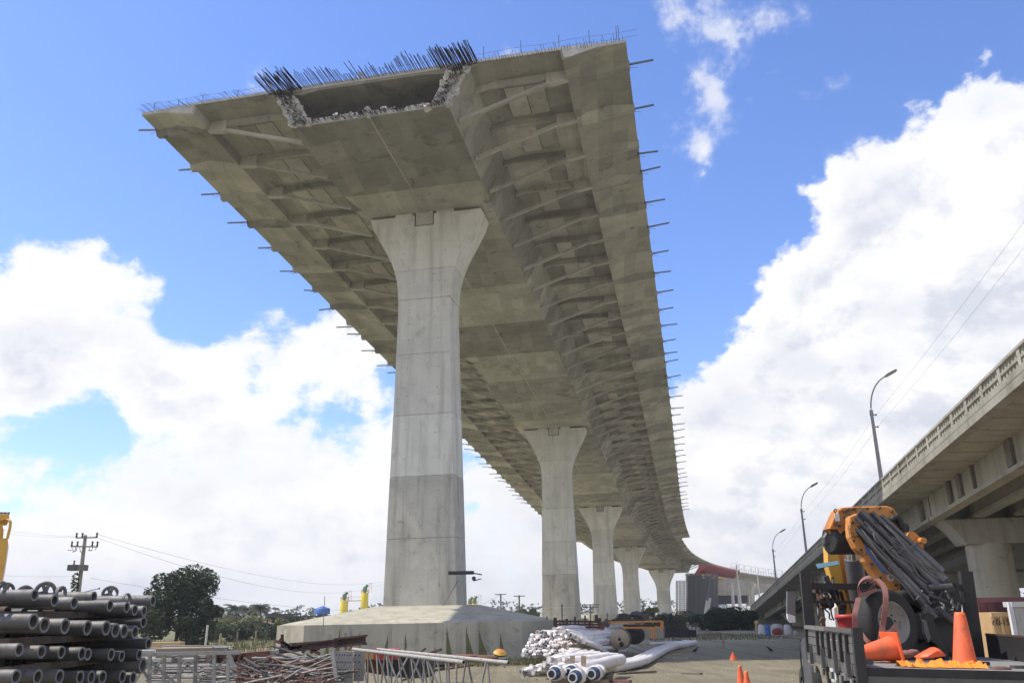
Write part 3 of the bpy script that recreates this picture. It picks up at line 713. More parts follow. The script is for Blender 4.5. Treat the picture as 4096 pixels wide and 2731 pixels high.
# ================================================================ PIERS
LIFTS = [3.35, 8.58, 11.27, 16.17, 21.38, 26.41, 31.28, 36.4]
PROF = [(3.35, 5.08), (4.3, 4.78), (5.6, 4.1), (6.8, 3.46), (7.8, 2.98), (8.58, 2.70), (9.4, 2.46), (10.3, 2.34), (11.27, 2.30), (13.0, 2.30), (21.2, 2.50), (36.4, 2.93), (50, 3.2)]
def hw(d):
    for (a, x), (b, y) in zip(PROF, PROF[1:]):
        if a <= d <= b: return x + (y - x) * (d - a) / (b - a)
    return PROF[-1][1]
pl = ['tallest concrete pier under the cut end of the viaduct, with a flared head', 'second flared viaduct pier from the front, sunlit triangle at its foot',
      'third flared viaduct pier from the front', 'fourth flared viaduct pier from the front', 'farthest flared viaduct pier, beside the scaffolding tower']
for i in range(5):
    s = 13.82 + 70.726 * i
    top = deckpt(s, 0, 0); h = head(s)
    r_ = Vector((math.cos(h), -math.sin(h), 0)); a_ = Vector((math.sin(h), math.cos(h), 0))
    zb = 3.42 if i == 0 else (1.7, 1.9, 1.0, .6)[i - 1]
    base = Vector((top.x, top.y, zb)); D_ = top.z - zb
    t = thing('viaduct_pier', pl[i], 'pier', base, 'flared concrete viaduct piers')
    P = lambda u, d, b=0.0: Vector((top.x, top.y, top.z - d)) + r_ * u + a_ * b
    TH_ = 3.05
    cuts = [c for c in LIFTS if c < D_ - 1.5] + [D_]
    for k in range(len(cuts) - 1):
        a, b = cuts[k], cuts[k + 1]
        a += .03 if k else 0; b -= .03 if k < len(cuts) - 2 else 0
        dd = sorted({a, b} | {q for q, _ in PROF if a < q < b})
        e = rr.uniform(-.02, .02)
        L = [P(-hw(d) + e, d) for d in dd]; Rr = [P(hw(d) - e, d) for d in reversed(dd)]
        poly = L + Rr
        if k == 0:
            poly += [P(.80, 3.35), P(.80, 4.42), P(-.95, 4.42), P(-.95, 3.35)]
        mb = MB()
        # build as strips so that the concave outline triangulates cleanly
        if k == 0:
            dd2 = sorted(set(dd) | {4.42})
            secsL = [[P(-hw(d) + e, d), P(-.95, d), P(-.95, d, TH_), P(-hw(d) + e, d, TH_)] for d in dd2 if d <= 4.42]
            secsR = [[P(.80, d), P(hw(d) - e, d), P(hw(d) - e, d, TH_), P(.80, d, TH_)] for d in dd2 if d <= 4.42]
            secsM = [[P(-hw(d) + e, d), P(hw(d) - e, d), P(hw(d) - e, d, TH_), P(-hw(d) + e, d, TH_)] for d in dd2 if d >= 4.42]
            mb.loft(secsL); mb.loft(secsR); mb.loft(secsM)
        else:
            mb.loft([[P(-hw(d) + e, d, e), P(hw(d) - e, d, e), P(hw(d) - e, d, TH_), P(-hw(d) + e, d, TH_)] for d in dd])
        if k:
            jm = MB(); jm.loft([[P(-hw(a) + .008, d, .008), P(hw(a) - .008, d, .008), P(hw(a) - .008, d, TH_ - .008), P(-hw(a) + .008, d, TH_ - .008)] for d in (a - .035, a + .035)]); part(jm, 'pour_joint', 'pier', t)
        part(mb, 'pier_head' if k == 0 else 'concrete_lift', 'pier' if (k < len(cuts) - 3 or i > 1) else 'lift', t)
    for (a, b) in ((-2.75, -1.18), (1.02, 2.6)):
        mb = MB(); mb.loft([[P(a, d, q), P(b, d, q), P(b, d, q + 2.4), P(a, d, q + 2.4)] for d, q in ((3.0, .05), (3.38, .05))]); part(mb, 'bearing_plinth', 'pier', t)
    for (a, b) in ((-4.6, -3.1), (2.95, 4.3)):
        mb = MB(); mb.loft([[P(a, d, .5), P(b, d, .5), P(b, d, 2.2), P(a, d, 2.2)] for d in (3.14, 3.35)]); part(mb, 'bearing_pad', 'black', t)
    mb = MB(); mb.loft([[P(-.86, d, .02), P(.71, d, .02), P(.71, d, 2.6), P(-.86, d, 2.6)] for d in (3.0, 4.34)]); o = part(mb, 'shear_key', 'strut', t)
    # formwork tie holes
    mb = MB()
    for d in [c + q for c in cuts[:-1] for q in (1.2, 3.6)]:
        if d > D_ - .6 or d < 5: continue
        for u in (-.55, .55):
            c = P(u * hw(d), d, -.006); mb.box(c, r_ * .03, a_ * .012, Vector((0, 0, .03)))
    o = part(mb, 'tie_hole', 'black', t, False); o['kind'] = 'stuff'
    # footing: octagonal block with a sloped top
    ft = thing('pier_footing', ('wide octagonal concrete footing with green stains under the tallest pier', 'concrete footing mound under the second pier',
        'concrete footing under the third pier', 'concrete footing under the fourth pier', 'concrete footing under the farthest pier')[i], 'footing', (top.x, top.y, 0), 'concrete pier footings')
    c0 = Vector((top.x, top.y, 0)) + a_ * 1.5
    if i == 0: c0 = Vector((-6.75, 68.6, 0)); r_, a_ = Vector((1, 0, 0)), Vector((0, 1, 0))
    HX, HY, CH = (9.45, 10.6, 2.4) if i == 0 else (4.6, 3.6, 1.2)
    def octo(hx, hy, ch, z, lift=0): return [c0 + r_ * x + a_ * y + Vector((0, 0, z)) for x, y in
        ((-hx + ch, -hy), (hx - ch, -hy), (hx, -hy + ch), (hx, hy - ch), (hx - ch, hy), (-hx + ch, hy), (-hx, hy - ch), (-hx, -hy + ch))]
    mb = MB(); ht = 2.30 if i == 0 else .25
    mb.loft([octo(HX, HY, CH, -.4), octo(HX, HY, CH, ht)]); part(mb, 'footing_block', 'foot', ft)
    mb = MB(); mb.loft([octo(HX - .1, HY - .1, CH, ht), octo(HX - .5, HY - .5, CH, ht + .1), octo(3.9, 3.0, 1.0, zb + .02)]); part(mb, 'sloped_top', 'foot', ft)
    if i == 0:
        # panel joints in the faces (thin raised fins) and green run-off stains
        oc = octo(HX, HY, CH, 0)
        for e0, e1, n in ((7, 0, 1), (0, 1, 5), (1, 2, 2)):
            A, B = oc[e0], oc[e1]; dd_ = (B - A).normalized(); nn = Vector((dd_.y, -dd_.x, 0))
            for k in range(1, n):
                c = A + (B - A) * k / n; mb = MB(); mb.box(c + nn * .01 + Vector((0, 0, 1.2)), dd_ * .02, nn * .02, Vector((0, 0, 1.09))); part(mb, 'panel_joint', 'strut', ft)
        A, B = oc[0], oc[1]; dd_ = (B - A).normalized(); nn = Vector((dd_.y, -dd_.x, 0))
        for f_, w_, hh, lean in ((.115, .35, 1.5, -1), (.165, .42, 2.1, -1), (.22, .5, 1.2, -1), (.385, .36, 1.6, -1), (.465, .1, 1.7, 0), (.60, .14, .9, 0), (.655, .42, 2.1, 1), (.745, .55, 2.1, 1), (.80, .65, 2.2, 1), (.90, .28, 1.6, 1)):
            c = A + (B - A) * f_ + nn * .012
            pts = [(0, hh), (.04, hh * .8), (.10 + w_ * .15, hh * .55), (w_ * .62, hh * .3), (w_, .0), (-.03, 0), (-.03, hh * .7)]
            if lean < 0: pts = [(-x, z) for x, z in pts]
            mb = MB(); mb.prism([c + dd_ * x + Vector((0, 0, max(z, .0) + .05)) for x, z in pts], nn * .006); part(mb, 'moss_streak', 'moss', ft)
# handrail on the footing, cables and a guy wire at the first pier
# steel bracket and small pipe on the first pier's side
p = at(1845, 2290, 66.6)
br = thing('scaffold_bracket', 'small dark steel bracket sticking out of the right side of the tallest pier', 'bracket', p)
mb = MB(); mb.box(p, (.95, 0, 0), (0, .4, 0), (0, 0, .12)); part(mb, 'bracket_arm', 'black', br)
mb = MB(); mb.tube(p + Vector((.2, 0, .1)), p + Vector((1.55, .2, -.15)), .05, n=6); mb.tube(p + Vector((.9, 0, -.6)), p + Vector((1.5, .1, -.45)), .04, n=5); mb.sphere(p + Vector((.95, 0, -.42)), .16); part(mb, 'pipe_stub', 'darksteel', br)
mb = MB(); mb.tube(at(1832, 2322, 66.3), at(1770, 2424, 65.4), .03, n=5); single(mb, 'guy_rope', 'thin_rebar', 'thin slanting rope tied from the tallest pier down to its footing', 'rope')

# ================================================================ OLD OVERPASS (right)
OD = Vector((.189, 1, -.0595))
def ov(L, H, Y): return Vector((L + .189 * Y, Y, H - .0595 * Y + EYE))
YE = 166
vo_ = thing('old_overpass', 'weathered concrete overpass with slotted parapet climbing towards the right edge', 'overpass', ov(17.3, 0, 60))
def osweep(prof, y0, y1, name, mat, n=1):
    mb = MB(); mb.loft([[ov(L, H, y0 + (y1 - y0) * k / n) for L, H in prof] for k in range(n + 1)]); return part(mb, name, mat, vo_)
spans = [(-6, 17), (17, 49.5), (49.5, 82), (82, 114), (114, 141), (141, YE)]
for a, b in spans:
    osweep([(12.0, 8.86), (12.0, 9.12), (22.6, 9.12), (22.6, 8.86), (22.2, 8.80), (12.4, 8.80)], a, b, 'deck_slab', 'ramp')
    osweep([(12.0, 9.02), (12.25, 9.02), (12.25, 9.36), (12.0, 9.36)], a, b, 'parapet_kerb', 'parapet')
    osweep([(11.96, 8.74), (12.4, 8.74), (12.4, 9.02), (11.93, 9.02)], a, b, 'fascia', 'parapet')
    osweep([(12.02, 9.57), (12.20, 9.57), (12.20, 9.68), (12.02, 9.68)], a, b, 'parapet_rail', 'parapet')
    osweep([(11.98, 9.92), (12.24, 9.92), (12.24, 10.02), (11.98, 10.02)], a, b, 'parapet_rail', 'parapet')
    osweep([(22.4, 9.10), (22.6, 9.10), (22.6, 10.02), (22.4, 10.02)], a, b, 'far_parapet', 'ramp')
    for L in (14.4, 16.6, 18.8, 20.8):
        hb = 7.42 if a < 110 else 7.7
        osweep([(L, 8.82), (L, hb + .28), (L - .16, hb + .2), (L - .16, hb), (L + .5, hb), (L + .5, hb + .2), (L + .34, hb + .28), (L + .34, 8.82)], a + .12, b - .12, 'girder', 'ramp')
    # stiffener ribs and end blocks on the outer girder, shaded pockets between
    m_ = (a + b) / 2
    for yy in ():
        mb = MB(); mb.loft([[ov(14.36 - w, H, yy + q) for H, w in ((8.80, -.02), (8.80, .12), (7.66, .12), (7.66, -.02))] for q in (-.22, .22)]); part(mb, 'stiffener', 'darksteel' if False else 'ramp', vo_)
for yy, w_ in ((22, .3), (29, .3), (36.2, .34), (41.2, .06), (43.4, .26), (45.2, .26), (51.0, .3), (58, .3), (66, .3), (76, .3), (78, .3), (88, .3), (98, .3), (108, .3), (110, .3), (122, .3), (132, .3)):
    mb = MB(); mb.loft([[ov(14.36 - w, H, yy + q) for H, w in ((8.80, -.02), (8.80, .14), (7.66, .14), (7.66, -.02))] for q in (-w_, w_)]); part(mb, 'stiffener', 'rampdark', vo_)  # recess shade on the girder is painted as dark ribs
for k in range(60):
    yy = 8 + k * 1.9; mb = MB(); mb.loft([[ov(L, H, yy + q) for L, H in ((12.5, 8.80), (14.3, 8.80), (14.3, 8.775), (12.5, 8.775))] for q in (-.05, .05)]); part(mb, 'soffit_board_mark', 'ramp', vo_)
y = -2.0
while y < YE:
    pst = MB()
    wv = .5
    pst.loft([[ov(L, H, y + q) for L, H in ((12.01, 9.26), (12.23, 9.26), (12.23, 9.93), (12.01, 9.93))] for q in (-.14, .14)])
    part(pst, 'parapet_post', 'parapet', vo_)
    y += 2.0 if y < 110 else 2.8
# thin balusters between the rails: dark slotted infill
mb = MB(); y = 4.0
while y < 120:
    for H0_, H1_ in ((9.36, 9.57), (9.68, 9.92)):
        mb.bar(ov(12.11, H0_, y), ov(12.11, H1_, y), .10, .08)
    y += .33
o = part(mb, 'baluster_row', 'parapet', vo_, False); o['kind'] = 'stuff'
# end abutment wall of the ramp, columns and caps
mb = MB(); mb.loft([[ov(L, H, yy) for L, H in ((12.0, 9.2), (22.6, 9.2), (22.6, 6.0), (12.0, 6.0))] for yy in (YE, YE + 1.2)]); part(mb, 'abutment', 'ramp', vo_)
for yc in (17, 49.5, 82, 114, 141):
    zc = ov(17.3, 7.42, yc).z; xc = 17.3 + .189 * yc
    if yc < 20: continue
    rv = Vector((1, -.189, 0)).normalized(); fv = Vector((.189, 1, 0)).normalized()
    C_ = Vector((xc, yc, 0))
    mb = MB(); secs = []
    for b in (-1.1, 1.1):
        pts = [(-2.45, zc), (2.45 + 1.9, zc), (4.0, zc - 1.05), (1.6, zc - 1.36), (-1.35, zc - 1.36), (-1.9, zc - .55)]
        secs.append([C_ + rv * x + fv * b + Vector((0, 0, z)) for x, z in pts])
    mb.loft(secs); part(mb, 'pier_cap', 'ramp', vo_)
    mb = MB(); mb.lathe([(1.16, -.2), (1.16, zc - 1.3)], C_, n=28); part(mb, 'column', 'ramp', vo_)
# dark inner structure of the twin carriageway beyond
v2 = thing('twin_overpass', 'second overpass deck behind the first, seen dark from below', 'overpass', ov(30, 0, 60))
for a, b in ((10, 49.5), (49.5, 82), (82, 114), (114, 150)):
    mb = MB(); mb.loft([[ov(L, H, q) for L, H in ((23.6, 7.6), (23.6, 9.3), (34.5, 9.3), (34.5, 7.6))] for q in (a + .1, b - .1)]); part(mb, 'girder_box', 'ramp', v2)
for yc in (49.5, 82, 114):
    zc = ov(28, 7.5, yc).z; C_ = Vector((28.5 + .189 * yc, yc, 0))
    mb = MB(); mb.lathe([(1.1, -.2), (1.1, zc)], C_, n=16); part(mb, 'column', 'ramp', v2)
    mb = MB(); mb.box(C_ + Vector((0, 0, zc - .7)), (4.2, -.8, 0), (.2, 1.0, 0), (0, 0, .7)); part(mb, 'pier_cap', 'ramp', v2)

# street lamps on the parapet
def lamp(Y, label):
    b = ov(12.3, 9.2, Y); t = thing('street_lamp', label, 'street lamp', b, 'street lamps along the overpass')
    H = 5.0
    mb = MB(); mb.tube(b, b + Vector((0, 0, H)), .13, .09, n=10); mb.tube(b + Vector((0, 0, H - .1)), b + Vector((.0, 0, H + .25)), .12, .1, n=10); part(mb, 'pole', 'pole', t)
    pts = []
    for k in range(11):
        q = k / 10 * R(72)
        pts.append(b + Vector((1.9 * (1 - math.cos(q)), .2 * (1 - math.cos(q)), H + .1 + 2.45 * math.sin(q))))
    mb = MB(); mb.path(pts, .045, n=6); part(mb, 'arm', 'pole', t)
    e = pts[-1]; d = (pts[-1] - pts[-2]).normalized()
    mb = MB(); mb.loft([[e + d * s_ + Vector((0, y_, z_)) for y_, z_ in ((-w, -h), (w, -h), (w, h * 1.2), (-w, h * 1.2))] for s_, w, h in ((-.1, .06, .05), (.15, .14, .10), (.7, .13, .09), (.85, .06, .03))]); part(mb, 'lamp_head', 'darkgalv', t)
    mb = MB()
    for z_ in (H - .05, H - .8): mb.tube(b + Vector((0, 0, z_)), b + Vector((.24, 0, z_)), .035, n=6); mb.sphere(b + Vector((.26, 0, z_)), .06)
    part(mb, 'insulator', 'darksteel', t)
lamp(51.3, 'nearest curved-arm street lamp rising from the overpass parapet, largest of the three')
lamp(86.5, 'middle curved-arm street lamp on the overpass parapet, left of the orange crane')
lamp(118, 'farthest and smallest street lamp on the overpass, left of the other two')
for k, dz_ in enumerate((4.95, 4.2)):
    mb = MB(); pts = []
    for i in range(30):
        Y = 14 + i * 3.58; pts.append(ov(12.55, 9.2 + dz_ + .25 * abs(math.sin((Y - 51.3) / 35.2 * math.pi)) * -1 + .0, Y))
    mb.path(pts, .005, n=3); single(mb, 'overhead_wire', 'wire', ('upper' if k == 0 else 'lower') + ' thin wire strung between the street lamps of the overpass', 'wire')
# ================================================================ CRANE TRUCK
def c8(x, y): return (3200 + x / 3.92, 2000 + y / 3.92)
def c4(x, y): return (3100 + x / 2.008, 1950 + y / 2.008)
def c1(x, y): return (3150 + x / 4.704, 2450 + y / 4.704)
def c2(x, y): return (3500 + x / 3.946, 2450 + y / 3.946)
def c3(x, y): return (3180 + x / 5.226, 2250 + y / 5.226)
NL = at(3455, 2672, 10.5); FL = at(3245, 2611, 14.5); FRp = at(3893, 2620, 14.6)
NL = Vector((NL.x, NL.y, NL.z)); 
ex = (FRp - FL).normalized(); ey = (FL - NL).normalized(); ez = ex.cross(ey).normalized(); ex = ey.cross(ez).normalized()
BW = 2.62; BL_ = (FL - NL).length
def tb(x, y, z): return NL + ex * x + ey * y + ez * z
truck = thing('crane_truck', 'flatbed truck with folded orange knuckle-boom crane behind its steel headboard', 'crane truck', (NL.x + 1.2, NL.y + 2, gz(6, 12)))
def tbox(x0, x1, y0, y1, z0, z1):
    mb = MB(); mb.box(tb((x0 + x1) / 2, (y0 + y1) / 2, (z0 + z1) / 2), ex * (x1 - x0) / 2, ey * (y1 - y0) / 2, ez * (z1 - z0) / 2); return mb
part(tbox(0, BW, 0, BL_, -.05, 0), 'bed_floor', 'floor', truck)
part(tbox(0, BW, -.03, .0, -.075, .012), 'rear_rail', 'black', truck)
part(tbox(.03, BW, -.02, .05, -.40, -.078), 'rear_beam', 'truckgrey', truck)
part(tbox(-.06, 0, 0, BL_, -.10, .02), 'side_rail', 'truckgrey', truck)
for x in (.75, 1.7): part(tbox(x, x + .12, .2, BL_ + 3.2, -.38, -.10), 'chassis_beam', 'black', truck)
for y in (.9, 2.0, 3.1): part(tbox(.03, BW, y, y + .07, -.16, -.05), 'cross_member', 'black', truck)
for y in (.6, 1.35, 2.1, 2.85, 3.5):
    mb = MB(); mb.tube(tb(-.03, y, -.16), tb(-.03, y, -.25), .03, n=6); part(mb, 'rope_hook', 'rim', truck)
# left gate: three planks wide panels with dark posts
ng = 4; gh = .355
yy = [0.12, .98, 1.9, 2.85, BL_ - .12]
for i in range(ng):
    for k in range(3):
        part(tbox(-.045 - .004 * (k % 2), -.01, yy[i] + .04, yy[i + 1] - .04, .03 + k * gh / 3, .03 + (k + 1) * gh / 3 - .012), 'gate_plank', 'truckgrey', truck)
part(tbox(-.075, .0, .05, 2.1, gh + .02, gh + .075), 'gate_rail', 'darkgalv', truck)
part(tbox(-.075, .0, 2.12, BL_, gh + .015, gh + .07), 'gate_rail', 'darkgalv', truck)
for i, y in enumerate(yy[1:] + [.55, 1.45, 2.4]):
    part(tbox(-.085, -.045, y - .035, y + .035, .02, gh), 'gate_stay', 'black', truck)
for y in (.35, 1.2, 2.2, 3.3):
    mb = MB(); mb.prism([tb(-.08, y - .05, -.12), tb(-.08, y + .05, -.12), tb(-.08, y, .14)], -ex * .05); part(mb, 'hinge_bracket', 'darksteel', truck)
part(tbox(-.09, .02, -.06, .05, -.50, gh + .09), 'corner_post', 'black', truck)
part(tbox(BW, BW + .05, .6, BL_, .0, .32), 'far_gate', 'black', truck)
part(tbox(BW - .005, BW + .055, .6, BL_, .32, .35), 'far_gate_rail', 'darkrust', truck)
# headboard frame
ZH = 1.28
for nm, (x0, x1) in (('a', (-.06, .10)), ('b', (BW - .23, BW - .05))):
    part(tbox(x0, x1, BL_ + .0, BL_ + .16, -.1, ZH), 'headboard_post', 'black', truck)
part(tbox(-.02, BW - .1, BL_ + .03, BL_ + .13, ZH - .30, ZH - .20), 'headboard_beam', 'black', truck)
part(tbox(.1, BW - .25, BL_ + .05, BL_ + .10, ZH - .51, ZH - .47), 'headboard_bar', 'black', truck)
mb = MB(); q = [at(*c3(450, 20), 14.7), at(*c3(900, -45), 14.7), at(*c3(920, 30), 14.6), at(*c3(500, 110), 14.6)]; mb.prism(q, (0, .05, -.01)); part(mb, 'blue_plate', 'teal', truck)
# outer grab rails at the right side of the frame
for x in (1215, 1255):
    mb = MB(); a = (3560 + x / 4.356, 2200 + 450 / 4.356); b = (3560 + (x + 130) / 4.356, 2200 + 1400 / 4.356); mb.tube(at(*a, 15.2), at(*b, 15.2), .012 if x > 1230 else .02, n=5); part(mb, 'ladder_rail', 'black' if x > 1230 else 'polewhite', truck)
# cab beyond the crane
cabp = [(.62, -.55), (2.5, -.55), (2.5, .70), (2.3, .84), (.82, .84), (.62, .70)]
mb = MB(); mb.loft([[tb(x, y, z) for x, z in cabp] for y in (BL_ + 1.25, BL_ + 2.3)]); part(mb, 'cab', 'white', truck)
mb = MB()
for i in range(12): mb.box(tb(.70 + i * .15, BL_ + 1.235, .1), ex * .012, ey * .008, ez * .6)
o = part(mb, 'cab_rib', 'pale', truck)
mb = MB(); mb.loft([[tb(x, y, z) for x, z in ((1.25, .25), (2.25, .25), (2.2, .68), (1.3, .68))] for y in (BL_ + 1.22, BL_ + 1.245)]); part(mb, 'rear_window', 'black', truck)
# mirrors on arms left of the cab
mb = MB(); A = at(*c4(100, 830), 16.4); B = at(*c4(160, 830), 16.4); C_ = at(*c4(165, 1025), 16.3); D_ = at(*c4(98, 1010), 16.3); mb.prism([A, B, C_, D_], (0, .08, 0)); part(mb, 'mirror', 'cyl', truck)
mb = MB(); A = at(*c4(100, 1010), 16.25); B = at(*c4(162, 1030), 16.25); C_ = at(*c4(165, 1080), 16.25); D_ = at(*c4(125, 1082), 16.25); E_ = at(*c4(105, 1050), 16.25); mb.prism([A, B, C_, D_, E_], (0, .08, 0)); part(mb, 'mirror', 'white', truck)
mb = MB(); mb.path([at(*c4(90, 815), 16.4), at(*c4(240, 810), 16.4)], .012, n=5); mb.path([at(*c4(120, 1080), 16.3), at(*c4(145, 1118), 16.3), at(*c4(265, 1125), 16.3)], .018, n=5); part(mb, 'mirror_arm', 'black', truck)
# white mudguard strip at the left
mb = MB(); pts = [c1(235, 520), c1(300, 478), c1(325, 520), c1(370, 940), c1(420, 960), c1(450, 1322), c1(460, 1500), c1(330, 1500), c1(300, 1050), c1(250, 640)]
mb.prism([at(*q_, 14.9) for q_ in pts], (.05, .10, 0)); part(mb, 'mudguard', 'white', truck)
mb = MB(); mb.path([at(*c1(x, y), 14.86) for x, y in ((245, 500), (225, 620), (255, 900), (290, 1200), (300, 1500))], .014, n=5); part(mb, 'mudguard_trim', 'black', truck)
# wheels under the bed
for x in (.28, BW - .28):
    for y in (1.3, BL_ + 2.6):
        zc = gz(6, 12) + .5; c = tb(x, y, 0); c.z = zc
        w = link('wheel', None, truck); w.location = c - WLOC[truck.name]; WLOC[w.name] = c; w.empty_display_size = .2
        mb = MB(); mb.lathe([(.30, -.15), (.46, -.15), (.5, -.11), (.5, .11), (.46, .15), (.30, .15)], c, ex, 24, True, False); part(mb, 'tyre', 'rubber', w)
        mb = MB(); mb.lathe([(.05, -.1), (.28, -.13), (.3, .13), (.05, .1)], c, ex, 18); part(mb, 'rim', 'rim', w)
# junk hanging below the rail
for y, z in ((.5, -.5), (1.9, -.6), (2.8, -.5)):
    mb = MB(); mb.bar(tb(.02, y, -.1), tb(.06, y + .05, z), .05, .05); part(mb, 'bed_strut', 'truckgrey', truck)
part(tbox(.1, .7, 1.95, 2.6, -.75, -.3), 'tool_box', 'truckgrey', truck)

# --- the crane itself (a part of the truck, its pieces are sub-parts)
crn = link('knuckle_crane', None, truck); cb = at(*c4(560, 1100), 15.3); crn.location = cb - WLOC[truck.name]; WLOC[crn.name] = cb
def cprism(pts, Y, th, name, mat, conv=c8, tilt=0.0):
    mb = MB(); P_ = [at(*conv(x, y), Y) for x, y in pts]; mb.prism(P_, (0.0, th, 0)); return part(mb, name, mat, crn)
def bevpl(pts, Y, th, name, mat, conv=c8, e=.02):
    """plate with a chamfered rim"""
    P_ = [at(*conv(x, y), Y) for x, y in pts]; c = sum(P_, Vector()) / len(P_)
    P1 = [c + (p - c) * (1 - e / max((p - c).length, .1)) for p in P_]
    mb = MB(); mb.loft([P1, [p + Vector((0, e, 0)) for p in P_], [p + Vector((0, th - e, 0)) for p in P_], [p + Vector((0, th, 0)) for p in P1]])
    return part(mb, name, mat, crn)
bevpl([(470, 440), (560, 230), (600, 150), (650, 112), (900, 94), (1370, 88), (1450, 115), (1540, 215), (1620, 340), (1690, 520), (1560, 620), (1300, 560), (1100, 480), (900, 460), (780, 455), (680, 480), (640, 525), (600, 460)], 13.75, .34, 'main_boom', 'crane')
bevpl([(780, 250), (900, 200), (960, 240), (980, 330), (900, 400), (860, 470), (1000, 690), (1200, 900), (1420, 1120), (1600, 1370), (1700, 1560)] + [((x * 0 + (c4(x, y)[0] - 3200) * 3.92), ((c4(x, y)[1] - 2000) * 3.92)) for x, y in ((1060, 900), (1105, 1010), (1098, 1055), (1030, 990), (970, 885), (955, 850), (975, 825))] + [(1400, 1420), (1200, 1240), (1060, 1030), (1010, 960), (980, 860), (870, 745), (790, 580), (775, 450)], 13.35, .20, 'jib_plate', 'crane')
bevpl([(860, 740), (980, 860), (1010, 1000), (1100, 1020), (1080, 960), (960, 820), (880, 700)], 13.5, .12, 'jib_lug', 'crane')
cprism([(1080, 350), (1120, 355), (1190, 420), (1197, 555), (1150, 520), (1060, 385)], 14.2, .25, 'boom_bracket', 'crane', c4)
mb = MB(); c = at(*c4(1182, 425), 14.1); mb.lathe([(.05, -.06), (.05, .06)], c, (0, 1, 0), 14); part(mb, 'boom_pin', 'crane', crn)
bevpl([(1650, 345), (1700, 370), (1722, 440), (1715, 500), (1680, 500)], 13.9, .2, 'boom_stop', 'black')
mb = MB(); mb.path([at(*c8(x, y), 13.68) for x, y in ((1445, 400), (1440, 320), (1470, 275), (1520, 270), (1560, 320), (1600, 420), (1640, 500))], .055, n=8); part(mb, 'thick_hose', 'black', crn)
mb = MB(); ring = [at(*c8(555 + 22 * math.cos(t), 165 + 26 * math.sin(t)), 13.8) for t in [i * math.pi / 5 for i in range(10)]]; mb.path(ring, .011, n=5, closed=True); part(mb, 'lifting_eye', 'darksteel', crn)
mb = MB(); mb.prism([at(*c8(x, y), 13.33) for x, y in ((1020, 690), (1055, 730), (1355, 1075), (1355, 1150), (1325, 1165), (1290, 1130), (1040, 800), (1015, 730))], (0, .012, 0)); part(mb, 'blue_sticker', 'blueplate', crn)
mb = MB(); c = at(*c8(1425, 1210), 13.33); mb.pipe(c, c + Vector((0, .012, 0)), .055, .028, 16); part(mb, 'round_sticker', 'white', crn)
mb = MB()
for x, y in ((850, 632), (965, 775), (1590, 1390)): c = at(*c8(x, y), 13.33); mb.tube(c, c + Vector((0, .03, 0)), .016, n=8)
part(mb, 'bolt', 'black', crn)
bevpl([(425, 440), (470, 445), (500, 500), (560, 430), (600, 470), (600, 600), (590, 750), (560, 765), (530, 735), (520, 690), (440, 690), (380, 680), (365, 580), (415, 500)], 14.0, .12, 'knuckle_link', 'darksteel')
mb = MB(); mb.tube(at(*c8(500, 470), 13.9), at(*c8(500, 470), 14.2), .07, n=12); part(mb, 'link_pin', 'crane', crn)
mb = MB(); mb.lathe([(.20, -.3), (.24, -.28), (.24, .28), (.20, .3)], at(*c8(720, 610), 14.05), (1, .2, 0), 18); part(mb, 'slewing_drum', 'black', crn)
# column and chrome cylinder
cprism([(420, 470), (500, 480), (530, 640), (560, 830), (625, 1045), (560, 1040), (480, 800), (430, 640)], 15.2, .22, 'column_arm', 'yellow', c4)
cprism([(490, 480), (610, 500), (640, 760), (650, 1000), (600, 1020), (520, 700)], 15.35, .35, 'column', 'crane', c4)
mb = MB(); mb.tube(at(*c4(612, 470), 14.9), at(*c4(628, 590), 14.95), .115, n=14); part(mb, 'cylinder_rod', 'chrome', crn)
mb = MB(); mb.tube(at(*c4(630, 572), 14.95), at(*c4(690, 1000), 15.2), .15, n=16); part(mb, 'cylinder_barrel', 'cyl', crn)
mb = MB(); mb.tube(at(*c4(680, 560), 15.1), at(*c4(720, 760), 15.2), .09, n=12); part(mb, 'cylinder_barrel', 'black', crn)
cprism([(900, 200), (1270, 240), (2230, 1130), (2150, 1400), (1950, 1600), (1500, 1130), (1000, 600)], 13.32, .12, 'cylinder_bed', 'cyl')
# telescopic extension cylinders along the jib
for (x0, y0, x1, y1, r) in ((870, 265, 2070, 1470, .046), (875, 430, 1925, 1590, .042), (950, 160, 2160, 1340, .062), (1120, 180, 2250, 1260, .054), (1270, 235, 2240, 1120, .048), (1010, 330, 1780, 1130, .036), (1400, 420, 2290, 1240, .05), (1050, 560, 2000, 1560, .034), (1230, 420, 2180, 1400, .034)):
    k_ = .52; xm, ym = x0 + (x1 - x0) * k_, y0 + (y1 - y0) * k_
    mb = MB(); mb.tube(at(*c8(x0, y0), 13.22), at(*c8(xm, ym), 13.12), r * .72, n=10); mb.tube(at(*c8(xm, ym), 13.12), at(*c8(x1, y1), 13.0), r * 1.12, n=12)
    mb.tube(at(*c8(xm, ym), 13.12), at(*c8(xm + 26, ym + 28), 13.12), r * 1.35, n=12)
    part(mb, 'extension_cylinder', 'cyl', crn)
hr = random.Random(5)
for (x0, y0, x1, y1) in ((880, 400, 1650, 1250), (980, 350, 1800, 1200), (1150, 330, 1950, 1210), (1250, 330, 2100, 1180), (1000, 700, 1800, 1560), (1350, 500, 2200, 1180), (1500, 640, 2250, 1300), (1550, 820, 2000, 1300), (1100, 480, 1320, 780)):
    pts = []
    for k in range(9):
        t = k / 8; j = 16 * math.sin(t * 9 + x0)
        pts.append(at(*c8(x0 + (x1 - x0) * t + j, y0 + (y1 - y0) * t - j), 13.0 - .05 * math.sin(t * 3.14)))
    mb = MB(); mb.path(pts, .013, n=5); part(mb, 'hydraulic_line', 'hose', crn)
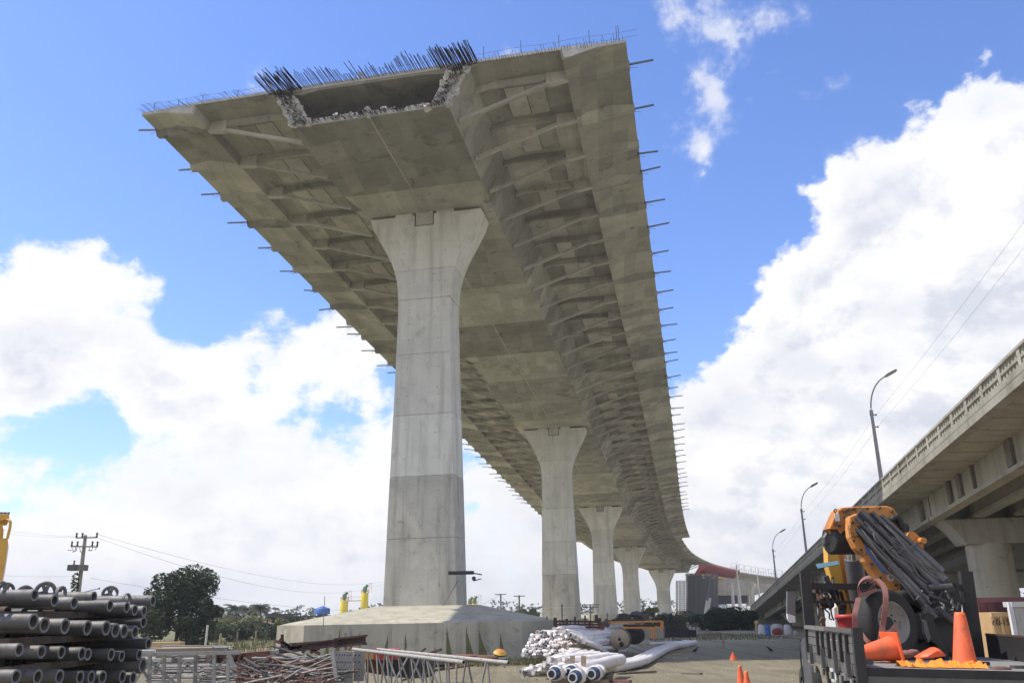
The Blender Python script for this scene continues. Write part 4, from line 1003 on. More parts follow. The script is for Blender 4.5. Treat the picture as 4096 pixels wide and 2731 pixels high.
for sg in (0, 1):
    pts = [(650, 200), (1150, 560), (1420, 790)]
    cprism([(1500 + sg * 60, 480 + sg * 30), (1560 + sg * 60, 470 + sg * 30), (1900, 760 + sg * 40), (1860, 800 + sg * 40)], 13.6, .1, 'rail_plate', 'darksteel')
# dark claw mass at the lower end of the jib
cprism([(1150, 770), (1300, 740), (1460, 770), (1500, 900), (1490, 1180), (1440, 1385), (1330, 1330), (1250, 1250), (1120, 1000)], 13.9, .35, 'claw_body', 'black', c4)
cprism([(1130, 850), (1200, 790), (1300, 760), (1400, 790), (1450, 800), (1440, 880), (1500, 960), (1480, 1150), (1400, 1200), (1250, 1150), (1180, 1010)], 13.3, .45, 'claw_body', 'black', c4)
cprism([(1180, 1000), (1260, 1020), (1300, 1130), (1350, 1180), (1380, 1250), (1400, 1385), (1370, 1390), (1290, 1250), (1230, 1220), (1200, 1150)], 12.9, .3, 'claw_jaw', 'black', c4)
cprism([(1280, 1060), (1460, 1000), (1450, 1180), (1420, 1330), (1340, 1290), (1300, 1180)], 13.1, .5, 'claw_jaw', 'black', c4)
cprism([(1310, 870), (1335, 830), (1445, 810), (1450, 822), (1345, 845), (1325, 900), (1290, 925), (1250, 920)], 13.0, .08, 'claw_handle', 'darksteel', c4)
cprism([(1195, 1060), (1215, 1065), (1250, 1200), (1235, 1245), (1200, 1160)], 12.8, .08, 'claw_tooth', 'cyl', c4)
for (a, b, r) in (((1150, 880), (1290, 1040), .05), ((1230, 800), (1420, 790), .045), ((1200, 900), (1210, 1100), .045), ((1300, 960), (1450, 1090), .06), ((1180, 960), (1330, 1000), .035), ((1240, 860), (1420, 930), .03)):
    mb = MB(); mb.tube(at(*c4(*a), 12.95), at(*c4(*b), 12.95), r, n=8); part(mb, 'claw_cylinder', 'darksteel', crn)
for k in range(10):
    a = (hr.uniform(1150, 1400), hr.uniform(780, 950)); pts = [at(*c4(a[0] + 14 * j + hr.uniform(-12, 12), a[1] + j * hr.uniform(8, 28)), 12.9 + hr.uniform(-.05, .1)) for j in range(6)]
    mb = MB(); mb.path(pts, .014, n=5); part(mb, 'hydraulic_line', 'hose', crn)
# control block with levers and hoses at the left of the column
cprism([(560, 620), (780, 600), (830, 900), (780, 950), (640, 940), (590, 800)], 14.95, .3, 'control_block', 'darkrust', c3)
cprism([(420, 480), (560, 470), (590, 590), (540, 640), (430, 620)], 14.9, .25, 'control_block', 'darkrust', c3)
cprism([(600, 290), (700, 260), (760, 420), (800, 560), (900, 760), (960, 840), (940, 900), (860, 820), (740, 600), (640, 430)], 14.85, .12, 'stabiliser_leg', 'darksteel', c3)
cprism([(960, 870), (1090, 870), (1050, 1130), (980, 1120)], 14.9, .15, 'valve_housing', 'darksteel', c3)
for k in range(16):
    x = hr.uniform(420, 980); y = hr.uniform(260, 900); pts = []
    for j in range(7):
        pts.append(at(*c3(x, y), 14.8 + hr.uniform(-.1, .15))); x += hr.uniform(-5, 50); y += hr.uniform(20, 95)
    mb = MB(); mb.path(pts, hr.choice((.014, .02, .028)), n=5); part(mb, 'hose', hr.choice(('hose', 'darkrust', 'rust', 'black')), crn)
for (x, y, Yb_) in ((700, 190, 13.74), (700, 265, 13.74), (755, 150, 13.74), (760, 290, 13.74), (850, 140, 13.74), (1050, 130, 13.74), (1250, 120, 13.74), (1440, 180, 13.74), (1500, 240, 13.74), (1580, 380, 13.74), (560, 380, 13.74), (620, 400, 13.74), (900, 560, 13.34), (1120, 1000, 13.34), (1260, 1210, 13.34), (1500, 1330, 13.34), (1540, 1450, 13.34), (820, 350, 13.34), (880, 300, 13.34)):
    mb = MB(); c = at(*c8(x, y), Yb_); mb.tube(c, c - Vector((0, .03, 0)), .022, n=6); part(mb, 'bolt_head', 'darksteel', crn)
for (x0, y0, x1, y1) in ((600, 170, 900, 112), (560, 250, 480, 430), (1450, 130, 1640, 430)):
    mb = MB(); mb.bar(at(*c8(x0, y0), 13.73), at(*c8(x1, y1), 13.73), .025, .02); part(mb, 'weld_seam', 'crane', crn)
mb = MB(); mb.path([at(*c8(x, y), 13.68) for x, y in ((770, 150), (760, 200), (790, 240), (740, 300), (765, 330))], .012, n=5); part(mb, 'hydraulic_line', 'black', crn)
mb = MB(); mb.box(at(*c8(583, 268), 13.72), (.035, 0, 0), (0, .006, 0), (0, 0, .06)); part(mb, 'white_decal', 'white', crn)
# --- cargo on the bed
def face_basis(nrm):
    n = Vector(nrm).normalized(); x = Vector((0, 0, 1)).cross(n).normalized(); return x, n.cross(x).normalized(), n
wc = at(*c4(945, 1082), 12.7); wn_ = Vector((.40, -.90, .10)).normalized()
sw = thing('spare_wheel', 'big spare truck wheel with pale rim standing on the flatbed, strap draped over it', 'wheel', wc)
mb = MB(); Rt = .475
mb.lathe([(.27, .0), (.30, .03), (.40, .045), (.455, .02), (Rt, -.04), (Rt, -.20), (.455, -.26), (.40, -.285), (.28, -.26)], wc, wn_, 40, True, False); part(mb, 'tyre', 'rubber', sw)
mb = MB(); mb.lathe([(.085, -.10), (.20, -.085), (.225, -.03), (.26, .0), (.275, .035), (.29, .03), (.29, -.02)], wc, wn_, 32, True, False); part(mb, 'rim', 'rim', sw)
bx, by, bn = face_basis(wn_)
mb = MB(); mb.tube(wc - wn_ * .12, wc - wn_ * .07, .092, n=18); part(mb, 'hub_hole', 'black', sw)
for k in range(10):
    t = k * math.pi / 5 + .2; c = wc + (bx * math.cos(t) + by * math.sin(t)) * .145 - wn_ * .09
    mb = MB(); mb.tube(c, c + wn_ * .012, .014, n=6); part(mb, 'bolt_hole', 'black', sw)
w2 = wc + Vector((.45, .35, -.02))
s2 = thing('loose_tyre', 'dark truck tyre leaning behind the spare wheel under the crane claw', 'tyre', w2)
mb = MB(); mb.lathe([(.27, .0), (.40, .045), (.455, .02), (.475, -.04), (.475, -.20), (.455, -.26), (.40, -.285), (.27, -.26)], w2, wn_, 32, True, False); part(mb, 'tyre_ring', 'rubber', s2)
# strap: coil on top, two hanging bands
st = thing('lifting_strap', 'faded red lifting strap coiled on top of the spare wheel', 'strap', at(*c4(740, 790), 12.4))
def band(pts, w, name='band', Y=12.2):
    """ribbon through image-traced centre line, given width vector"""
    mb = MB(); secs = []; fine = []
    for i in range(len(pts) - 1):
        a_, b_, c_2, d_2 = pts[max(i - 1, 0)], pts[i], pts[i + 1], pts[min(i + 2, len(pts) - 1)]
        for s_ in range(5):
            f = s_ / 5; fine.append(tuple(.5 * (2 * B + (C - A) * f + (2 * A - 5 * B + 4 * C - D) * f * f + (3 * B - A - 3 * C + D) * f ** 3) for A, B, C, D in zip(a_, b_, c_2, d_2)))
    fine.append(pts[-1])
    for (x, y, yy_, dxv, dzv) in fine:
        p = at(*c3(x, y), yy_); e_ = Vector((dxv, .02, dzv)).normalized() * (w / 2)
        secs.append([p - e_, p + e_, p + e_ + Vector((0, .012, 0)), p - e_ + Vector((0, .012, 0))])
    mb.loft(secs); return part(mb, name, 'strap', st)
mb = MB(); lp = []
for k in range(44):
    t = k / 43 * 4 * math.pi; rx = 215 - k * 1.6; ry = 155 - k * 1.5
    ca, sa = math.cos(t), math.sin(t)
    x = 1490 + rx * ca * .80 + ry * sa * .55; y = 490 + (-rx * ca * .62 + ry * sa * .95)
    lp.append((x, y))
secs = []
for k, (x, y) in enumerate(lp):
    p = at(*c3(x, y), 12.45 + .10 * 0); secs.append([p, p + Vector((.09, .22, .045)), p + Vector((.08, .22, .02)), p + Vector((-.015, 0, -.016))])
mb.loft(secs); part(mb, 'coil', 'strap', st)
band([(1700, 330, 12.5, 1, .2), (1850, 480, 12.4, 1, .1), (1900, 700, 12.3, 1, 0), (1880, 1000, 12.25, 1, 0), (1840, 1300, 12.25, 1, 0), (1800, 1560, 12.2, 1, 0), (1760, 1800, 12.15, 1, 0)], .075)
band([(1330, 720, 12.5, 1, .1), (1290, 900, 12.4, 1, 0), (1250, 1100, 12.3, 1, 0), (1270, 1350, 12.3, 1, 0)], .07)
band([(1340, 690, 12.42, .2, 1), (1500, 640, 12.42, .2, 1), (1700, 560, 12.42, .3, 1)], .05)
band([(1390, 1470, 12.15, .4, 1), (1520, 1640, 12.05, .3, 1), (1700, 1730, 12.05, .1, 1), (1830, 1740, 12.05, .1, 1)], .07)
band([(2130, 1330, 12.3, .8, -.6), (2000, 1480, 12.2, .8, -.6), (1880, 1640, 12.15, .8, -.6)], .09)
# bucket
bc = at(*c4(598, 1120), 13.9)
bk = thing('red_bucket', 'red plastic bucket between the control levers and the spare wheel', 'bucket', bc)
mb = MB(); mb.lathe([(.13, -.10), (.17, .12), (.20, .125), (.20, .19), (.185, .19), (.16, .0)], bc, n=22); part(mb, 'bucket_body', 'red', bk)
# traffic cones
def cone(name_label, base, axis, H=.9, r0=.16, squash=1.0, plate=True, group=None, mat='cone', taper=.22):
    t = thing('traffic_cone', name_label, 'traffic cone', base, group or 'orange traffic cones')
    d = Vector(axis).normalized()
    mb = MB()
    if plate:
        x = d.cross(Vector((0, 0, 1)));
        if x.length < .1: x = Vector((1, .2, 0))
        x.normalize(); y = d.cross(x)
        mb.box(base + d * .012, x * r0 * 1.35, y * r0 * 1.35, d * .012); part(mb, 'base_plate', mat, t)
    mb = MB(); mb.lathe([(r0 * 1.05, .02), (r0, .05), (r0 * taper * 1.25, H * .93), (r0 * taper * 1.1, H * .985), (r0 * taper * .6, H * .985)], base, d, 24)
    part(mb, 'cone_body', mat, t); return t
bp = at(*c2(1420, 800), 11.15); tip = at(*c2(1330, 8), 11.15); tip = at(3500 + 1330 / 3.946, 2442, 11.2)
cone('tall orange cone standing upright on the truck bed', bp - Vector((0, 0, .02)), tip - bp, (tip - bp).length / .985, .135, taper=.40)
b2 = at(3557, 2605, 11.9); t2 = at(3440, 2612, 11.35)
cone('orange cone lying on its side near the truck corner post', at(3572, 2590, 11.9), Vector((-.72, -.12, -.10)), .60, .15, taper=.42)
mb = MB(); P_ = [at(*c2(x, y), 11.7) for x, y in ((650, 690), (790, 610), (930, 535), (990, 560), (1050, 620), (1090, 650), (1095, 680), (1000, 690), (850, 715), (700, 730), (655, 725))]
c_ = sum(P_, Vector()) / len(P_); mb.loft([[c_ + (p - c_) * k + Vector((0, y, 0)) for p in P_] for k, y in ((.55, -.13), (.92, -.07), (1, .0), (.9, .1), (.5, .16))], smooth=True)
single(mb, 'crushed_cone', 'cone', 'crushed orange cone lying flat below the crane claw', 'traffic cone')
# orange netting
mb = MB(); nr = random.Random(9); JG = [nr.uniform(.3, 1.6) for _ in range(70)]; pts_ = [(350, 790), (560, 790), (780, 800), (1000, 820), (1180, 810), (1350, 790), (1480, 820), (1680, 870)]
secs = []
for k in range(57):
    t = k / 56 * 7; i = min(int(t), 6); f = t - i
    x = pts_[i][0] + (pts_[i + 1][0] - pts_[i][0]) * f; y = pts_[i][1] + (pts_[i + 1][1] - pts_[i][1]) * f
    w = (.05 if k < 10 else .10) * (.45 + .75 * JG[k // 2] * .7); b_ = at(*c2(x, y + 12), 10.95 - .0 * t)
    hgt = [.01, .03 * JG[k] + .02, .02 + .03 * nr.random(), (.02 + .06 * JG[k // 4] + .02 * JG[k]) * .8, .03 * nr.random() + .01, .03 * JG[k // 2] * nr.random(), .005]
    zf = (NL + ex * ((b_ - NL).dot(ex)) + ey * ((b_ - NL).dot(ey))).z
    secs.append([Vector((b_.x + nr.uniform(-.01, .01), b_.y + w * (j - 3) / 1.5, zf + h_)) for j, h_ in enumerate(hgt)])
mb.loft(secs, caps=False, closed=False, smooth=True); single(mb, 'orange_netting', 'fabric', 'crumpled orange mesh fabric strewn along the truck floor edge', 'netting', normals=False)
mb = MB(); c = at(*c2(1985, 885), 10.75); mb.sphere(c, .07, 10, 6, (1.9, 1, .45)); single(mb, 'rag', 'rust', 'brown rag lying on the truck floor right of the cones', 'rag')
mb = MB(); c = at(*c2(1720, 800), 11.3); mb.box(c, (.06, 0, 0), (0, .03, 0), (0, 0, .022)); lm = single(mb, 'marker_lamp', 'black', 'small black marker lamp with red lens on the truck floor', 'lamp'); mb = MB(); mb.sphere(c + Vector((0, -.035, 0)), .014, 8, 5); part(mb, 'lens', 'lens', lm)
mb = MB(); c = at(*c2(2300, 855), 11.0); mb.box(c, (.1, 0, 0), (0, .06, 0), (0, 0, .02)); single(mb, 'metal_block', 'darkgalv', 'grey metal block on the truck floor at the right edge of the photo', 'block')
for (x, y, s_, lab) in ((480, 655, .10, 'pinkish rock beside the spare wheel on the truck bed'), (600, 620, .07, 'smaller rock between the wheel and the crushed cone')):
    mb = MB(); mb.sphere(at(*c2(x, y), 12.2), s_, 8, 5, (1.3, 1, .6)); single(mb, 'rock', 'strap', lab, 'rock')
mb = MB(); c = at(*c1(1520, 915), 10.9); mb.box(c, (.045, 0, 0), (0, .04, 0), (0, 0, .03)); single(mb, 'wood_offcut', 'darkwood', 'small wood offcut on the truck floor beside the corner post', 'offcut')
mb = MB(); mb.path([at(*c1(x, y), 13.3) for x, y in ((640, 230), (625, 150), (650, 95), (700, 105), (680, 180), (670, 250))], .022, n=6); single(mb, 'steel_hook', 'rust', 'bent rusty hook standing above the truck side gate', 'hook')

# ================================================================ CONTAINERS right
def cc(x, y): return (3560 + x / 4.356, 2200 + y / 4.356)
YC = 30.0
k1 = at(*cc(1270, 870), YC); k1b = at(*cc(1460, 830), YC - 1.2); k2 = at(*cc(2335, 815), YC + 1.0)
gy = gz(20, 30)
ct = thing('maroon_container', 'maroon corrugated shipping container beyond the truck bed', 'container', (k1.x, k1.y, gy))
B0 = Vector((k1b.x, YC - 1.2, 0)); A0 = B0 + Vector((.85, 2.25, 0)) * 1.05; C0 = Vector((k2.x + 3, YC + .9, 0)); D0 = C0 + (A0 - B0)
ztop = k1b.z
def wall(P, Q, z0, z1, name, mat, par, corr=.05, step=.22, inn=None):
    d = (Q - P); L = d.length; d.normalize(); n = Vector((d.y, -d.x, 0)); mb = MB(); pts = []
    k = 0; x = 0
    while x < L:
        o_ = corr if k % 4 in (0, 1) else 0
        pts.append(P + d * x - n * o_); x += (step * .7 if k % 2 == 0 else step * .3); k += 1
    pts.append(P + d * L)
    vs = [(p.x, p.y, z0) for p in pts] + [(p.x, p.y, z1) for p in pts]; m_ = len(pts)
    mb.add(vs, [(i, i + 1, m_ + i + 1, m_ + i) for i in range(m_ - 1)]); return part(mb, name, mat, par, False)
wall(A0, B0, gy + .15, ztop - .14, 'end_wall', 'purple', ct); wall(B0, C0, gy + .15, ztop - .14, 'side_wall', 'purple', ct)
mb = MB()
for P, Q in ((A0, B0), (B0, C0)):
    for z_ in (gy + .08, ztop - .07): mb.bar(P + Vector((0, 0, z_)), Q + Vector((0, 0, z_)), .16, .16)
for P in (A0, B0, C0): mb.bar(P + Vector((0, 0, gy)), P + Vector((0, 0, ztop)), .17, .17)
part(mb, 'frame', 'purple', ct)
mb = MB(); mb.prism([P + Vector((0, 0, ztop - .02)) for P in (A0, B0, C0, D0)], (0, 0, -.06)); part(mb, 'roof', 'purple', ct)
# door gear on the end wall
for f in (.3, .7):
    P = A0 + (B0 - A0) * f + Vector((-.05, -.02, 0)); mb = MB(); mb.tube(P + Vector((0, 0, gy + .2)), P + Vector((0, 0, ztop - .2)), .03, n=6); part(mb, 'lock_rod', 'pale', ct)
# sign on it
mb = MB(); P_ = [at(*cc(x, y), YC - .35) for x, y in ((1735, 955), (1870, 955), (1885, 1078), (1745, 1078))]; mb.prism(P_, (0, .03, 0)); sg_ = single(mb, 'wall_sign', 'white', 'small white and blue sign on the maroon container above the crate', 'sign')
mb = MB(); P_ = [at(*cc(x, y), YC - .36) for x, y in ((1752, 990), (1862, 985), (1872, 1070), (1760, 1072))]; mb.prism(P_, (0, .008, 0)); part(mb, 'sign_panel', 'blueplate', sg_)
mb = MB(); P_ = [at(*cc(x, y), YC - .365) for x, y in ((1770, 1040), (1800, 1010), (1812, 1022), (1840, 1000), (1850, 1030), (1815, 1050), (1790, 1060))]; mb.prism(P_, (0, .004, 0)); part(mb, 'sign_emblem', 'white', sg_)
# crate with stencilled number
Yk = YC - 2.2
q0, q1, q2 = at(*cc(1580, 1092), Yk), at(*cc(1745, 1085), Yk - .5), at(*cc(2065, 1083), Yk - .45)
zt = q1.z; ct2 = thing('plywood_crate', 'plywood crate stencilled 60-15 in front of the maroon container', 'crate', (q1.x, q1.y, gy))
zb_ = gy
mb = MB(); f1, f2, f0 = Vector((q1.x, q1.y, 0)), Vector((q2.x, q2.y, 0)), Vector((q1.x + .10, q1.y + .5, 0)); bk_ = f0 - f1
mb.loft([[Vector((p.x, p.y, z_)) for p in (f1, f2, f2 + bk_ * 3, f1 + bk_ * 3)] for z_ in (zb_, zt)]); part(mb, 'crate_panel', 'crate', ct2)
fd_ = (f2 - f1).normalized(); Lc = (f2 - f1).length
for f in (.0, .50, .97):
    P = f1 + fd_ * (Lc * f + (.05 if f < .1 else 0)); mb = MB(); mb.bar(P + Vector((0, -.02, zb_)), P + Vector((0, -.02, zt)), .07, .03, (0, 1, 0)); part(mb, 'lath', 'cratelath', ct2)
mb = MB(); mb.bar(f1 + Vector((0, -.02, zt - .06)), f2 + Vector((0, -.02, zt - .06)), .05, .12); part(mb, 'lath', 'cratelath', ct2)
def text(body, size, loc, rotz, mat, par, name='lettering', ext=.002):
    c_ = bpy.data.curves.new(name, 'FONT'); c_.body = body; c_.size = size; c_.extrude = ext; c_.align_x = 'CENTER'; c_.align_y = 'CENTER'
    tmp = bpy.data.objects.new(name, c_); COL.objects.link(tmp)
    dg = bpy.context.evaluated_depsgraph_get(); me = bpy.data.meshes.new_from_object(tmp.evaluated_get(dg))
    bpy.data.objects.remove(tmp); me.materials.clear(); me.materials.append(MT[mat])
    o = link(name, me, par); o.location = Vector(loc) - WLOC[par.name]; o.rotation_euler = (R(90), 0, rotz); WLOC[o.name] = Vector(loc); return o
az_ = math.atan2(fd_.y, fd_.x)
text('60-', .26, f1 + fd_ * Lc * .27 + Vector((0, -.035, zt - .29)), az_, 'ink', ct2)
text('15', .26, f1 + fd_ * Lc * .74 + Vector((0, -.035, zt - .29)), az_, 'ink', ct2)
# pale container
p0 = at(*cc(2045, 900), YC - 3.4); p1 = at(*cc(2330, 885), YC - 3.0)
pc = thing('pale_container', 'pale grey corrugated container at the right edge beside the crate', 'container', (p0.x, p0.y, gy))
B1 = Vector((p0.x + .05, YC - 3.4, 0)); A1 = B1 + Vector((1.1, 2.2, 0)); C1 = Vector((p1.x + 2.5, YC - 3.1, 0))
wall(B1, C1, gy + .1, p0.z - .15, 'side_wall', 'pale', pc, .03, .15); wall(A1, B1, gy + .1, p0.z - .15, 'end_wall', 'pale', pc, .03, .15)
mb = MB(); mb.bar(B1 + Vector((0, 0, p0.z - .07)), C1 + Vector((0, 0, p0.z - .07)), .18, .15); mb.bar(B1 + Vector((0, 0, gy)), B1 + Vector((0, 0, p0.z)), .12, .12); mb.bar(A1 + Vector((0, 0, p0.z - .07)), B1 + Vector((0, 0, p0.z - .07)), .18, .15); part(mb, 'frame', 'white', pc)
mb = MB(); mb.prism([P + Vector((0, 0, p0.z - .03)) for P in (A1, B1, C1, C1 + (A1 - B1))], (0, 0, -.05)); part(mb, 'roof', 'pale', pc)
# ================================================================ PIPE STACK (left)
def s1(x, y): return (x / 2.008, 1950 + y / 2.008)
PA = [(275, 860, 45), (435, 903, 48), (592, 923, 48), (750, 878, 45), (1225, 906, 42), (880, 945, 45), (1015, 960, 42), (1080, 980, 42), (1155, 990, 42)]
PB = [(265, 1070, 62), (355, 1100, 60), (520, 1110, 60), (700, 1123, 58), (850, 1125, 56), (925, 1143, 55), (995, 1150, 52), (1082, 1158, 50), (1150, 1078, 44)]
PC = [(150, 1300, 50), (330, 1315, 50), (490, 1320, 48), (655, 1330, 50), (702, 1335, 46), (890, 1338, 46), (975, 1350, 42), (1115, 1338, 42), (1190, 1250, 44), (1145, 1425, 58)]
PD = [(125, 1515, 54), (300, 1515, 55), (475, 1515, 54), (640, 1520, 50), (730, 1520, 50), (820, 1520, 50), (980, 1515, 48), (1065, 1525, 48)]
axis = Vector((-.992, .13, .0)).normalized()
rowname = ['top', 'second', 'third', 'bottom visible']
pr_ = random.Random(21)
side = ['leftmost', 'second from left', 'third from left', 'fourth from left', 'fifth from left', 'sixth from left', 'seventh from left', 'eighth from left', 'ninth from left', 'tenth from left']
def gpipe(p, r, L, label, ax=axis):
    t = thing('steel_pipe', label, 'pipe', p, 'grey steel pipes in the big stack')
    mb = MB(); e = p - ax * .004
    mb.pipe(p, p + ax * L, r, r * .70, 18); o = part(mb, 'pipe_wall', 'drillpipe', t)
    mb = MB(); mb.pipe(e - ax * .006, e, r * 1.0, r * .70, 18); part(mb, 'pipe_rim', 'pipeend', t)
    mb = MB(); mb.tube(p + ax * .16, p + ax * .17, r * .72, n=14); part(mb, 'bore', 'pipebore', t)  # dark disc plugs the pipe, its colour standing for the shade inside
    return t
for ri_, row in enumerate((PA, PB, PC, PD)):
    order = sorted(range(len(row)), key=lambda i: row[i][0])
    for j, i in enumerate(order):
        x, y, rp = row[i]; Y = 11.4 + 3.4 * (x - 100) / 1050 + (.5 if (ri_ == 0 and i in (3, 4)) else 0)
        p = at(*s1(x, y), Y); rr_ = rp / 2.008 * Y / FPX * .98
        gpipe(p, rr_, 5.2 + pr_.uniform(0, 2), 'grey steel pipe, %s row of the stack, %s' % (rowname[ri_], side[j]), (axis + Vector((0, pr_.uniform(-.03, .03), pr_.uniform(-.012, .012)))).normalized())
# a collar on some of the top pipes
for (x, y, Yc_, r) in ((500, 850, 13.6, .105), (1025, 900, 15.4, .105), (15, 830, 12.0, .12)):
    c = at(*s1(x, y), Yc_)
    mb = MB(); mb.pipe(c, c + axis * .05, r * 1.12, r * .9, 18); single(mb, 'pipe_collar', 'pipeend', {500: 'clamp ring round a top pipe near the middle of the stack', 1025: 'clamp ring round the rightmost top pipe', 15: 'clamp ring on the top pipe at the left picture edge'}[x], 'clamp')
# rear pipes and bearers that fill the stack; bodies seen in the gaps
k = 0
for layer, (yy0) in enumerate((1010, 1200, 1400)):
    for x in (0, 130, 260, 400, 540, 690, 830, 960):
        Y = 12.2 + 3.4 * x / 1050; p = at(*s1(x + 60, yy0 + pr_.uniform(-12, 12)), Y + .25)
        r = .085 + pr_.uniform(-.01, .01)
        mb = MB(); mb.pipe(p, p + axis * 4.5, r, r * .7, 12)
        t = thing('packed_pipe', 'dark pipe in the %s shaded gap of the stack, %s' % (('upper', 'middle', 'lower')[layer], side[(0, 130, 260, 400, 540, 690, 830, 960).index(x)]), 'pipe', p, 'shaded pipes between the rows')
        part(mb, 'pipe_wall', 'black' if k % 3 else 'darkrust', t); k += 1
for layer, (ya, yb) in enumerate(((1000, 1035), (1208, 1215), (1405, 1420))):
    for q, (xa, xb) in enumerate(((30, 880), (-300, 420))):
        A_ = at(*s1(xa, ya), 12.0 + q * 1.0); B_ = at(*s1(xb, yb), 15.4 + q * .2)
        A_.z = B_.z = (A_.z + B_.z) / 2
        mb = MB(); mb.bar(A_, B_, .16, .10); single(mb, 'stack_bearer', 'darkwood', '%s dark timber bearer under the %s row of pipes' % (('right', 'left')[q], ('second', 'third', 'bottom')[layer]), 'timber')
mb = MB(); A_ = at(*s1(1050, 1500), 15.5)
for z_ in range(5):
    pass
# spoked rings standing behind the top row
def s5(x, y): return (x / 3.259, 2250 + y / 3.259)
for (x, y, r, Y, lab) in ((75, 365, 100, 13.4, 'spoked ring at the left picture edge on top of the pipe stack'), (325, 400, 98, 13.8, 'half hidden spoked ring, second from left on the pipe stack'), (590, 380, 125, 14.0, 'largest spoked ring on top of the pipe stack'), (1435, 405, 97, 16.2, 'spoked ring on the right half of the pipe stack')):
    c = at(*s5(x, y), Y); rr_ = r / 3.259 * Y / FPX
    t = thing('spoked_ring', lab, 'steel ring', c, 'spoked rings on the stack')
    mb = MB(); nn = Vector((.35, -.93, 0)).normalized(); xx, yy2, _ = face_basis(nn)
    pts = [c + (xx * math.cos(q) + yy2 * math.sin(q)) * rr_ * .86 for q in [i * 2 * math.pi / 28 for i in range(28)]]
    mb.path(pts, rr_ * .14, n=8, closed=True, flat=1.5); part(mb, 'ring', 'drillpipe', t)
    for q in (1.25, 1.95, 3.4, 5.4):
        mb = MB(); mb.bar(c + (xx * math.cos(q) + yy2 * math.sin(q)) * rr_ * .1, c + (xx * math.cos(q) + yy2 * math.sin(q)) * rr_ * .85, .05, .05); part(mb, 'spoke', 'drillpipe', t)
    mb = MB(); mb.tube(c - nn * .05, c + nn * .05, rr_ * .22, n=12); part(mb, 'hub', 'drillpipe', t)
mb = MB(); mb.tube(at(*s5(745, 350), 13.9), at(*s5(805, 352), 13.95), .03, n=8); single(mb, 'pipe_stub', 'rust', 'short rusty stub lying on the pipe stack right of the largest ring', 'pipe stub')
mb = MB(); 
for s in (0, 1): mb.bar(at(*s1(1190, 1560), 15.9) + Vector((0, .3 * s, -.6)), at(*s1(1190, 900), 15.9) + Vector((0, .3 * s, .0)), .06, .06)
# yellow machine mast at the left picture edge
mm = thing('yellow_machine', 'tall yellow machine mast with a window opening at the left picture edge', 'machine', (at(5, 2400, 22).x, 22, gz(-12, 22)))
def mp(pts, Y, th, nm, mat):
    mb = MB(); mb.prism([at(*s1(x, y), Y) for x, y in pts], (-.63 * th, th, 0)); part(mb, nm, mat, mm)
mp([(-160, 210), (75, 210), (74, 262), (-160, 262)], 22, 1.2, 'head_frame', 'yellow')
mp([(-160, 405), (62, 405), (66, 470), (22, 770), (-160, 770)], 22, 1.2, 'mast_body', 'yellow')
mb = MB(); mb.path([at(*s1(x, y), 22) for x, y in ((30, 258), (70, 258), (84, 275), (80, 320), (58, 410))], .035, n=8); part(mb, 'grab_bar', 'yellow', mm)
mp([(-160, 262), (20, 262), (30, 285), (20, 300), (30, 340), (25, 405), (-160, 405)], 22.2, .8, 'cab_side', 'yellow')
mb = MB()
for x in (10, 40, 70): mb.tube(at(*s1(x, 210), 22.1), at(*s1(x + 2, 196), 22.1), .025, n=5)
mb.tube(at(*s1(0, 200), 22.1), at(*s1(72, 202), 22.1), .02, n=5); part(mb, 'top_fitting', 'darksteel', mm)
mp([(66, 440), (70, 480), (40, 680), (22, 770), (14, 770), (45, 600)], 21.98, .1, 'white_edge', 'white')

# ================================================================ SCAFFOLD AND STEEL YARD (middle foreground)
def r3(x, y): return (600 + x / 3.136, 2420 + y / 3.136)
def r4(x, y): return (1300 + x / 2.94, 2550 + y / 2.94)
# truss 1 : rectangular lattice frame lying on edge
Yt = 25.0
def P3(x, y, Y=Yt): return at(*r3(x, y), Y)
tr = thing('steel_lattice', 'grey steel lattice frame with cross bracing beside the pipe stack', 'steel frame', (P3(300, 950).x, Yt, gz(0, Yt)))
for nm, (a, b, r) in (('top_chord', ((-260, 612), (1130, 592), .045)), ('bottom_chord', ((-260, 990), (1080, 985), .04))):
    mb = MB(); mb.bar(P3(*a), P3(*b), r * 2, r * 2); part(mb, nm, 'galv', tr)
for x in (-200, 0, 180, 375, 575, 808, 985):
    mb = MB(); mb.bar(P3(x, 615), P3(x - 12, 985), .085, .07, (0, 1, 0)); part(mb, 'frame_post', 'galv', tr)
for (a, b) in (((-190, 640), (0, 960)), ((0, 640), (-190, 960)), ((10, 700), (330, 990)), ((190, 640), (-10, 860)), ((400, 690), (650, 920)), ((560, 690), (200, 980)), ((985, 660), (560, 990)), ((740, 700), (820, 640))):
    mb = MB(); mb.bar(P3(*a), P3(*b), .08, .05); part(mb, 'frame_brace', 'galv', tr)
mb = MB(); mb.prism([P3(985, 610, Yt - .1), P3(1005, 605, Yt - .1), P3(1070, 775, Yt - .1), P3(1040, 790, Yt - .1), P3(1000, 720, Yt - .1)], (0, .08, 0)); part(mb, 'gusset', 'galv', tr)
SEQ = lambda k, n: 'topmost' if k == 0 else 'lowest' if k == n - 1 else ('second', 'third', 'fourth', 'fifth', 'sixth', 'seventh', 'eighth', 'ninth', 'tenth', 'eleventh', 'twelfth')[k - 1] + ' from top'
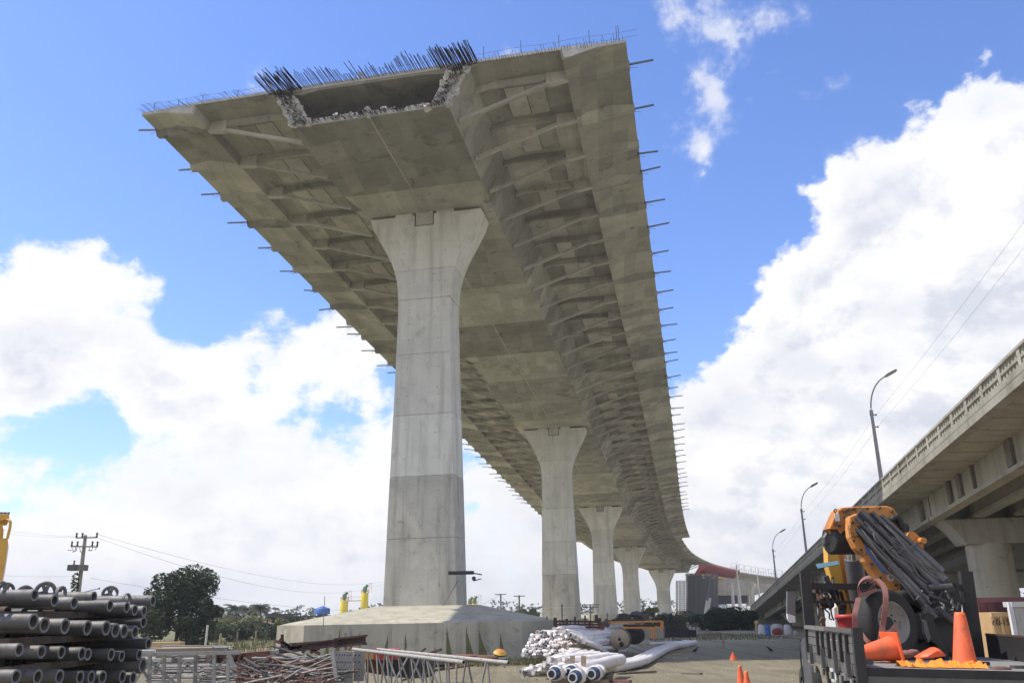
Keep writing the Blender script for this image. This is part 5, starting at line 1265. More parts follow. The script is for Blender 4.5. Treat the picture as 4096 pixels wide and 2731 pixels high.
# bundles of pale frames behind it
for bi, (x0, x1, y0, y1, Y, n) in enumerate(((190, 985, 515, 575, 40, 7), (-420, 700, 545, 610, 36, 9), (-420, 640, 660, 720, 33, 6))):
    lab = ('pale galvanised tube in the far bundle by the field', 'pale galvanised tube in the long bundle above the lattice frame', 'galvanised tube in the bundle behind the lattice frame')[bi]
    for k in range(n):
        f = k / (n - 1); y = y0 + (y1 - y0) * f
        mb = MB(); a = at(*r3(x0 + pr_.uniform(-30, 30), y), Y + pr_.uniform(-.2, .8) - f); b = at(*r3(x1 + pr_.uniform(-60, 60), y + pr_.uniform(-4, 4)), Y + pr_.uniform(-.2, .8) - f)
        mb.tube(a, b, .055, n=7); single(mb, 'galvanised_tube', 'galv', lab + ', ' + SEQ(k, n), 'tube', ('far tube bundle', 'long tube bundle', 'rear tube bundle')[bi])
for bi, (x0, x1, y0, y1, Y, n) in enumerate(((130, 740, 745, 900, 30, 13), (640, 960, 760, 960, 29, 12), (-40, 300, 780, 960, 31, 8))):
    for k in range(n):
        f = k / (n - 1); y = y0 + (y1 - y0) * f
        mb = MB(); a = at(*r3(x0 + pr_.uniform(-40, 60), y + pr_.uniform(-6, 6)), Y - f + pr_.uniform(-.2, .3)); b = at(*r3(x1 + pr_.uniform(-60, 60), y + pr_.uniform(-10, 10)), Y - f)
        mb.tube(a, b, .04, n=6); single(mb, 'frame_tube', 'darkgalv' if k % 2 else 'galv', ('stacked scaffold tube seen through the lattice frame', 'stacked scaffold tube right of the lattice frame below the brown box', 'stacked scaffold tube at the left foot of the lattice frame')[bi] + ', ' + SEQ(k, n), 'tube', ('tubes behind the lattice frame', 'tubes below the brown box', 'tubes at the foot of the frame')[bi])
for k, (x, y, w, h) in enumerate(((320, 670, 90, 70), (640, 670, 100, 70), (880, 550, 190, 50))):
    mb = MB()
    for q in range(9):
        a = P3(x - w / 2 + pr_.uniform(-8, 8), y - h / 2 + q * h / 8, 32); mb.tube(a, a + Vector((w / 3.136 * 32 / FPX * 1.0, pr_.uniform(-.1, .1), 0)), .03, n=5)
    o = single(mb, 'clamp_bundle', 'darkgalv', ('bundle of clamps left behind the lattice frame', 'bundle of clamps in the middle behind the lattice frame', 'bundle of clamps at the end of the far tubes')[k], 'clamps')
mb = MB(); mb.box(P3(470, 680, 33.5), (1.0, 0, 0), (0, .5, 0), (0, 0, .42)); single(mb, 'yellow_board_pack', 'wood', 'pack of yellowish boards behind the lattice frame', 'boards')
mb = MB(); mb.box(at(*r3(150, 492), 60), (1.3, .1, 0), (0, .5, 0), (0, 0, .16)); single(mb, 'yellow_beam', 'cratelath', 'long yellow steel beam behind the stack near the tree', 'beam')
# brown steel box girder piece
def P5(x, y, Y): return at(*r3(x, y), Y)
Yb = 32
bb = thing('brown_steel_box', 'brown rusty steel formwork box with ribs, middle of the yard', 'formwork box', (P5(1100, 760, Yb).x, Yb, gz(0, Yb)))
mb = MB(); mb.prism([P5(x, y, Yb) for x, y in ((1215, 590), (1470, 572), (1470, 755), (1200, 768), (1185, 660))], (0, 1.5, 0)); part(mb, 'end_plate', 'rust', bb)
mb = MB(); mb.prism([P5(x, y, Yb + .2) for x, y in ((760, 655), (800, 615), (1215, 592), (1190, 660))], (0, 1.2, 0)); part(mb, 'top_plate', 'rust', bb)
mb = MB(); mb.prism([P5(x, y, Yb + .25) for x, y in ((740, 670), (1190, 660), (1200, 768), (800, 728))], (0, 1.1, 0)); part(mb, 'side_plate', 'darkrust', bb)
for x in (830, 950, 1060, 1130):
    mb = MB(); mb.prism([P5(a, y, Yb - .02) for a, y in ((x, 600), (x + 26, 598), (x - 10, 668), (x - 12, 760), (x - 34, 760), (x - 34, 668))], (0, .25, 0)); part(mb, 'rib', 'rust', bb)
mb = MB(); mb.prism([P5(x, y, Yb + .3) for x, y in ((1475, 570), (1580, 562), (1585, 620), (1550, 720), (1475, 725))], (0, .9, 0)); single(mb, 'grey_steel_panel', 'galv', 'light grey steel panel standing right of the brown box', 'panel')
# pile of scaffold tubes
pile_lab = 'short scaffold tube in the tangled pile in the yard'
k = 0
for q in range(150):
    x = pr_.uniform(1080, 2240); f = pr_.random()
    ytop = 620 if x > 1600 else 720
    y = ytop + (980 - ytop) * f
    Y = 29.5 - 3.2 * f + pr_.uniform(-.3, .3)
    p = P5(x, y, Y); L = pr_.uniform(.7, 2.3); ang = pr_.gauss(0, .22) + (pr_.choice((0, 0, 0, .7, -.6)) if pr_.random() < .25 else 0)
    d = Vector((math.cos(ang), pr_.uniform(-.5, .5), math.sin(ang) * .55)).normalized()
    if p.z - abs(d.z) * L / 2 < gz(0, Y) - .1: d.z *= .2
    mb = MB(); a, b = p - d * L / 2, p + d * L / 2
    mb.pipe(a, b, .032, .022, 7)
    if pr_.random() < .7: mb.tube(a + d * .08, a + d * .16, .048, n=6)
    if pr_.random() < .5: mb.tube(b - d * .18, b - d * .10, .05, n=6)
    mk = pr_.choice(('darkgalv', 'darkgalv', 'galv', 'rust'))
    hz_ = ('far left', 'left', 'middle', 'right', 'far right')[min(4, int((x - 1080) / 232))]; vt_ = ('top', 'upper part', 'lower part', 'foot')[min(3, int(f * 4))]
    lb = '%s %s scaffold tube %s, %s %s of the tangled pile' % ('long' if L > 1.7 else 'mid-length' if L > 1.15 else 'short', {'darkgalv': 'dull', 'galv': 'pale', 'rust': 'rusty'}[mk], 'lying flat' if abs(ang) < .15 else 'tilting up' if ang > 0 else 'tilting down', hz_, vt_)
    single(mb, 'scaffold_tube', mk, lb, 'scaffold tube', 'tangled scaffold tubes')
mb = MB()
for q in range(1100):
    x = pr_.uniform(1100, 2330); f = pr_.random(); y = 700 + 300 * f; Y = 29 - 3 * f + pr_.uniform(-.2, .2)
    p = P5(x, y, Y); s_ = pr_.uniform(.03, .08); a = Vector((pr_.uniform(-1, 1), pr_.uniform(-1, 1), pr_.uniform(-1, 1))).normalized() * s_
    b = a.cross(Vector((pr_.uniform(-1, 1), 1, 0))).normalized() * s_ * .6; mb.box(p, a, b, a.cross(b).normalized() * s_ * .5)
o = struct(mb, 'scrap_couplers', 'darkrust', 'stuff'); o['label'] = 'heap of small dark scaffold couplers among the tubes'; 
mb = MB()
for q in range(34):
    y = 640 + q * 10.5; Y = 30 - 3 * q / 34
    a, b = P5(1120 + pr_.uniform(-50, 80) + (34 - q) * 9, y, Y), P5(2150 + pr_.uniform(-90, 90), y + pr_.uniform(-8, 8), Y + .5)
    mb.tube(a, b, .04, n=5)
o = struct(mb, 'buried_tubes', 'darkgalv', 'stuff'); o['label'] = 'mass of tubes buried inside the pile'
ORD16 = ['first', 'second', 'third', 'fourth', 'fifth', 'sixth', 'seventh', 'eighth', 'ninth', 'tenth', 'eleventh', 'twelfth', 'thirteenth', 'fourteenth', 'fifteenth', 'sixteenth']
# rusty beams on top of the pile
for i, (a, b, w) in enumerate((((1620, 600), (2340, 505), .20), ((1750, 540), (2320, 500), .16), ((2330, 520), (2700, 480), .26))):
    A_, B_ = P5(*a, 31.5), P5(*b, 31.0); mb = MB(); mb.bar(A_, B_, w, w * .25); mb.bar(A_ + Vector((0, 0, w * .5)), B_ + Vector((0, 0, w * .5)), w * .22, w); mb.bar(A_ + Vector((0, 0, w)), B_ + Vector((0, 0, w)), w, w * .25)
    single(mb, 'rusty_beam', 'darkrust', ('left long rusty beam on top of the tube pile', 'upper dark beam lying on the tube pile', 'right thick rusty beam end in front of the footing')[i], 'steel beam')
for q in range(16):
    p = P5(1655 + q * 29 + pr_.uniform(-9, 9), pr_.uniform(480, 560), 31.3); mb = MB(); d = Vector((pr_.uniform(-1, 1), 0, pr_.uniform(-.5, .8))).normalized() * pr_.uniform(.1, .35); mb.bar(p - d, p + d, .05, .1)
    single(mb, 'timber_scrap', pr_.choice(('darkrust', 'darkwood', 'strap')), 'small scrap piece on the rusty beams, %s' % (ORD16[q] + ' from the left'), 'scrap', 'scrap pieces on the beams')
# thin grey posts standing behind
for i, x in enumerate((240, 305, 405)):
    mb = MB(); mb.bar(at(*r4(x, -60 if x != 305 else -130), 31.6), at(*r4(x + 4, 135), 31.6), .07, .07, (0, 1, 0)); single(mb, 'steel_post', 'galv', ('left', 'middle taller', 'right')[i] + ' thin grey post standing at the rusty beam end', 'post')
# perforated panels
for i, (pts, n) in enumerate(((((105, 152), (330, 158), (325, 525), (145, 525)), 1), (((345, 160), (470, 165), (455, 505), (335, 510)), 0))):
    Yp = 27.2 + i * .6
    P_ = [at(*r4(*q), Yp) for q in pts]; mb = MB(); mb.prism(P_, (0, .05, 0))
    t = single(mb, 'perforated_panel', 'pale' if 0 else 'galv', ('grey steel panel with rows of holes, left one', 'narrower grey steel panel with holes behind the diagonal tubes')[i], 'steel panel')
    mb = MB()
    for rw in range(4):
        for cl in range(6 if i == 0 else 2):
            fx = .12 + cl * (.15 if i == 0 else .4); fy = .12 + rw * .235
            a = P_[0].lerp(P_[1], fx); b = P_[3].lerp(P_[2], fx); c = a.lerp(b, fy); mb.tube(c + Vector((0, -.004, 0)), c + Vector((0, .01, 0)), .022, n=8)
    o = part(mb, 'hole', 'black', t)
mb = MB(); mb.bar(at(*r4(85, 165), 26.8), at(*r4(140, 525), 26.6), .11, .06, (0, 1, 0)); single(mb, 'leaning_bar', 'galv', 'flat grey bar leaning at the left of the perforated panel', 'bar')
# truss 2 : triangular zig-zag truss
G1a, G1b = at(*r4(330, 133), 30.5), at(*r4(1632, 285), 22.5)
G2a, G2b = at(*r4(620, 135), 31.0), at(*r4(2160, 292), 23.4)
t2_ = thing('zigzag_truss', 'long grey triangular tube truss with zigzag legs in front of the footing', 'truss', (G1a.x, 27, gz(0, 27)))
for a, b in ((G1a, G1b), (G2a, G2b)):
    mb = MB(); mb.pipe(a, b, .055, .04, 10); part(mb, 'chord', 'galv', t2_)
Bt0 = at(*r4(300, 560), 28.0); Bt1 = at(*r4(2000, 640), 22.0)
bt = lambda f: Vector((Bt0.x + (Bt1.x - Bt0.x) * f, Bt0.y + (Bt1.y - Bt0.y) * f, gz(0, 25) + .12))
mb = MB(); mb.tube(bt(-.05), bt(1.05), .05, n=8); part(mb, 'chord', 'galv', t2_)
for (xa, xb, xc, fr) in ((360, 285, 385, 0), (455, 395, 490, 0), (560, 500, 600, 0), (680, 625, 730, 0), (812, 755, 860, 0), (960, 905, 990, 0), (1110, 1045, 1155, 0), (1230, 1195, 0, 0), (1280, 1245, 1320, 0), (1390, 1360, 0, 0), (1470, 1430, 0, 0), (1570, 1540, 0, 0)):
    f = (xa - 330) / 1302; T_ = G1a.lerp(G1b, min(f, 1)); Yd = T_.y
    for xe in (xb, xc):
        if not xe: continue
        mb = MB(); q = at(*r4(xe, 530), Yd - .15); q = T_ + (q - T_) * 1.35; mb.tube(T_, q, .028, n=6); part(mb, 'zigzag_leg', 'galv', t2_)
for (xa, xe) in ((740, 660), (850, 780), (1090, 810), (1230, 1000), (1280, 1150), (1420, 1260), (1560, 1460), (1760, 1730), (1750, 1620), (1965, 1935), (1955, 1845)):
    f = (xa - 620) / 1540; T_ = G2a.lerp(G2b, min(f, 1)); mb = MB(); q = at(*r4(xe, 530), T_.y - .1); q = T_ + (q - T_) * 1.3; mb.tube(T_, q, .03, n=6); part(mb, 'zigzag_leg', 'galv' if xa % 4 else 'darkgalv', t2_)
# things behind the truss
dk = thing('dark_steel_box', 'dark open steel box behind the zigzag truss', 'steel box', at(*r4(960, 480), 31))
mb = MB(); mb.prism([at(*r4(x, y), 30.8) for x, y in ((690, 205), (1240, 215), (1245, 460), (1000, 475), (695, 440))], (0, 1.6, 0)); part(mb, 'side_wall', 'black', dk)
mb = MB()
for x in (780, 875, 1000, 1120): mb.bar(at(*r4(x, 205), 30.75), at(*r4(x, 465), 30.75), .07, .06, (0, 1, 0))
part(mb, 'stiffener', 'darksteel', dk)
mb = MB(); mb.prism([at(*r4(x, y), 31.2) for x, y in ((475, 235), (690, 215), (695, 420), (640, 430), (480, 400))], (0, 1.2, 0)); single(mb, 'rusty_crate', 'rust', 'rusty brown steel crate left of the dark box behind the truss', 'crate')
mb = MB(); c = at(*r4(560, 195), 31.2); mb.box(c, (1.0, 0, 0), (0, .4, 0), (0, 0, .13)); single(mb, 'yellow_sacks', 'yellow', 'yellow sack on top of the rusty crate', 'sack')
mb = MB(); c = at(*r4(735, 190), 31.0); mb.box(c, (.42, 0, 0), (0, .3, 0), (0, 0, .17)); single(mb, 'red_can', 'red', 'red can beside the yellow sack behind the truss', 'can')
for i, (a, b, r, m_, lab) in enumerate((((1260, 390), (1750, 320), .05, 'rust', 'rusty brown tube crossing under the truss'), ((900, 500), (1560, 300), .06, 'darkwood', 'dark plank leaning under the truss'), ((1240, 175), (1370, 135), .07, 'darkrust', 'dark rusty bar sticking up left of the sack of grass'), ((1130, 160), (1180, 125), .05, 'darkrust', 'short bent bar above the truss'))):
    mb = MB(); mb.bar(at(*r4(*a), 29.3), at(*r4(*b), 29.0), r, r); single(mb, 'yard_bar', m_, lab, 'bar')
for i, (x, y, w, h) in enumerate(((1600, 195, .8, .07), (1840, 222, .65, .13), (1450, 205, .35, .07), (1350, 290, .6, .10))):
    mb = MB(); c = at(*r4(x, y + 20), 33); mb.sphere(c, 1, 12, 6, (w, .5, h)); single(mb, 'reddish_rubble', 'rust' if i < 3 else 'black', ('reddish rubble heap below the green stains', 'higher brick-red heap beside the striped drum', 'small rubble heap behind the truss chord', 'black plastic heap under the truss')[i], 'rubble')
# striped drum
c = at(*r4(2055, 195), 33.5); dr = thing('striped_drum', 'round orange and black striped drum lying beside the reddish heap', 'drum', c)
ax_ = Vector((.15, -.3, 1)).normalized()
for (r0, h0, r1, h1, m_, nm) in ((.01, .21, .17, .15, 'orange', 'drum_cap'), (.17, .15, .25, .05, 'yellow', 'drum_shoulder'), (.25, .05, .255, .0, 'black', 'black_band'), (.255, .0, .24, -.09, 'pale', 'white_band'), (.24, -.09, .21, -.14, 'black', 'black_band'), (.21, -.14, .15, -.22, 'pale', 'drum_foot')):
    mb = MB(); mb.lathe([(r0, h0), (r1, h1)], c, ax_, 20); part(mb, nm, m_, dr)
mb = MB(); mb.path([at(*r4(x, y), 32.5) for x, y in ((2080, 270), (2110, 300), (2100, 330), (2120, 350))], .03, n=5); single(mb, 'rope_end', 'wood', 'frayed rope end hanging below the striped drum', 'rope')

# ================================================================ WHITE WRAPPED TUBES
def r5(x, y): return (2050 + x / 2.94, 2480 + y / 2.94)
wr = random.Random(31)
def wrapped(p, d, L, r, label, group, wav=.06, n=9, seg=12, closed=False):
    pts, rs = [], []
    x_ = d.cross(Vector((0, 0, 1))).normalized()
    ph = wr.uniform(0, 6)
    for k in range(seg + 1):
        t = k / seg; q = p + d * L * t + x_ * wav * math.sin(t * 5 + ph) + Vector((0, 0, wav * .6 * math.sin(t * 7 + ph * 2)))
        pts.append(q); rs.append(r * (1 + wr.uniform(-.12, .14)))
    t_ = thing('wrapped_tube', label, 'wrapped tube', p, group)
    mb = MB(); mb.path(pts, rs, n=n); part(mb, 'plastic_wrap', 'wrap', t_)
    e = (pts[0] - pts[1]).normalized()
    if closed:
        mb = MB(); mb.path([pts[0], pts[0] + e * r * .7 + Vector((wr.uniform(-.03, .03), 0, wr.uniform(-.04, .03))), pts[0] + e * r * 1.5 + Vector((wr.uniform(-.07, .07), 0, -wr.uniform(0, .1)))], [rs[0] * .98, rs[0] * wr.uniform(.7, .95), rs[0] * wr.uniform(.2, .6)], n=8); part(mb, 'crumpled_end', 'wrap', t_)
        return t_
    mb = MB(); mb.pipe(pts[0] + e * .015, pts[0], rs[0] * .98, rs[0] * .62, n=12); part(mb, 'tube_end', 'pale', t_)
    mb = MB(); mb.tube(pts[0] + e * .006, pts[0] + e * .010, rs[0] * .60, n=10); part(mb, 'tube_bore', wr.choice(('pale', 'wrap', 'wrap', 'galv', 'black', 'darkgalv')), t_)
    return t_
ORD = ['first', 'second', 'third', 'fourth', 'fifth', 'sixth', 'seventh', 'eighth', 'ninth', 'tenth', 'eleventh', 'twelfth', 'thirteenth', 'fourteenth', 'fifteenth']
# big heap: rows filling its outline, tubes run back to the right
hd = Vector((.42, .90, -.02)).normalized()
prof_ = [(105, 430, 300), (160, 425, 290), (240, 425, 175), (320, 425, 118), (420, 420, 112), (500, 410, 82), (600, 390, 118), (700, 370, 140)]
def heap_top(x):
    for a, b in zip(prof_, prof_[1:]):
        if a[0] <= x <= b[0]:
            f = (x - a[0]) / (b[0] - a[0]); return a[2] + (b[2] - a[2]) * f, a[1] + (b[1] - a[1]) * f
    return prof_[-1][2], prof_[-1][1]
Yh = 50
n_ = 0
for rw in range(9):
    for cl in range(15):
        x = 120 + cl * 41 + (20 if rw % 2 else 0); tp, bt_ = heap_top(x); y = bt_ - 14 - rw * 37
        if x > 705 or y < tp + 14: continue
        p = at(*r5(x + wr.uniform(-7, 7), y + wr.uniform(-6, 6)), Yh + rw * .28 + wr.uniform(-.3, .3) + (cl * .12))
        wrapped(p, (hd + Vector((wr.uniform(-.04, .04), 0, wr.uniform(-.01, .01)))).normalized(), wr.uniform(6.5, 8.5), .125 + wr.uniform(-.012, .02), 'white wrapped tube in the big heap, %s row from the bottom, %s from the left' % (ORD[rw], ORD[cl]), 'wrapped tubes in the big heap', .07, 8, 10, wr.random() < .72)
        n_ += 1
# lower right flank tubes of the heap
for k in range(6):
    a = r5(600 + k * 45, 130 + k * 22); b = r5(850 + k * 42, 165 + k * 38)
    A_ = at(*a, 51); B_ = at(*b, 55.5); wrapped(A_, (B_ - A_).normalized(), (B_ - A_).length + 1, .14, 'white wrapped tube on the sloping right side of the big heap, %s' % ('uppermost', 'second from top', 'third from top', 'third from bottom', 'second from bottom', 'lowest')[k], 'sloping wrapped tubes', .05, 8, 10)
# middle bundle
for k in range(13):
    lay = k // 7; j = k % 7
    A_ = gnd(*r5(500 + j * 70, 575)); A_.y = 33.5 + j * .15; A_ = at(*r5(430 + j * 66, 560 - j * 3 - lay * 62), 34.5 + lay * .5)
    B_ = at(*r5(700 + j * 78, 400 + j * 8 - lay * 38), 44 + lay * .2)
    if A_.z < gz(0, A_.y) + .12: A_.z = gz(0, A_.y) + .12
    if B_.z < gz(0, B_.y) + .12 and not lay: B_.z = gz(0, B_.y) + .12
    wrapped(A_, (B_ - A_).normalized(), (B_ - A_).length, .15, 'white wrapped tube in the low bundle, %s layer, %s from the left' % (('lower', 'upper')[lay], ORD[j]), 'wrapped tubes in the low bundle', .06, 9, 12)
for k, (x, y) in enumerate(((95, 600), (150, 590), (210, 545), (240, 600), (330, 560), (300, 610), (380, 510), (420, 445), (400, 590), (455, 540), (120, 640), (590, 460), (460, 600))):
    p = at(*r5(x, y), 33.8 + (k % 3) * .2); p.z = max(p.z, gz(0, 33) + .12)
    wrapped(p, Vector((.75, .62, 0)).normalized(), wr.uniform(2.0, 3.4), .115, 'short loose white wrapped tube left of the blue-ended tubes, %s from the left' % ORD[sorted((95, 150, 210, 240, 330, 300, 380, 420, 400, 455, 120, 590, 460)).index(x)], 'loose wrapped tubes', .05, 8, 8)
# blue-ended tubes and the long white run
ends = [(500, 620, 26.6, 'leftmost'), (690, 600, 27.8, 'second from left, set back'), (745, 662, 25.6, 'lowest, third from left'), (962, 622, 26.4, 'rightmost')]
run = [(1090, 600), (1250, 578), (1440, 545), (1590, 490), (1700, 425), (1800, 365), (1930, 318), (2050, 292), (2145, 268)]
for k, (x, y, Y, w_) in enumerate(ends):
    c = at(*r5(x, y), Y); t = thing('blue_ended_tube', 'white wrapped tube with blue collar and dark mouth, %s' % w_, 'wrapped tube', c, 'blue-ended wrapped tubes')
    d = Vector((.30, .95, -.01)).normalized()
    pts = [c + d * .3 + Vector((0, 0, 0))]
    if k in (2, 3, 0):
        off = (-.02, 0, .38)[(2, 3, 0).index(k)]
        for q, (a, b) in enumerate(run):
            g_ = gnd(*r5(a + (0, 0, 0)[0], b + 25)); sh = {3: 0.0, 2: -.34, 0: -.66}[k]
            pts.append(Vector((g_.x + sh * (1 if q else .8), g_.y + (-sh) * .25, g_.z + .20 + wr.uniform(0, .03))))
    else:
        pts += [c + d * L_ for L_ in (2, 4, 6, 8)]
    # smooth subdivide
    fine = []
    for i in range(len(pts) - 1):
        for s_ in range(4):
            f = s_ / 4; p0_, p1_, p2_, p3_ = pts[max(i - 1, 0)], pts[i], pts[i + 1], pts[min(i + 2, len(pts) - 1)]
            fine.append(.5 * ((2 * p1_) + (p2_ - p0_) * f + (2 * p0_ - 5 * p1_ + 4 * p2_ - p3_) * f * f + (3 * p1_ - p0_ - 3 * p2_ + p3_) * f ** 3))
    fine.append(pts[-1])
    mb = MB(); mb.path(fine, [.21 * (1 + wr.uniform(-.06, .09)) for _ in fine], n=12); part(mb, 'plastic_wrap', 'wrap', t)
    e = Vector((-.33, -.94, 0)).normalized()
    mb = MB(); mb.lathe([(.17, -.1), (.22, .0), (.215, .12), (.19, .14)], c + d * .12, e, 20, True, False); part(mb, 'wrap_sleeve', 'wrap', t)
    mb = MB(); mb.lathe([(.165, -.1), (.165, .26), (.14, .32), (.14, .1)], c, e, 20, True, False); part(mb, 'blue_collar', 'blueend', t)
    mb = MB(); mb.pipe(c + e * .30, c + e * .36, .135, .10, 20); part(mb, 'white_ring', 'white', t)
    mb = MB(); mb.tube(c + e * .31, c + e * .35, .102, n=18); part(mb, 'tube_mouth', 'black', t)
    mb = MB(); b_ = c + d * .6; mb.box(Vector((b_.x, b_.y, (gz(0, b_.y) + b_.z - .21) / 2)), (.28, 0, 0), (0, .14, 0), (0, 0, max(.03, (b_.z - .21 - gz(0, b_.y)) / 2))); single(mb, 'wood_block', 'wood', 'timber block under the blue-ended tube, %s' % w_.split(',')[0], 'timber block', 'blocks under the blue-ended tubes')
for i, x in enumerate((705, 835)):
    mb = MB(); A_ = at(*r5(x, 545), 28.5); B_ = at(*r5(x + (2 if i else -2), 415), 28.5); mb.bar(A_, B_, .16, .06, (0, 1, 0)); single(mb, 'upright_board', 'wood', ('left', 'right')[i] + ' upright board standing behind the blue-ended tubes', 'board')
mb = MB(); mb.path([at(*r5(490, 665), 26.2), at(*r5(450, 700), 25.8), at(*r5(420, 738), 25.4)], .015, n=5); single(mb, 'wire_end', 'darkgalv', 'thin wire trailing from the leftmost blue-ended tube', 'wire')
# boards under the run, on the ground
for i, (x0, y0, x1, y1) in enumerate(((1780, 445, 2070, 452), (1880, 378, 2090, 380), (1180, 465, 1310, 468), (1450, 285, 1620, 285), (1240, 640, 1680, 615), (1080, 728, 1390, 735), (1880, 408, 2010, 410), (2000, 638, 2220, 645))):
    A_, B_ = gnd(*r5(x0, y0)), gnd(*r5(x1, y1)); mb = MB(); up3 = Vector((0, 0, .05)); mb.bar(A_ + up3, B_ + up3, .16, .08); single(mb, 'ground_board', 'darkwood' if i in (4, 7) else 'strap' if i == 5 else 'wood', ('flat board right of the long white tubes, longest', 'farther flat board right of the white tubes', 'short board beside the low bundle', 'white-edged board beyond the cable drum', 'wide board under the bend of the white tubes', 'reddish board in front of the blue-ended tubes', 'thin board between the two boards right of the tubes', 'lone board on the open ground near the cones')[i], 'board')
mb = MB(); A_, B_ = gnd(*r5(1625, 292)), gnd(*r5(2010, 270)); mb.tube(A_ + Vector((0, 0, .12)), B_ + Vector((0, 0, .12)), .10, n=8); single(mb, 'white_pole', 'white', 'straight white pole lying on the ground beyond the drum', 'pole')

# ================================================================ ORANGE MACHINERY
def z3(x, y): return (2000 + x / 1.96, 2350 + y / 1.96)
om = thing('orange_machine', 'orange steel frame machine on blocks behind the white heap', 'machine', at(*z3(1000, 330), 60))
def op(pts, Y, th, nm, mat):
    mb = MB(); mb.prism([at(*z3(x, y), Y) for x, y in pts], (0, th, 0)); return part(mb, nm, mat, om)
op([(800, 262), (1275, 255), (1280, 268), (800, 278)], 60, .3, 'upper_beam', 'orange')
op([(960, 305), (1270, 305), (1275, 320), (960, 320)], 60, .3, 'lower_beam', 'orange')
op([(1262, 258), (1282, 262), (1282, 316), (1262, 320)], 60.02, .3, 'end_beam', 'orange')
op([(970, 285), (1180, 288), (1180, 303), (970, 303)], 60.1, .2, 'inner_rail', 'darkrust')
op([(555, 318), (790, 320), (790, 340), (640, 345), (555, 335)], 59, .8, 'base_beam', 'orange')
op([(690, 262), (735, 262), (735, 345), (690, 345)], 59.2, .5, 'post', 'orange')
op([(600, 312), (690, 308), (690, 330), (600, 332)], 58.9, .5, 'engine_cover', 'orange')
op([(770, 262), (830, 262), (830, 300), (800, 325), (780, 325)], 59.4, .5, 'gear_housing', 'rust')
op([(775, 325), (820, 330), (840, 400), (720, 405), (720, 350)], 59, .7, 'lower_body', 'wood')
op([(1020, 318), (1115, 320), (1115, 332), (1040, 332)], 60, .5, 'dark_box', 'black')
for (a, b) in (((820, 330), (880, 430)), ((1210, 320), (1206, 400)), ((1195, 320), (1190, 398)), ((840, 275), (800, 330))):
    mb = MB(); mb.bar(at(*z3(*a), 59.8), at(*z3(*b), 59.6), .1, .1); part(mb, 'brace', 'orange', om)
op([(1120, 310), (1280, 316), (1285, 395), (1120, 395)], 62, .5, 'concrete_block', 'foot')
mb = MB()
for k in range(6):
    c0_ = (840 + wr.uniform(-10, 10), 268 + wr.uniform(0, 20)); mb.path([at(*z3(c0_[0] + 14 * math.cos(q) , c0_[1] + 26 * math.sin(q)), 59.5) for q in [i * .8 for i in range(8)]], .03, n=4)
part(mb, 'hose_loop', 'hose', om)
# comb rack
cr_ = thing('comb_rack', 'dark rusty rack with a row of upright stubs left of the orange machine', 'rack', at(*z3(520, 320), 58))
for (x, y0, y1, w) in ((368, 222, 250, 8), (432, 232, 318, 24), (470, 248, 318, 10), (500, 250, 318, 10), (522, 240, 318, 20), (552, 252, 318, 10), (588, 225, 318, 14), (615, 250, 318, 8), (667, 215, 290, 12), (705, 255, 318, 16), (755, 210, 275, 22), (780, 235, 290, 24)):
    mb = MB(); a = at(*z3(x, y0), 58); b = at(*z3(x, y1), 58); w_ = w / 1.96 * 58 / FPX; mb.bar(b, a, w_, w_, (0, 1, 0)); part(mb, 'stub', 'darkrust', cr_)
for y in (262, 285, 305):
    mb = MB(); mb.bar(at(*z3(425, y), 58.1), at(*z3(780, y + 2), 58.1), .16, .12); part(mb, 'rail', 'darkrust', cr_)
# cable drum
c = at(*z3(938, 402), 57.5); cdm = thing('cable_drum', 'large wooden cable drum with tan face standing on edge', 'cable drum', c)
ax3 = Vector((-.25, -.95, 0)).normalized()
mb = MB(); mb.lathe([(.62, .0), (.62, .08), (.05, .08)], c, ax3, 28); mb.tube(c, c + ax3 * .01, .62, n=28); part(mb, 'drum_flange', 'wood', cdm)
mb = MB(); mb.tube(c - ax3 * .75, c, .36, n=20); part(mb, 'drum_core', 'black', cdm)
mb = MB(); mb.tube(c - ax3 * .83, c - ax3 * .75, .64, n=28); part(mb, 'drum_flange', 'darkwood', cdm)
mb = MB(); mb.tube(c + ax3 * .082, c + ax3 * .1, .10, n=12); mb.sphere(c + ax3 * .12 + Vector((.12, 0, -.3)), .16); part(mb, 'drum_hub', 'black', cdm)
mb = MB(); mb.sphere(at(*z3(1050, 368), 61), 1, 14, 8, (.75, .5, .62)); single(mb, 'wire_coil', 'black', 'dark coil of wire right of the cable drum', 'wire coil')
mb = MB(); P_ = at(*z3(900, 340), 62); mb.sphere(P_, 1, 12, 6, (1.5, .6, .35)); single(mb, 'white_tarp', 'wrap', 'white tarp bundle above the cable drum', 'tarp')
for i, (x, y, w, h, m_) in enumerate(((785, 425, .55, .22, 'pale'), (845, 455, .45, .25, 'pale'), (955, 488, .35, .18, 'white'), (905, 492, .2, .14, 'rust'))):
    p = gnd(*z3(x, y + 12)); mb = MB(); mb.box(p + Vector((0, 0, h)), (w, .1, 0), (0, .3, 0), (.05, 0, h)); single(mb, 'concrete_offcut', m_, ('pale block beside the white heap', 'pale block leaning left of the cable drum', 'white block in front of the cable drum', 'small reddish block in front of the drum')[i], 'block')
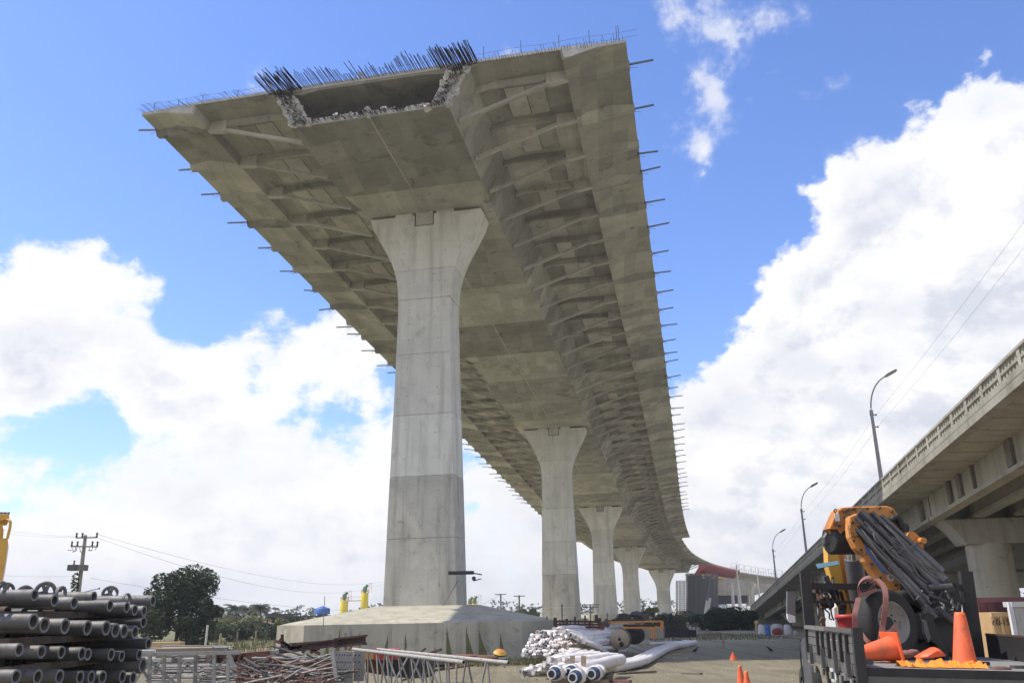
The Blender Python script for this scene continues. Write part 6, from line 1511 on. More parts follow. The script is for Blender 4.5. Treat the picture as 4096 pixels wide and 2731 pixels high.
# dark heap with arch on top of the machine
mb = MB(); P_ = at(*z3(965, 240), 61)
mb.loft([[at(*z3(x, y), 60.6) + Vector((0, 1.0 * k, 0)) for x, y in ((850, 262), (915, 238), (935, 205), (975, 196), (1000, 205), (1020, 225), (1050, 262))] for k in (0, 1)]); single(mb, 'dark_tarpaulin', 'black', 'dark crumpled tarpaulin on top of the orange machine', 'tarpaulin')
mb = MB(); mb.path([at(*z3(x, y), 61) for x, y in ((1010, 225), (1040, 208), (1075, 202), (1110, 212), (1135, 235), (1146, 260))], .12, n=6, flat=1.8); single(mb, 'curved_strip', 'darksteel', 'dark curved strip arching above the orange machine', 'metal strip')
mb = MB(); mb.path([at(*z3(x, y), 61) for x, y in ((1195, 258), (1205, 235), (1230, 240), (1240, 205), (1240, 258))], .11, n=6); single(mb, 'dark_fitting', 'darkrust', 'dark fitting standing at the right end of the orange beam', 'fitting')
# dark net enclosure and thicket
mb = MB(); 
for k in range(9):
    x = 1295 + k * 30; a = at(*z3(x, 292 + 3 * (k % 3)), 66); mb.bar(at(*z3(x, 392), 66), a, .06, .06, (0, 1, 0))
mb.prism([at(*z3(x, y), 66.2) for x, y in ((1292, 308), (1400, 318), (1535, 330), (1538, 385), (1292, 388))], (0, .9, 0)); single(mb, 'dark_net_pen', 'black', 'low dark net pen right of the orange machine', 'net pen')
# tripod
tp_ = thing('tripod_frame', 'small dark tripod frame between the machine and the scaffold tower', 'tripod', gnd(*z3(1340, 290)))
for (x, y) in ((1300, 285), (1338, 288), (1378, 285)):
    mb = MB(); mb.tube(at(*z3(1338, 200), 72), at(*z3(x, y), 72 + (x == 1338)), .07, n=5); part(mb, 'tripod_leg', 'black', tp_)
# stakes
for i, (x, y0, y1, Y, w) in enumerate(((698, 262, 440, 50, .12), (1752, 350, 470, 0, .12), (1195 + 60, 0, 0, 0, 0))):
    if not w: continue
    b = gnd(*z3(x, y1)); a = at(*z3(x, y0), b.y); mb = MB(); mb.bar(b - Vector((0, 0, .1)), a, w, w, (0, 1, 0)); single(mb, 'wooden_stake', 'wood', ('tall wooden stake in front of the white heap', 'wooden stake alone on the open ground')[i], 'stake')
for i, (x, y0, y1, Y) in enumerate(((485, 128, 250, 75), (840, 195, 262, 80), (93, 148, 200, 85), (150, 58, 215, 110), (5, 45, 210, 110))):
    mb = MB(); mb.tube(at(*z3(x + 3, y1 + 30), Y), at(*z3(x, y0), Y), .06 if i < 3 else .11, n=6)
    if i > 2:
        p = at(*z3(x, y0 + 6), Y); mb.bar(p - Vector((.7, 0, 0)), p + Vector((.7, 0, 0)), .08, .1)
    single(mb, 'thin_post' if i < 3 else 'utility_pole', 'darkgalv', ('thin rod in front of the second pier', 'thin rod in front of the third pier', 'short post on the footing edge left of the second pier', 'bare pole left of the second pier', 'pole with crossbar right of the tallest pier')[i], 'post' if i < 3 else 'utility pole')
mb = MB(); p = at(*z3(708, 130), 130); mb.tube(at(*z3(711, 262), 130), p, .13, n=6)
for y, w in ((132, 1.3), (150, 1.2)): q = at(*z3(708, y), 130); mb.bar(q - Vector((w, 0, 0)), q + Vector((w, 0, 0)), .12, .14)
single(mb, 'utility_pole', 'darkgalv', 'utility pole with two crossbars between the second and third piers', 'utility pole')
# cones on the ground
b = gnd(*z3(1830, 570)); cone('small reddish cone alone far out on the sand', b, (0, 0, 1), .48, .22, taper=.10, mat='cone')
for (x, y, Y, lab) in ((1878, 605, 19.2, 'nearer tall orange cone at the bottom edge left of the truck'), (1928, 650, 18.4, 'shorter orange cone beside the tall one at the bottom edge')):
    a = at(*z3(x, y), Y); cone(lab, Vector((a.x, a.y, gz(a.x, a.y))), (0, 0, 1), (a.z - gz(a.x, a.y)) / .985, .17, taper=.18)
# crows
for i, (x, y) in enumerate(((1536, 512), (2118, 508))):
    p = gnd(*z3(x, y)); t = thing('crow', ('black bird standing near the long white tubes', 'black bird walking on the haul road near the truck')[i], 'bird', p)
    sx_ = 1 if i == 0 else -1
    mb = MB(); rs = [.02, .07, .09, .075, .05, .055, .045, .012]
    pts = [p + Vector((sx_ * a, 0, b)) for a, b in ((-.26, .12), (-.14, .16), (-.04, .20), (.05, .26), (.09, .32), (.11, .36), (.13, .37), (.20, .355))]
    mb.path(pts, rs, n=8); part(mb, 'body', 'bird', t)
    for dy in (-.03, .03):
        mb = MB(); mb.tube(p + Vector((0, dy, 0)), p + Vector((-.01, dy, .14)), .009, n=4); part(mb, 'leg', 'bird', t)

# ================================================================ FAR RIGHT YARD
def y6(x, y): return (2650 + x / 3.485, 2150 + y / 3.485)
for i, (x0, x1, y0, y1, m_, lab, nm, ct_) in enumerate(((1340, 1430, 1205, 1345, 'white', 'white bulk bag left of the blue barrel', 'bulk_bag', 'bag'), (1435, 1508, 1215, 1365, 'bluetank', 'blue plastic barrel beside the white bag', 'blue_barrel', 'barrel'), (1520, 1690, 1195, 1350, 'pale', 'grey covered load right of the blue barrel', 'covered_load', 'load'), (1700, 1800, 1205, 1350, 'white', 'white sheeted load farthest right under the overpass', 'sheeted_load', 'load'), (1830, 1880, 1290, 1350, 'pale', 'small pale sack under the overpass', 'small_sack', 'sack'), (2110, 2170, 1290, 1380, 'pale', 'pale sack beside the truck mirror', 'pale_sack', 'sack'))):
    b = gnd(*y6((x0 + x1) / 2, y1)); a = at(*y6((x0 + x1) / 2, y0), b.y); w = (x1 - x0) / 3.485 * b.y / FPX; H = a.z - b.z
    mb = MB()
    if m_ == 'bluetank': mb.lathe([(w * .46, 0), (w * .5, .03), (w * .5, H * .5), (w * .46, H * .52), (w * .5, H * .54), (w * .5, H * .96), (w * .4, H)], b, n=16)
    else:
        secs = []
        for z_, k_ in ((0, .95), (.2, 1.05), (.55, 1.0), (.8, .9), (.95, .6), (1, .25)):
            secs.append([b + Vector((math.cos(q) * w * .5 * k_ * (1 + .08 * math.sin(3 * q + z_ * 5)), math.sin(q) * w * .4 * k_, H * z_)) for q in [j * math.pi / 7 for j in range(14)]])
        mb.loft(secs, smooth=True)
    single(mb, nm, m_, lab, ct_)
b = gnd(*y6(1590, 1355)); mb = MB(); mb.sphere(b + Vector((0, -.4, .35)), .5, 12, 6, (1.2, .6, .8)); single(mb, 'red_heap', 'redform', 'dark red bundle in front of the grey load', 'bundle')
mb = MB(); b = gnd(*y6(1310, 1290)); mb.tube(b, at(*y6(1300, 1165), b.y), .16, n=8); mb.sphere(at(*y6(1312, 1180), b.y), .3); single(mb, 'pale_post', 'cratelath', 'pale stump left of the white bag', 'stump')
# leaning boom in front of the scaffold, masts
bm_ = thing('lattice_boom', 'pale leaning crane boom standing on a yellow base before the scaffold', 'crane boom', at(*y6(585, 1190), 150))
mb = MB(); mb.bar(at(*y6(590, 1185), 150), at(*y6(648, 835), 150), .7, .7, (0, 1, 0)); part(mb, 'boom_section', 'polewhite', bm_)
mb = MB(); mb.bar(at(*y6(620, 870), 149.6), at(*y6(690, 510), 149.6), .3, .3, (0, 1, 0)); part(mb, 'inner_boom', 'darkgalv', bm_)
mb = MB(); mb.box(at(*y6(575, 1205), 149), (1.0, 0, 0), (0, 1, 0), (0, 0, .3)); part(mb, 'boom_base', 'yellow', bm_)
for i, (x0, y0, x1, y1, Y, r, lab) in enumerate(((1030, 375, 1085, 1000, 190, .42, 'tall thick pale mast in front of the red formwork'), (1322, 490, 1352, 835, 190, .18, 'thin pale mast beside the far pier'),)):
    mb = MB(); mb.tube(at(*y6(x1, y1), Y), at(*y6((x0 + x1) / 2, (y0 + y1) / 2), Y), r, r * .8, n=8); mb.tube(at(*y6((x0 + x1) / 2, (y0 + y1) / 2), Y), at(*y6(x0, y0), Y), r * .6, r * .3, n=6); single(mb, 'pale_mast', 'polewhite', lab, 'mast')
mb = MB(); mb.tube(at(*y6(990, 990), 180), at(*y6(962, 625), 180), .35, .25, n=7)
for k in range(22):
    q = at(*y6(960 + wr.uniform(-45, 50), 640 + wr.uniform(0, 110)), 180); c_ = at(*y6(964, 680 + wr.uniform(-30, 60)), 180); mb.tube(c_, q, .09, n=4)
single(mb, 'antenna_mast', 'polewhite', 'pale mast crowned by many short arms left of the thick mast', 'mast')
# scaffold tower under the formwork: standards and ledgers
sc_ = thing('scaffold_tower', 'dense grey scaffolding tower under the red formwork', 'scaffolding', at(*y6(500, 1150), 350))
def tower(x0, x1, ya, yb, Y, nx_, ny, r, dpt, nm, mat='galv'):
    mb = MB()
    for dp in range(dpt):
        Yd = Y + dp * 3.5
        for i in range(nx_ + 1):
            x = x0 + (x1 - x0) * i / nx_; mb.bar(at(*y6(x, yb), Yd), at(*y6(x, ya), Yd), r, r, (0, 1, 0))
        for j in range(ny + 1):
            y = ya + (yb - ya) * j / ny; mb.bar(at(*y6(x0, y), Yd), at(*y6(x1, y), Yd), r, r)
            if j < ny:
                for i in range(0, nx_, 2):
                    xa = x0 + (x1 - x0) * i / nx_; xb = x0 + (x1 - x0) * (i + 1) / nx_; mb.bar(at(*y6(xa, y), Yd), at(*y6(xb, ya + (yb - ya) * (j + 1) / ny), Yd), r * .7, r * .7)
    o = part(mb, nm, mat, sc_, False); o['kind'] = 'stuff'
tower(190, 330, 600, 1160, 345, 6, 20, .22, 2, 'scaffold_bay')
tower(330, 770, 500, 1180, 350, 14, 20, .30, 2, 'scaffold_bay', 'darkgalv')
mb = MB()
for i in range(12):
    mb = MB(); x = 345 + i * 36; yt_ = 505 + wr.choice((0, 8, 16, 30, 60)); q = [at(*y6(x, yt_), 356), at(*y6(x + 35, yt_ + 4), 356), at(*y6(x + 35, 1180), 356), at(*y6(x, 1180), 356)]; mb.prism(q, (0, .1 + .5 * (i % 3), 0))
    part(mb, 'debris_netting', ('rampdark', 'darkwood', 'darksteel', 'rampdark', 'darksteel', 'rampdark', 'darkwood')[i % 7], sc_)
# far wall / abutment with dark opening
fa = thing('far_abutment', 'grey concrete wall with a dark opening under the far deck', 'wall', at(*y6(1000, 900), 380))
mb = MB(); mb.prism([at(*y6(x, y), 380) for x, y in ((760, 530), (1300, 620), (1260, 700), (1240, 800), (760, 800))], (0, 3, 0)); part(mb, 'wall_face', 'ramp', fa)
mb = MB(); mb.prism([at(*y6(x, y), 384) for x, y in ((760, 790), (1230, 790), (1200, 915), (770, 925))], (0, 3, 0)); part(mb, 'dark_soffit', 'black', fa)  # black slab painted in for the shade of the opening
mb = MB(); mb.prism([at(*y6(x, y), 379) for x, y in ((1255, 700), (1300, 660), (1330, 680), (1285, 740), (1285, 900), (1215, 950), (1210, 800), (1245, 780))], (0, 3, 0)); part(mb, 'curved_pier', 'ramp', fa)
mb = MB(); mb.prism([at(*y6(x, y), 386) for x, y in ((1300, 640), (1600, 640), (1600, 700), (1290, 800), (1280, 760))], (0, 3, 0)); part(mb, 'far_girder', 'ramp', fa)
for k in range(7):
    mb = MB(); x = 790 + k * 27; mb.prism([at(*y6(a, b), 300) for a, b in ((x, 935), (x + 17, 932), (x + 17, 1020), (x, 1030))], (0, .4, 0)); single(mb, 'white_fence_panel', 'white', 'white fence panel beyond the bush, %s from the left' % ORD[k], 'fence panel', 'white fence panels beyond the bush')

# ================================================================ LEFT BACKGROUND
# silos
def silo(xc, yt, yb, w, Y, lab, extra=True):
    a = at(xc * 1.7415, yt * 1.7415, Y); w_ = w * 1.7415 * Y / FPX / 2 * .97
    t = thing('yellow_silo', lab, 'silo', (a.x, a.y, 0), 'yellow cement silos')
    mb = MB(); mb.lathe([(w_ * .3, a.z - 9), (w_, a.z - 6.2), (w_, a.z - .15), (w_ * .95, a.z)], (a.x, a.y, 0), n=20); part(mb, 'silo_body', 'silo', t)
    for q in (0, 1.57, 3.14, 4.71):
        mb = MB(); p = Vector((a.x + math.cos(q + .7) * w_, a.y + math.sin(q + .7) * w_, 0)); mb.tube(p, p + Vector((0, 0, a.z - 6)), .15, n=6); part(mb, 'silo_leg', 'silo', t)
    mb = MB(); mb.lathe([(.3, 0), (.7, .4), (.75, 1.6), (.5, 2.1)], (a.x, a.y, a.z), n=12); mb.tube((a.x, a.y, a.z + 1.6), (a.x + .9, a.y, a.z + 2.6), .5, n=10); part(mb, 'dust_filter', 'green', t)
    mb = MB()
    for q in range(12):
        t_ = q * math.pi / 6; p = Vector((a.x + math.cos(t_) * w_ * .98, a.y + math.sin(t_) * w_ * .98, a.z - .2)); mb.tube(p, p + Vector((0, 0, 1.2)), .05, n=4)
    mb.path([Vector((a.x + math.cos(k * .3142) * w_ * .98, a.y + math.sin(k * .3142) * w_ * .98, a.z + 1)) for k in range(20)], .05, n=4, closed=True)
    p = Vector((a.x + 1.5, a.y - .5, a.z)); mb.tube(p, p + Vector((0, 0, 3.2)), .06, n=4); mb.tube(p + Vector((.8, 0, 0)), p + Vector((.8, 0, 3.2)), .06, n=4); mb.tube(p + Vector((0, 0, 3)), p + Vector((.8, 0, 3)), .05, n=4)
    part(mb, 'top_railing', 'orange', t); return a
a1 = silo(791, 1378, 1396, 17.5, 300, 'shorter yellow silo left of the tallest pier')
a2 = silo(838, 1361, 1393, 17.0, 300, 'taller yellow silo next to the tallest pier')
a3 = silo(1090, 1386, 1396, 13, 320, 'yellow silo seen right of the tallest pier'); a4 = silo(1080, 1387, 1396, 10, 335, 'yellow silo half hidden behind another, right of the tallest pier')
mb = MB(); mb.bar(Vector((a1.x, 300, a1.z - .2)), Vector((a2.x, 300, a1.z - .2)), 1.0, .25); mb.bar(Vector((a1.x, 299.5, a1.z + 1)), Vector((a2.x, 299.5, a1.z + 1)), .1, .1); single(mb, 'silo_walkway', 'orange', 'orange walkway linking the two left yellow silos', 'walkway')
p = at(740 * 1.7415, 1410 * 1.7415, 140); pt = at(740 * 1.7415, 1398 * 1.7415, 140)
mb = MB(); mb.lathe([(1.2, 0), (1.2, (pt.z - p.z)), (1.1, pt.z - p.z + .1), (.1, pt.z - p.z + .45)], p, n=18); wt = single(mb, 'blue_water_tank', 'bluetank', 'blue water tank left of the silos', 'tank')
mb = MB(); mb.tube(Vector((p.x, p.y, 0)), Vector((p.x, p.y, p.z)), .8, n=8); single(mb, 'tank_stand', 'darksteel', 'stand beneath the blue water tank', 'stand')
fr_ = thing('gantry_frame', 'thin dark steel gantry frame left of the blue tank', 'gantry', (at(1150, 2480, 100).x, 100, 0))
for x in (615, 655, 690):
    mb = MB(); a = at(x * 1.7415, (1413 if x != 690 else 1411) * 1.7415, 100); mb.tube(Vector((a.x, a.y, 0)), a, .09, n=6); part(mb, 'gantry_leg', 'darksteel', fr_)
for (xa, ya, xb, yb) in ((614, 1412, 692, 1409), (614, 1414, 655, 1417), (655, 1417, 760, 1413)):
    mb = MB(); mb.bar(at(xa * 1.7415, ya * 1.7415, 100), at(xb * 1.7415, yb * 1.7415, 99.5), .12, .16); part(mb, 'gantry_beam', 'darksteel', fr_)
mb = MB(); a = at(746 * 1.7415, 1368 * 1.7415, 57); b = at(743 * 1.7415, 1420 * 1.7415, 57); mb.tube(b - Vector((0, 0, 1)), a, .025, n=5); single(mb, 'thin_rod', 'darkgalv', 'thin upright rod on the footing in front of the blue tank', 'rod')
# utility pole with transformer and vines
Yu = 70
up_ = thing('utility_pole', 'leaning utility pole with transformers and climbing vine behind the pipe stack', 'utility pole', (at(318, 2420, Yu).x, Yu, 0))
top = at(*s1(687, 380), Yu); bot = Vector((at(*s1(637, 815), Yu).x, Yu, 0))
mb = MB(); mb.tube(bot, top, .21, .13, n=10); part(mb, 'pole_shaft', 'ramp', up_)
for (x0, x1, y, w) in ((612, 778, 402, .09), (570, 785, 470, .10)):
    mb = MB(); mb.bar(at(*s1(x0, y), Yu - .2), at(*s1(x1, y + (-3 if y < 450 else 3)), Yu - .2), w, w); part(mb, 'crossarm', 'darkgalv', up_)
for (x, y, h) in ((613, 402, 22), (660, 402, 24), (776, 400, 28), (575, 470, 16), (620, 470, 20), (740, 470, 22), (780, 470, 14)):
    mb = MB(); mb.lathe([(.05, 0), (.09, .1), (.05, .2), (.09, .3), (.05, .4)], at(*s1(x, y), Yu - .2), n=8); part(mb, 'insulator', 'darkrust', up_)
for (x, y) in ((575, 475), (605, 475), (620, 475), (640, 478), (720, 475), (745, 475), (785, 465)):
    mb = MB(); p = at(*s1(x, y), Yu - .2); mb.path([p, p + Vector((wr.uniform(-.2, .2), 0, -.3)), p + Vector((wr.uniform(-.3, .3), 0, wr.uniform(-.5, -.2)))], .03, n=4)
    part(mb, 'cutout_switch', 'darkgalv', up_)
for (x0, x1) in ((568, 640), (640, 692)):
    mb = MB(); a, b = at(*s1(x0, 620), Yu - .4), at(*s1(x1, 665), Yu - .4); mb.abox(a.x, b.x, Yu - .9, Yu - .1, b.z, a.z); mb.tube((a.x + .3, Yu - .5, a.z), (a.x + .3, Yu - .5, a.z + .35), .06, n=6); part(mb, 'transformer', 'darkgalv', up_)
def leaves(mb, c, rad, n, size, rg, flat=1.0, shell=.35):
    for _ in range(n):
        while True:
            v = Vector((rg.uniform(-1, 1), rg.uniform(-1, 1), rg.uniform(-1, 1)))
            if v.length <= 1: break
        l = v.length or .01; v = v / l * (l ** shell)
        p = Vector(c) + Vector((v.x * rad[0], v.y * rad[1], v.z * rad[2]))
        s_ = size * rg.uniform(.6, 1.4)
        a = Vector((rg.uniform(-1, 1), rg.uniform(-1, 1), rg.uniform(-.6, .6))).normalized() * s_
        b = a.cross(Vector((rg.uniform(-1, 1), rg.uniform(-1, 1), rg.uniform(-1, 1)))).normalized() * s_ * .5
        mb.add([p - a, p - b * .9 + a * .1, p + a, p + b], [(0, 1, 2, 3)])
vg = random.Random(77)
mb = MB()
for k in range(9): f = k / 8; leaves(mb, bot.lerp(top, .28 + .36 * f) + Vector((-.25, -.1, 0)), (.34, .34, .5), 90, .11, vg)
part(mb, 'climbing_vine', 'leaf_mid', up_, False)
mb = MB(); p = bot.lerp(top, .52)
for q in (((-1.6, 0, .1)), ((1.6, 0, .35))): mb.tube(p, p + Vector(q), .03, n=5); mb.sphere(p + Vector(q), .08)
part(mb, 'side_bracket', 'darkgalv', up_)
def wire(a, b, sag, lab, r=.02, n=16):
    r = .006 if r < .025 else .013
    mb = MB(); a, b = Vector(a), Vector(b)
    mb.path([a.lerp(b, k / n) - Vector((0, 0, sag * 4 * (k / n) * (1 - k / n))) for k in range(n + 1)], r, n=3); single(mb, 'power_line', 'wire', lab, 'power line')
wire(at(*s1(-300, 270), Yu), at(*s1(776, 392), Yu), .35, 'upper power line left of the utility pole')
wire(at(*s1(-300, 300), Yu), at(*s1(613, 396), Yu), .3, 'second power line left of the utility pole')
wire(at(*s1(776, 372), Yu), at(880 * 1.7415, 1335 * 1.7415, 200), 2.0, 'upper power line running right from the utility pole', .03)
wire(at(*s1(780, 400), Yu), at(880 * 1.7415, 1341 * 1.7415, 200), 3.0, 'lower power line running right from the utility pole', .03)
wire(at(*s1(-300, 670), Yu), at(*s1(570, 708), Yu), .2, 'low cable left of the utility pole')
wire(at(*s1(730, 725), Yu), at(880 * 1.7415, 1401 * 1.7415, 160), .8, 'low cable running right from the utility pole', .03)
wire(at(1040 * 1.7415, 1413 * 1.7415, 108), at(*z3(5, 50), 110), .2, 'cable between the footing and the pole with crossbar', .03)
wire(at(*z3(5, 50), 110), at(*z3(150, 62), 110), .9, 'sagging cable between the two bare poles', .03)
# trees
def tree(x, y, H, rad, leaf, lab, group=None, seed=1, nl=4200, size=.13, cat='tree', name='broadleaf_tree', trunk=True, squash=1.0, nb=16, low=.3):
    rg = random.Random(seed); base = Vector((x, y, gz(x, y)))
    t = thing(name, lab, cat, base, group)
    mb = MB()
    if trunk:
        mb.path([base, base + Vector((.1, 0, H * .2)), base + Vector((.05, .1, H * .45)), base + Vector((0, 0, H * .7))], [H * .035, H * .028, H * .02, H * .008], n=8)
        for k in range(8):
            q = rg.uniform(0, 6.28); z_ = H * rg.uniform(.15, .4); p = base + Vector((0, 0, z_)); e = Vector((math.cos(q) * rad * .7, math.sin(q) * rad * .7, H * rg.uniform(.5, .85)))
            mb.path([p, p.lerp(base + e, .5) + Vector((0, 0, -.1 * H)), base + e], [H * .014, H * .009, H * .004], n=5)
        part(mb, 'trunk', 'bark', t)
    mb = MB()
    for k in range(nb):
        q = rg.uniform(0, 6.28); rr_ = rad * math.sqrt(rg.random()) * .75; hz = H * (low + (1 - low) * rg.random() ** .7 * .86)
        env = math.sqrt(max(.05, 1 - ((hz / H - .45) / .6) ** 2))
        c = base + Vector((math.cos(q) * rr_ * env, math.sin(q) * rr_ * env * .8, hz))
        s_ = rad * rg.uniform(.28, .45)
        leaves(mb, c, (s_, s_, s_ * .75 * squash), nl // nb, size, rg)
    part(mb, 'crown', leaf, t, False); return t
def gx(xd, Y): return at(xd * 1.7415, 1420 * 1.7415, Y).x
tree(gx(408, 88), 88, 7.6, 4.2, 'leaf_dark', 'big dark bushy tree right behind the pipe stack', seed=2, nl=15000, size=.17, nb=34, low=.12)
tree(gx(340, 84), 84, 4.2, 2.4, 'leaf_mid', 'lighter shrub at the left foot of the big tree', seed=3, nl=3000, size=.13, cat='shrub', name='shrub', nb=10, low=.1, trunk=False)
tree(gx(475, 88), 86, 5.0, 2.3, 'leaf_dark', 'dark lower bush at the right foot of the big tree', seed=4, nl=5000, size=.15, cat='shrub', name='shrub', nb=12, low=.05, trunk=False)
for i, (xd, Y, H, rad, lf) in enumerate(((540, 115, 1.9, 2.8, 'leaf_dark'), (580, 118, 2.0, 3.0, 'leaf_dark'), (615, 114, 1.7, 2.4, 'leaf_dark'), (640, 116, 2.0, 1.6, 'leaf_mid'), (505, 110, 1.7, 2.0, 'leaf_mid'), (555, 108, 1.5, 1.6, 'leaf_dark'))):
    tree(gx(xd, Y), Y, H, rad, lf, 'dark low bush in the hedge at the field edge, %s' % ('below the left palms', 'in the middle of the hedge', 'right part of the hedge', 'nearest the big footing', 'nearest the big tree', 'front one')[i], 'dark hedge bushes at the field edge', seed=20 + i, nl=1500, size=.2, cat='bush', name='hedge_bush', nb=8, low=.15, trunk=False)
for i, (xd, Y, H, rad, lf) in enumerate(((510, 165, 1.9, 3, 'leaf_pale'), (540, 170, 2.1, 3.5, 'leaf_pale'), (575, 160, 2.2, 3.2, 'leaf_pale'), (600, 172, 2.1, 3.0, 'leaf_pale'), (632, 178, 3.2, 3.0, 'leaf_mid'), (655, 180, 2.8, 2.8, 'leaf_mid'), (680, 185, 2.6, 2.8, 'leaf_mid'), (706, 190, 2.3, 2.8, 'leaf_mid'), (650, 150, 2.2, 1.8, 'leaf_pale'), (1200, 230, 3.2, 2.4, 'leaf_mid'), (1225, 230, 3.3, 2.2, 'leaf_mid'), (1500, 260, 2.9, 2.6, 'leaf_pale'), (1488, 262, 2.4, 2.2, 'leaf_mid'))):
    tree(gx(xd, Y), Y, H, rad, lf, ('sunlit yellow-green tree next to the big dark tree', 'sunlit yellow-green tree under the left palm', 'tallest sunlit yellow-green tree under the middle palm', 'sunlit yellow-green tree under the right palm', 'rounded green tree right of the palms', 'green tree under the gantry frame', 'green tree right of the gantry leg', 'green tree below the blue tank', 'pale bush against the footing edge', 'distant tree left of the second pier', 'distant tree touching the second pier', 'distant tree left of the farthest pier', 'smaller distant tree left of the farthest pier')[i], 'background trees', seed=40 + i, nl=2200, size=.3, nb=10, low=.25, name='background_tree')
b = gnd(*y6(930, 1290)); 
tree(b.x, b.y + 2, 2.6, 3.3, 'leaf_dark', 'large dark round bush in front of the far masts', seed=70, nl=9000, size=.17, cat='bush', name='large_bush', nb=26, low=.1, trunk=False)
tree(b.x + 2.4, b.y + 1, 2.2, 2.2, 'leaf_dark', 'dark bush joining the large one, nearer the overpass ramp', seed=71, nl=6000, size=.17, cat='bush', name='large_bush', nb=18, low=.1, trunk=False)
tree(b.x - 2.4, b.y, 1.5, 1.6, 'leaf_dark', 'low dark bush at the left foot of the large bush', seed=72, nl=3000, size=.15, cat='bush', name='large_bush', nb=10, low=.1, trunk=False)
b2_ = gnd(*z3(1400, 372)); tree(b2_.x, b2_.y, 1.2, 2.0, 'leaf_dark', 'low dark scrub behind the net pen', seed=73, nl=2500, size=.12, cat='bush', name='scrub', nb=8, low=.1, trunk=False)
for i, (X_, Y_, r_, h_) in enumerate(((2690, 2512, 2.6, 1.7), (2735, 2500, 3.2, 1.9), (2790, 2506, 2.4, 1.5), (2600, 2528, 1.6, 1.0), (2640, 2500, 3.0, 1.8), (2560, 2496, 3.0, 1.6))):
    b3 = gnd(X_, Y_); tree(b3.x, b3.y, h_, r_, 'leaf_dark' if i % 2 == 0 else 'leaf_mid', 'low scrub patch on the waste ground, %s' % ('right behind the net pen', 'below the scaffold tower', 'at the foot of the leaning boom', 'next to the net pen corner', 'under the farthest pier', 'under the fourth pier')[i], 'scrub patches on the waste ground', seed=80 + i, nl=1500, size=.16, cat='bush', name='scrub', nb=8, low=.1, trunk=False)
for i, (X_, Y_, w_, h_) in enumerate(((2660, 2516, 2.2, .5), (2760, 2522, 2.6, .45), (2560, 2520, 1.8, .4), (2480, 2512, 2.0, .6), (2860, 2540, 2.4, .3))):
    b3 = gnd(X_, Y_); mb = MB(); q_ = random.Random(i)
    secs = [[b3 + Vector((math.cos(t) * w_ * k_ * q_.uniform(.8, 1.15), math.sin(t) * w_ * k_ * .7, z_ * h_ * q_.uniform(.8, 1.2))) for t in [j * math.pi / 8 for j in range(16)]] for k_, z_ in ((1, -.1), (.8, .35), (.5, .8), (.15, 1))]
    mb.loft(secs, smooth=False); single(mb, 'spoil_heap', 'foot' if i % 2 else 'darkwood', 'low spoil heap of rubble %s' % ('behind the dark net pen', 'below the leaning boom', 'behind the orange beam', 'behind the cable drum', 'left of the large bush')[i], 'rubble heap')
# palms
def palm(xd, yd, Y, lab, seed, s_=1.0):
    rg = random.Random(seed); c = at(xd * 1.7415, yd * 1.7415, Y); base = Vector((c.x + .4, Y, 0)); t = thing('coconut_palm', lab, 'palm tree', base, 'coconut palms on the skyline')
    mb = MB(); mb.path([base, base.lerp(c, .5) + Vector((.25, 0, 0)), c], [.22, .17, .14], n=7); part(mb, 'trunk', 'bark', t)
    mb = MB()
    for k in range(22):
        q = k / 22 * 6.283 + rg.uniform(-.15, .15); el_ = rg.uniform(-.5, 1.1); L = rg.uniform(2.0, 2.7) * s_; pts = []
        for j in range(8):
            f = j / 7; hr_ = L * f * math.cos(el_ * (1 - f * .5)); vz = L * f * math.sin(el_) - 1.5 * s_ * f * f
            pts.append(c + Vector((math.cos(q) * hr_, math.sin(q) * hr_, vz)))
        for j in range(7):
            d = (pts[j + 1] - pts[j]); sd_ = d.cross(Vector((0, 0, 1))).normalized()
            for m_ in (0, .5):
                p = pts[j] + d * m_; w = .62 * s_ * math.sin(math.pi * min(1, (j + m_ + 1) / 8.5)) + .1
                for sg in (-1, 1): mb.add([p, p + d * .35, p + d * .5 + sd_ * sg * w - Vector((0, 0, w * .6)), p + d * .3 + sd_ * sg * w * .95 - Vector((0, 0, w * .65))], [(0, 1, 2, 3)])
    part(mb, 'fronds', 'palmleaf', t, False)
palm(541, 1397, 165, 'leftmost and tallest-looking coconut palm behind the sunlit trees', 1); palm(571, 1400, 170, 'middle coconut palm between the other two', 2, .9); palm(597, 1395, 168, 'right coconut palm above the yellow-green trees', 3); palm(523, 1414, 190, 'small dim palm left of the tallest palm', 4, .8)
palm(1208, 1408, 330, 'tiny distant palm left of the second pier', 5, 1.4); palm(1218, 1410, 335, 'second tiny distant palm beside the second pier', 6, 1.3)
# low house
hs_ = thing('low_house', 'low house with reddish roof glimpsed between the trees', 'house', (gx(602, 150), 150, 0))
mb = MB(); x_ = gx(602, 150); mb.abox(x_ - 1.6, x_ + 1.6, 150, 153, 0, 1.4); part(mb, 'wall', 'crate', hs_)
mb = MB(); mb.loft([[Vector((x, y, z)) for x, z in ((x_ - 1.9, 1.4), (x_, 2.1), (x_ + 1.9, 1.4))] for y in (149.5, 153.5)]); part(mb, 'roof', 'strap', hs_)
# fence posts by the field
for i, xd in enumerate((461, 488, 513, 540)):
    p = at((600 + (700, 875, 1085, 1320)[i] / 3.136), 2560, 75 + i * 6); p.z = 0; H = (1.7, .9, .9, .9)[i]; mb = MB(); mb.tube(p, p + Vector((.05, 0, H + .6)), .09, n=6); single(mb, 'fence_post', 'polewhite' if i == 0 else 'wood', ('pale tallest fence post at the field edge', 'short fence post second from left', 'short fence post third from left', 'short fence post nearest the footing')[i], 'fence post')
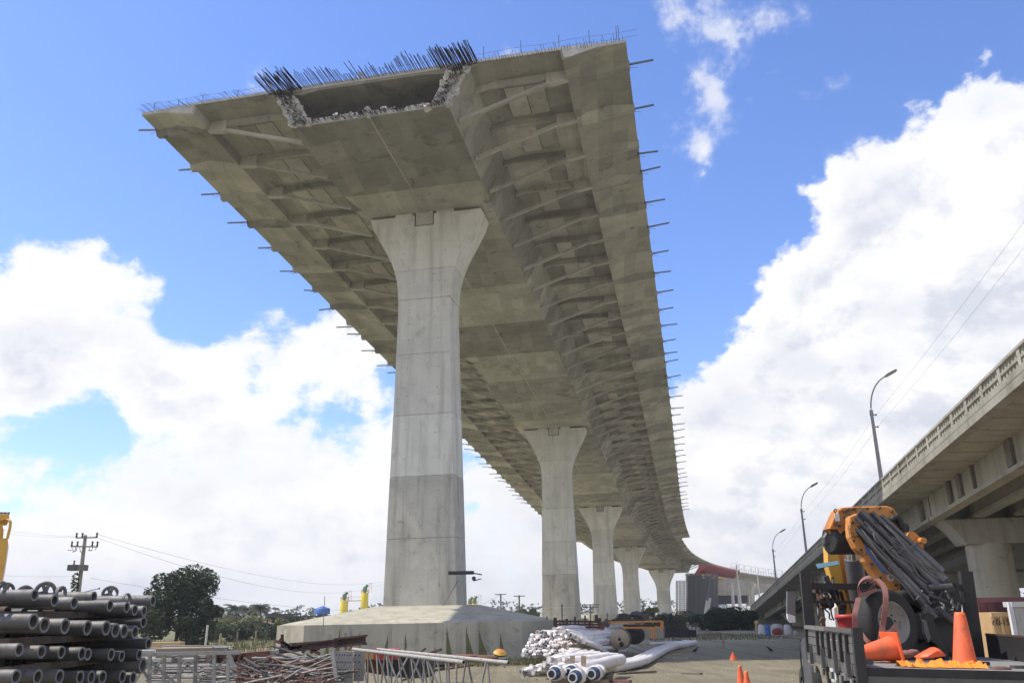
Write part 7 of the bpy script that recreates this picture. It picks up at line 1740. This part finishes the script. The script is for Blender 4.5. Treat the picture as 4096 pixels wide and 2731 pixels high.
# field sheet and rough grass
mb = MB(); n_x = 26
for j, Y in enumerate((52, 60, 70, 82, 96, 112, 130, 160, 200, 260, 400, 800)):
    for i in range(n_x + 1): mb.v.append((-22 - (Y - 52) * .02 - i * (3 + Y * .09) + (0 if i else 6 * math.sin(Y * .2)), Y, gz(-20, Y) + .03 + .05 * math.sin(i * 2.1 + Y)))
for j in range(11):
    for i in range(n_x): mb.f.append((j * (n_x + 1) + i, j * (n_x + 1) + i + 1, (j + 1) * (n_x + 1) + i + 1, (j + 1) * (n_x + 1) + i)); mb.sm.append(True)
struct(mb, 'field', 'field')
gr_ = random.Random(8); mb = MB()
def blade(p, h, w):
    a = gr_.uniform(0, 6.28); d = Vector((math.cos(a) * w, math.sin(a) * w, 0)); l = Vector((gr_.uniform(-.4, .4) * h, gr_.uniform(-.4, .4) * h, h)); mb.add([p - d, p + d, p + l], [(0, 1, 2)])
for _ in range(9000):
    Y = 55 + 60 * gr_.random() ** 1.3; x = -gr_.uniform(13.5, 17 + Y * .45); blade(Vector((x, Y, gz(x, Y))), gr_.uniform(.15, .65), .05)
for _ in range(2600):   # tufts at the foot of the footing and heap
    Y = gr_.uniform(50, 56.2); x = gr_.uniform(-4, 5); blade(Vector((x, Y, gz(x, Y))), gr_.uniform(.08, .35), .025)
for _ in range(1400):
    Y = gr_.uniform(84, 100); x = 18 + gr_.uniform(-6, 8); blade(Vector((x, Y, 0)), gr_.uniform(.1, .4), .04)
struct(mb, 'rough_grass', 'grassblade', 'stuff')['label'] = 'rough grass and weeds'
# pebbles and small debris on the haul ground
mb = MB()
for _ in range(5200):
    Y = 16 + 70 * gr_.random() ** 1.2; x = gr_.uniform(-.3, .55) * Y; s_ = gr_.uniform(.012, .04) * (1 + Y / 60); p = Vector((x, Y, gz(x, Y)))
    q = gr_.uniform(0, 6.28); a, b = math.cos(q) * s_, math.sin(q) * s_
    mb.add([p + Vector((a, b, -.005)), p + Vector((-b, a, -.005)), p + Vector((-a, -b, -.005)), p + Vector((b, -a, -.005)), p + Vector((0, 0, s_ * .6))], [(0, 1, 4), (1, 2, 4), (2, 3, 4), (3, 0, 4)])
struct(mb, 'pebbles', 'wood', 'stuff')['label'] = 'scattered pebbles'
# far low tree line and low far buildings
for i in range(40):
    pass
mb = MB()
for k in range(170):
    x = -700 + k * 11 + gr_.uniform(-4, 4); Y = gr_.uniform(560, 720); h = gr_.uniform(5, 11)
    leaves(mb, (x, Y, h * .45), (9, 6, h * .55), 60, 1.7, gr_)
struct(mb, 'distant_treeline', 'leaf_mid', 'stuff')['label'] = 'distant line of trees on the horizon'
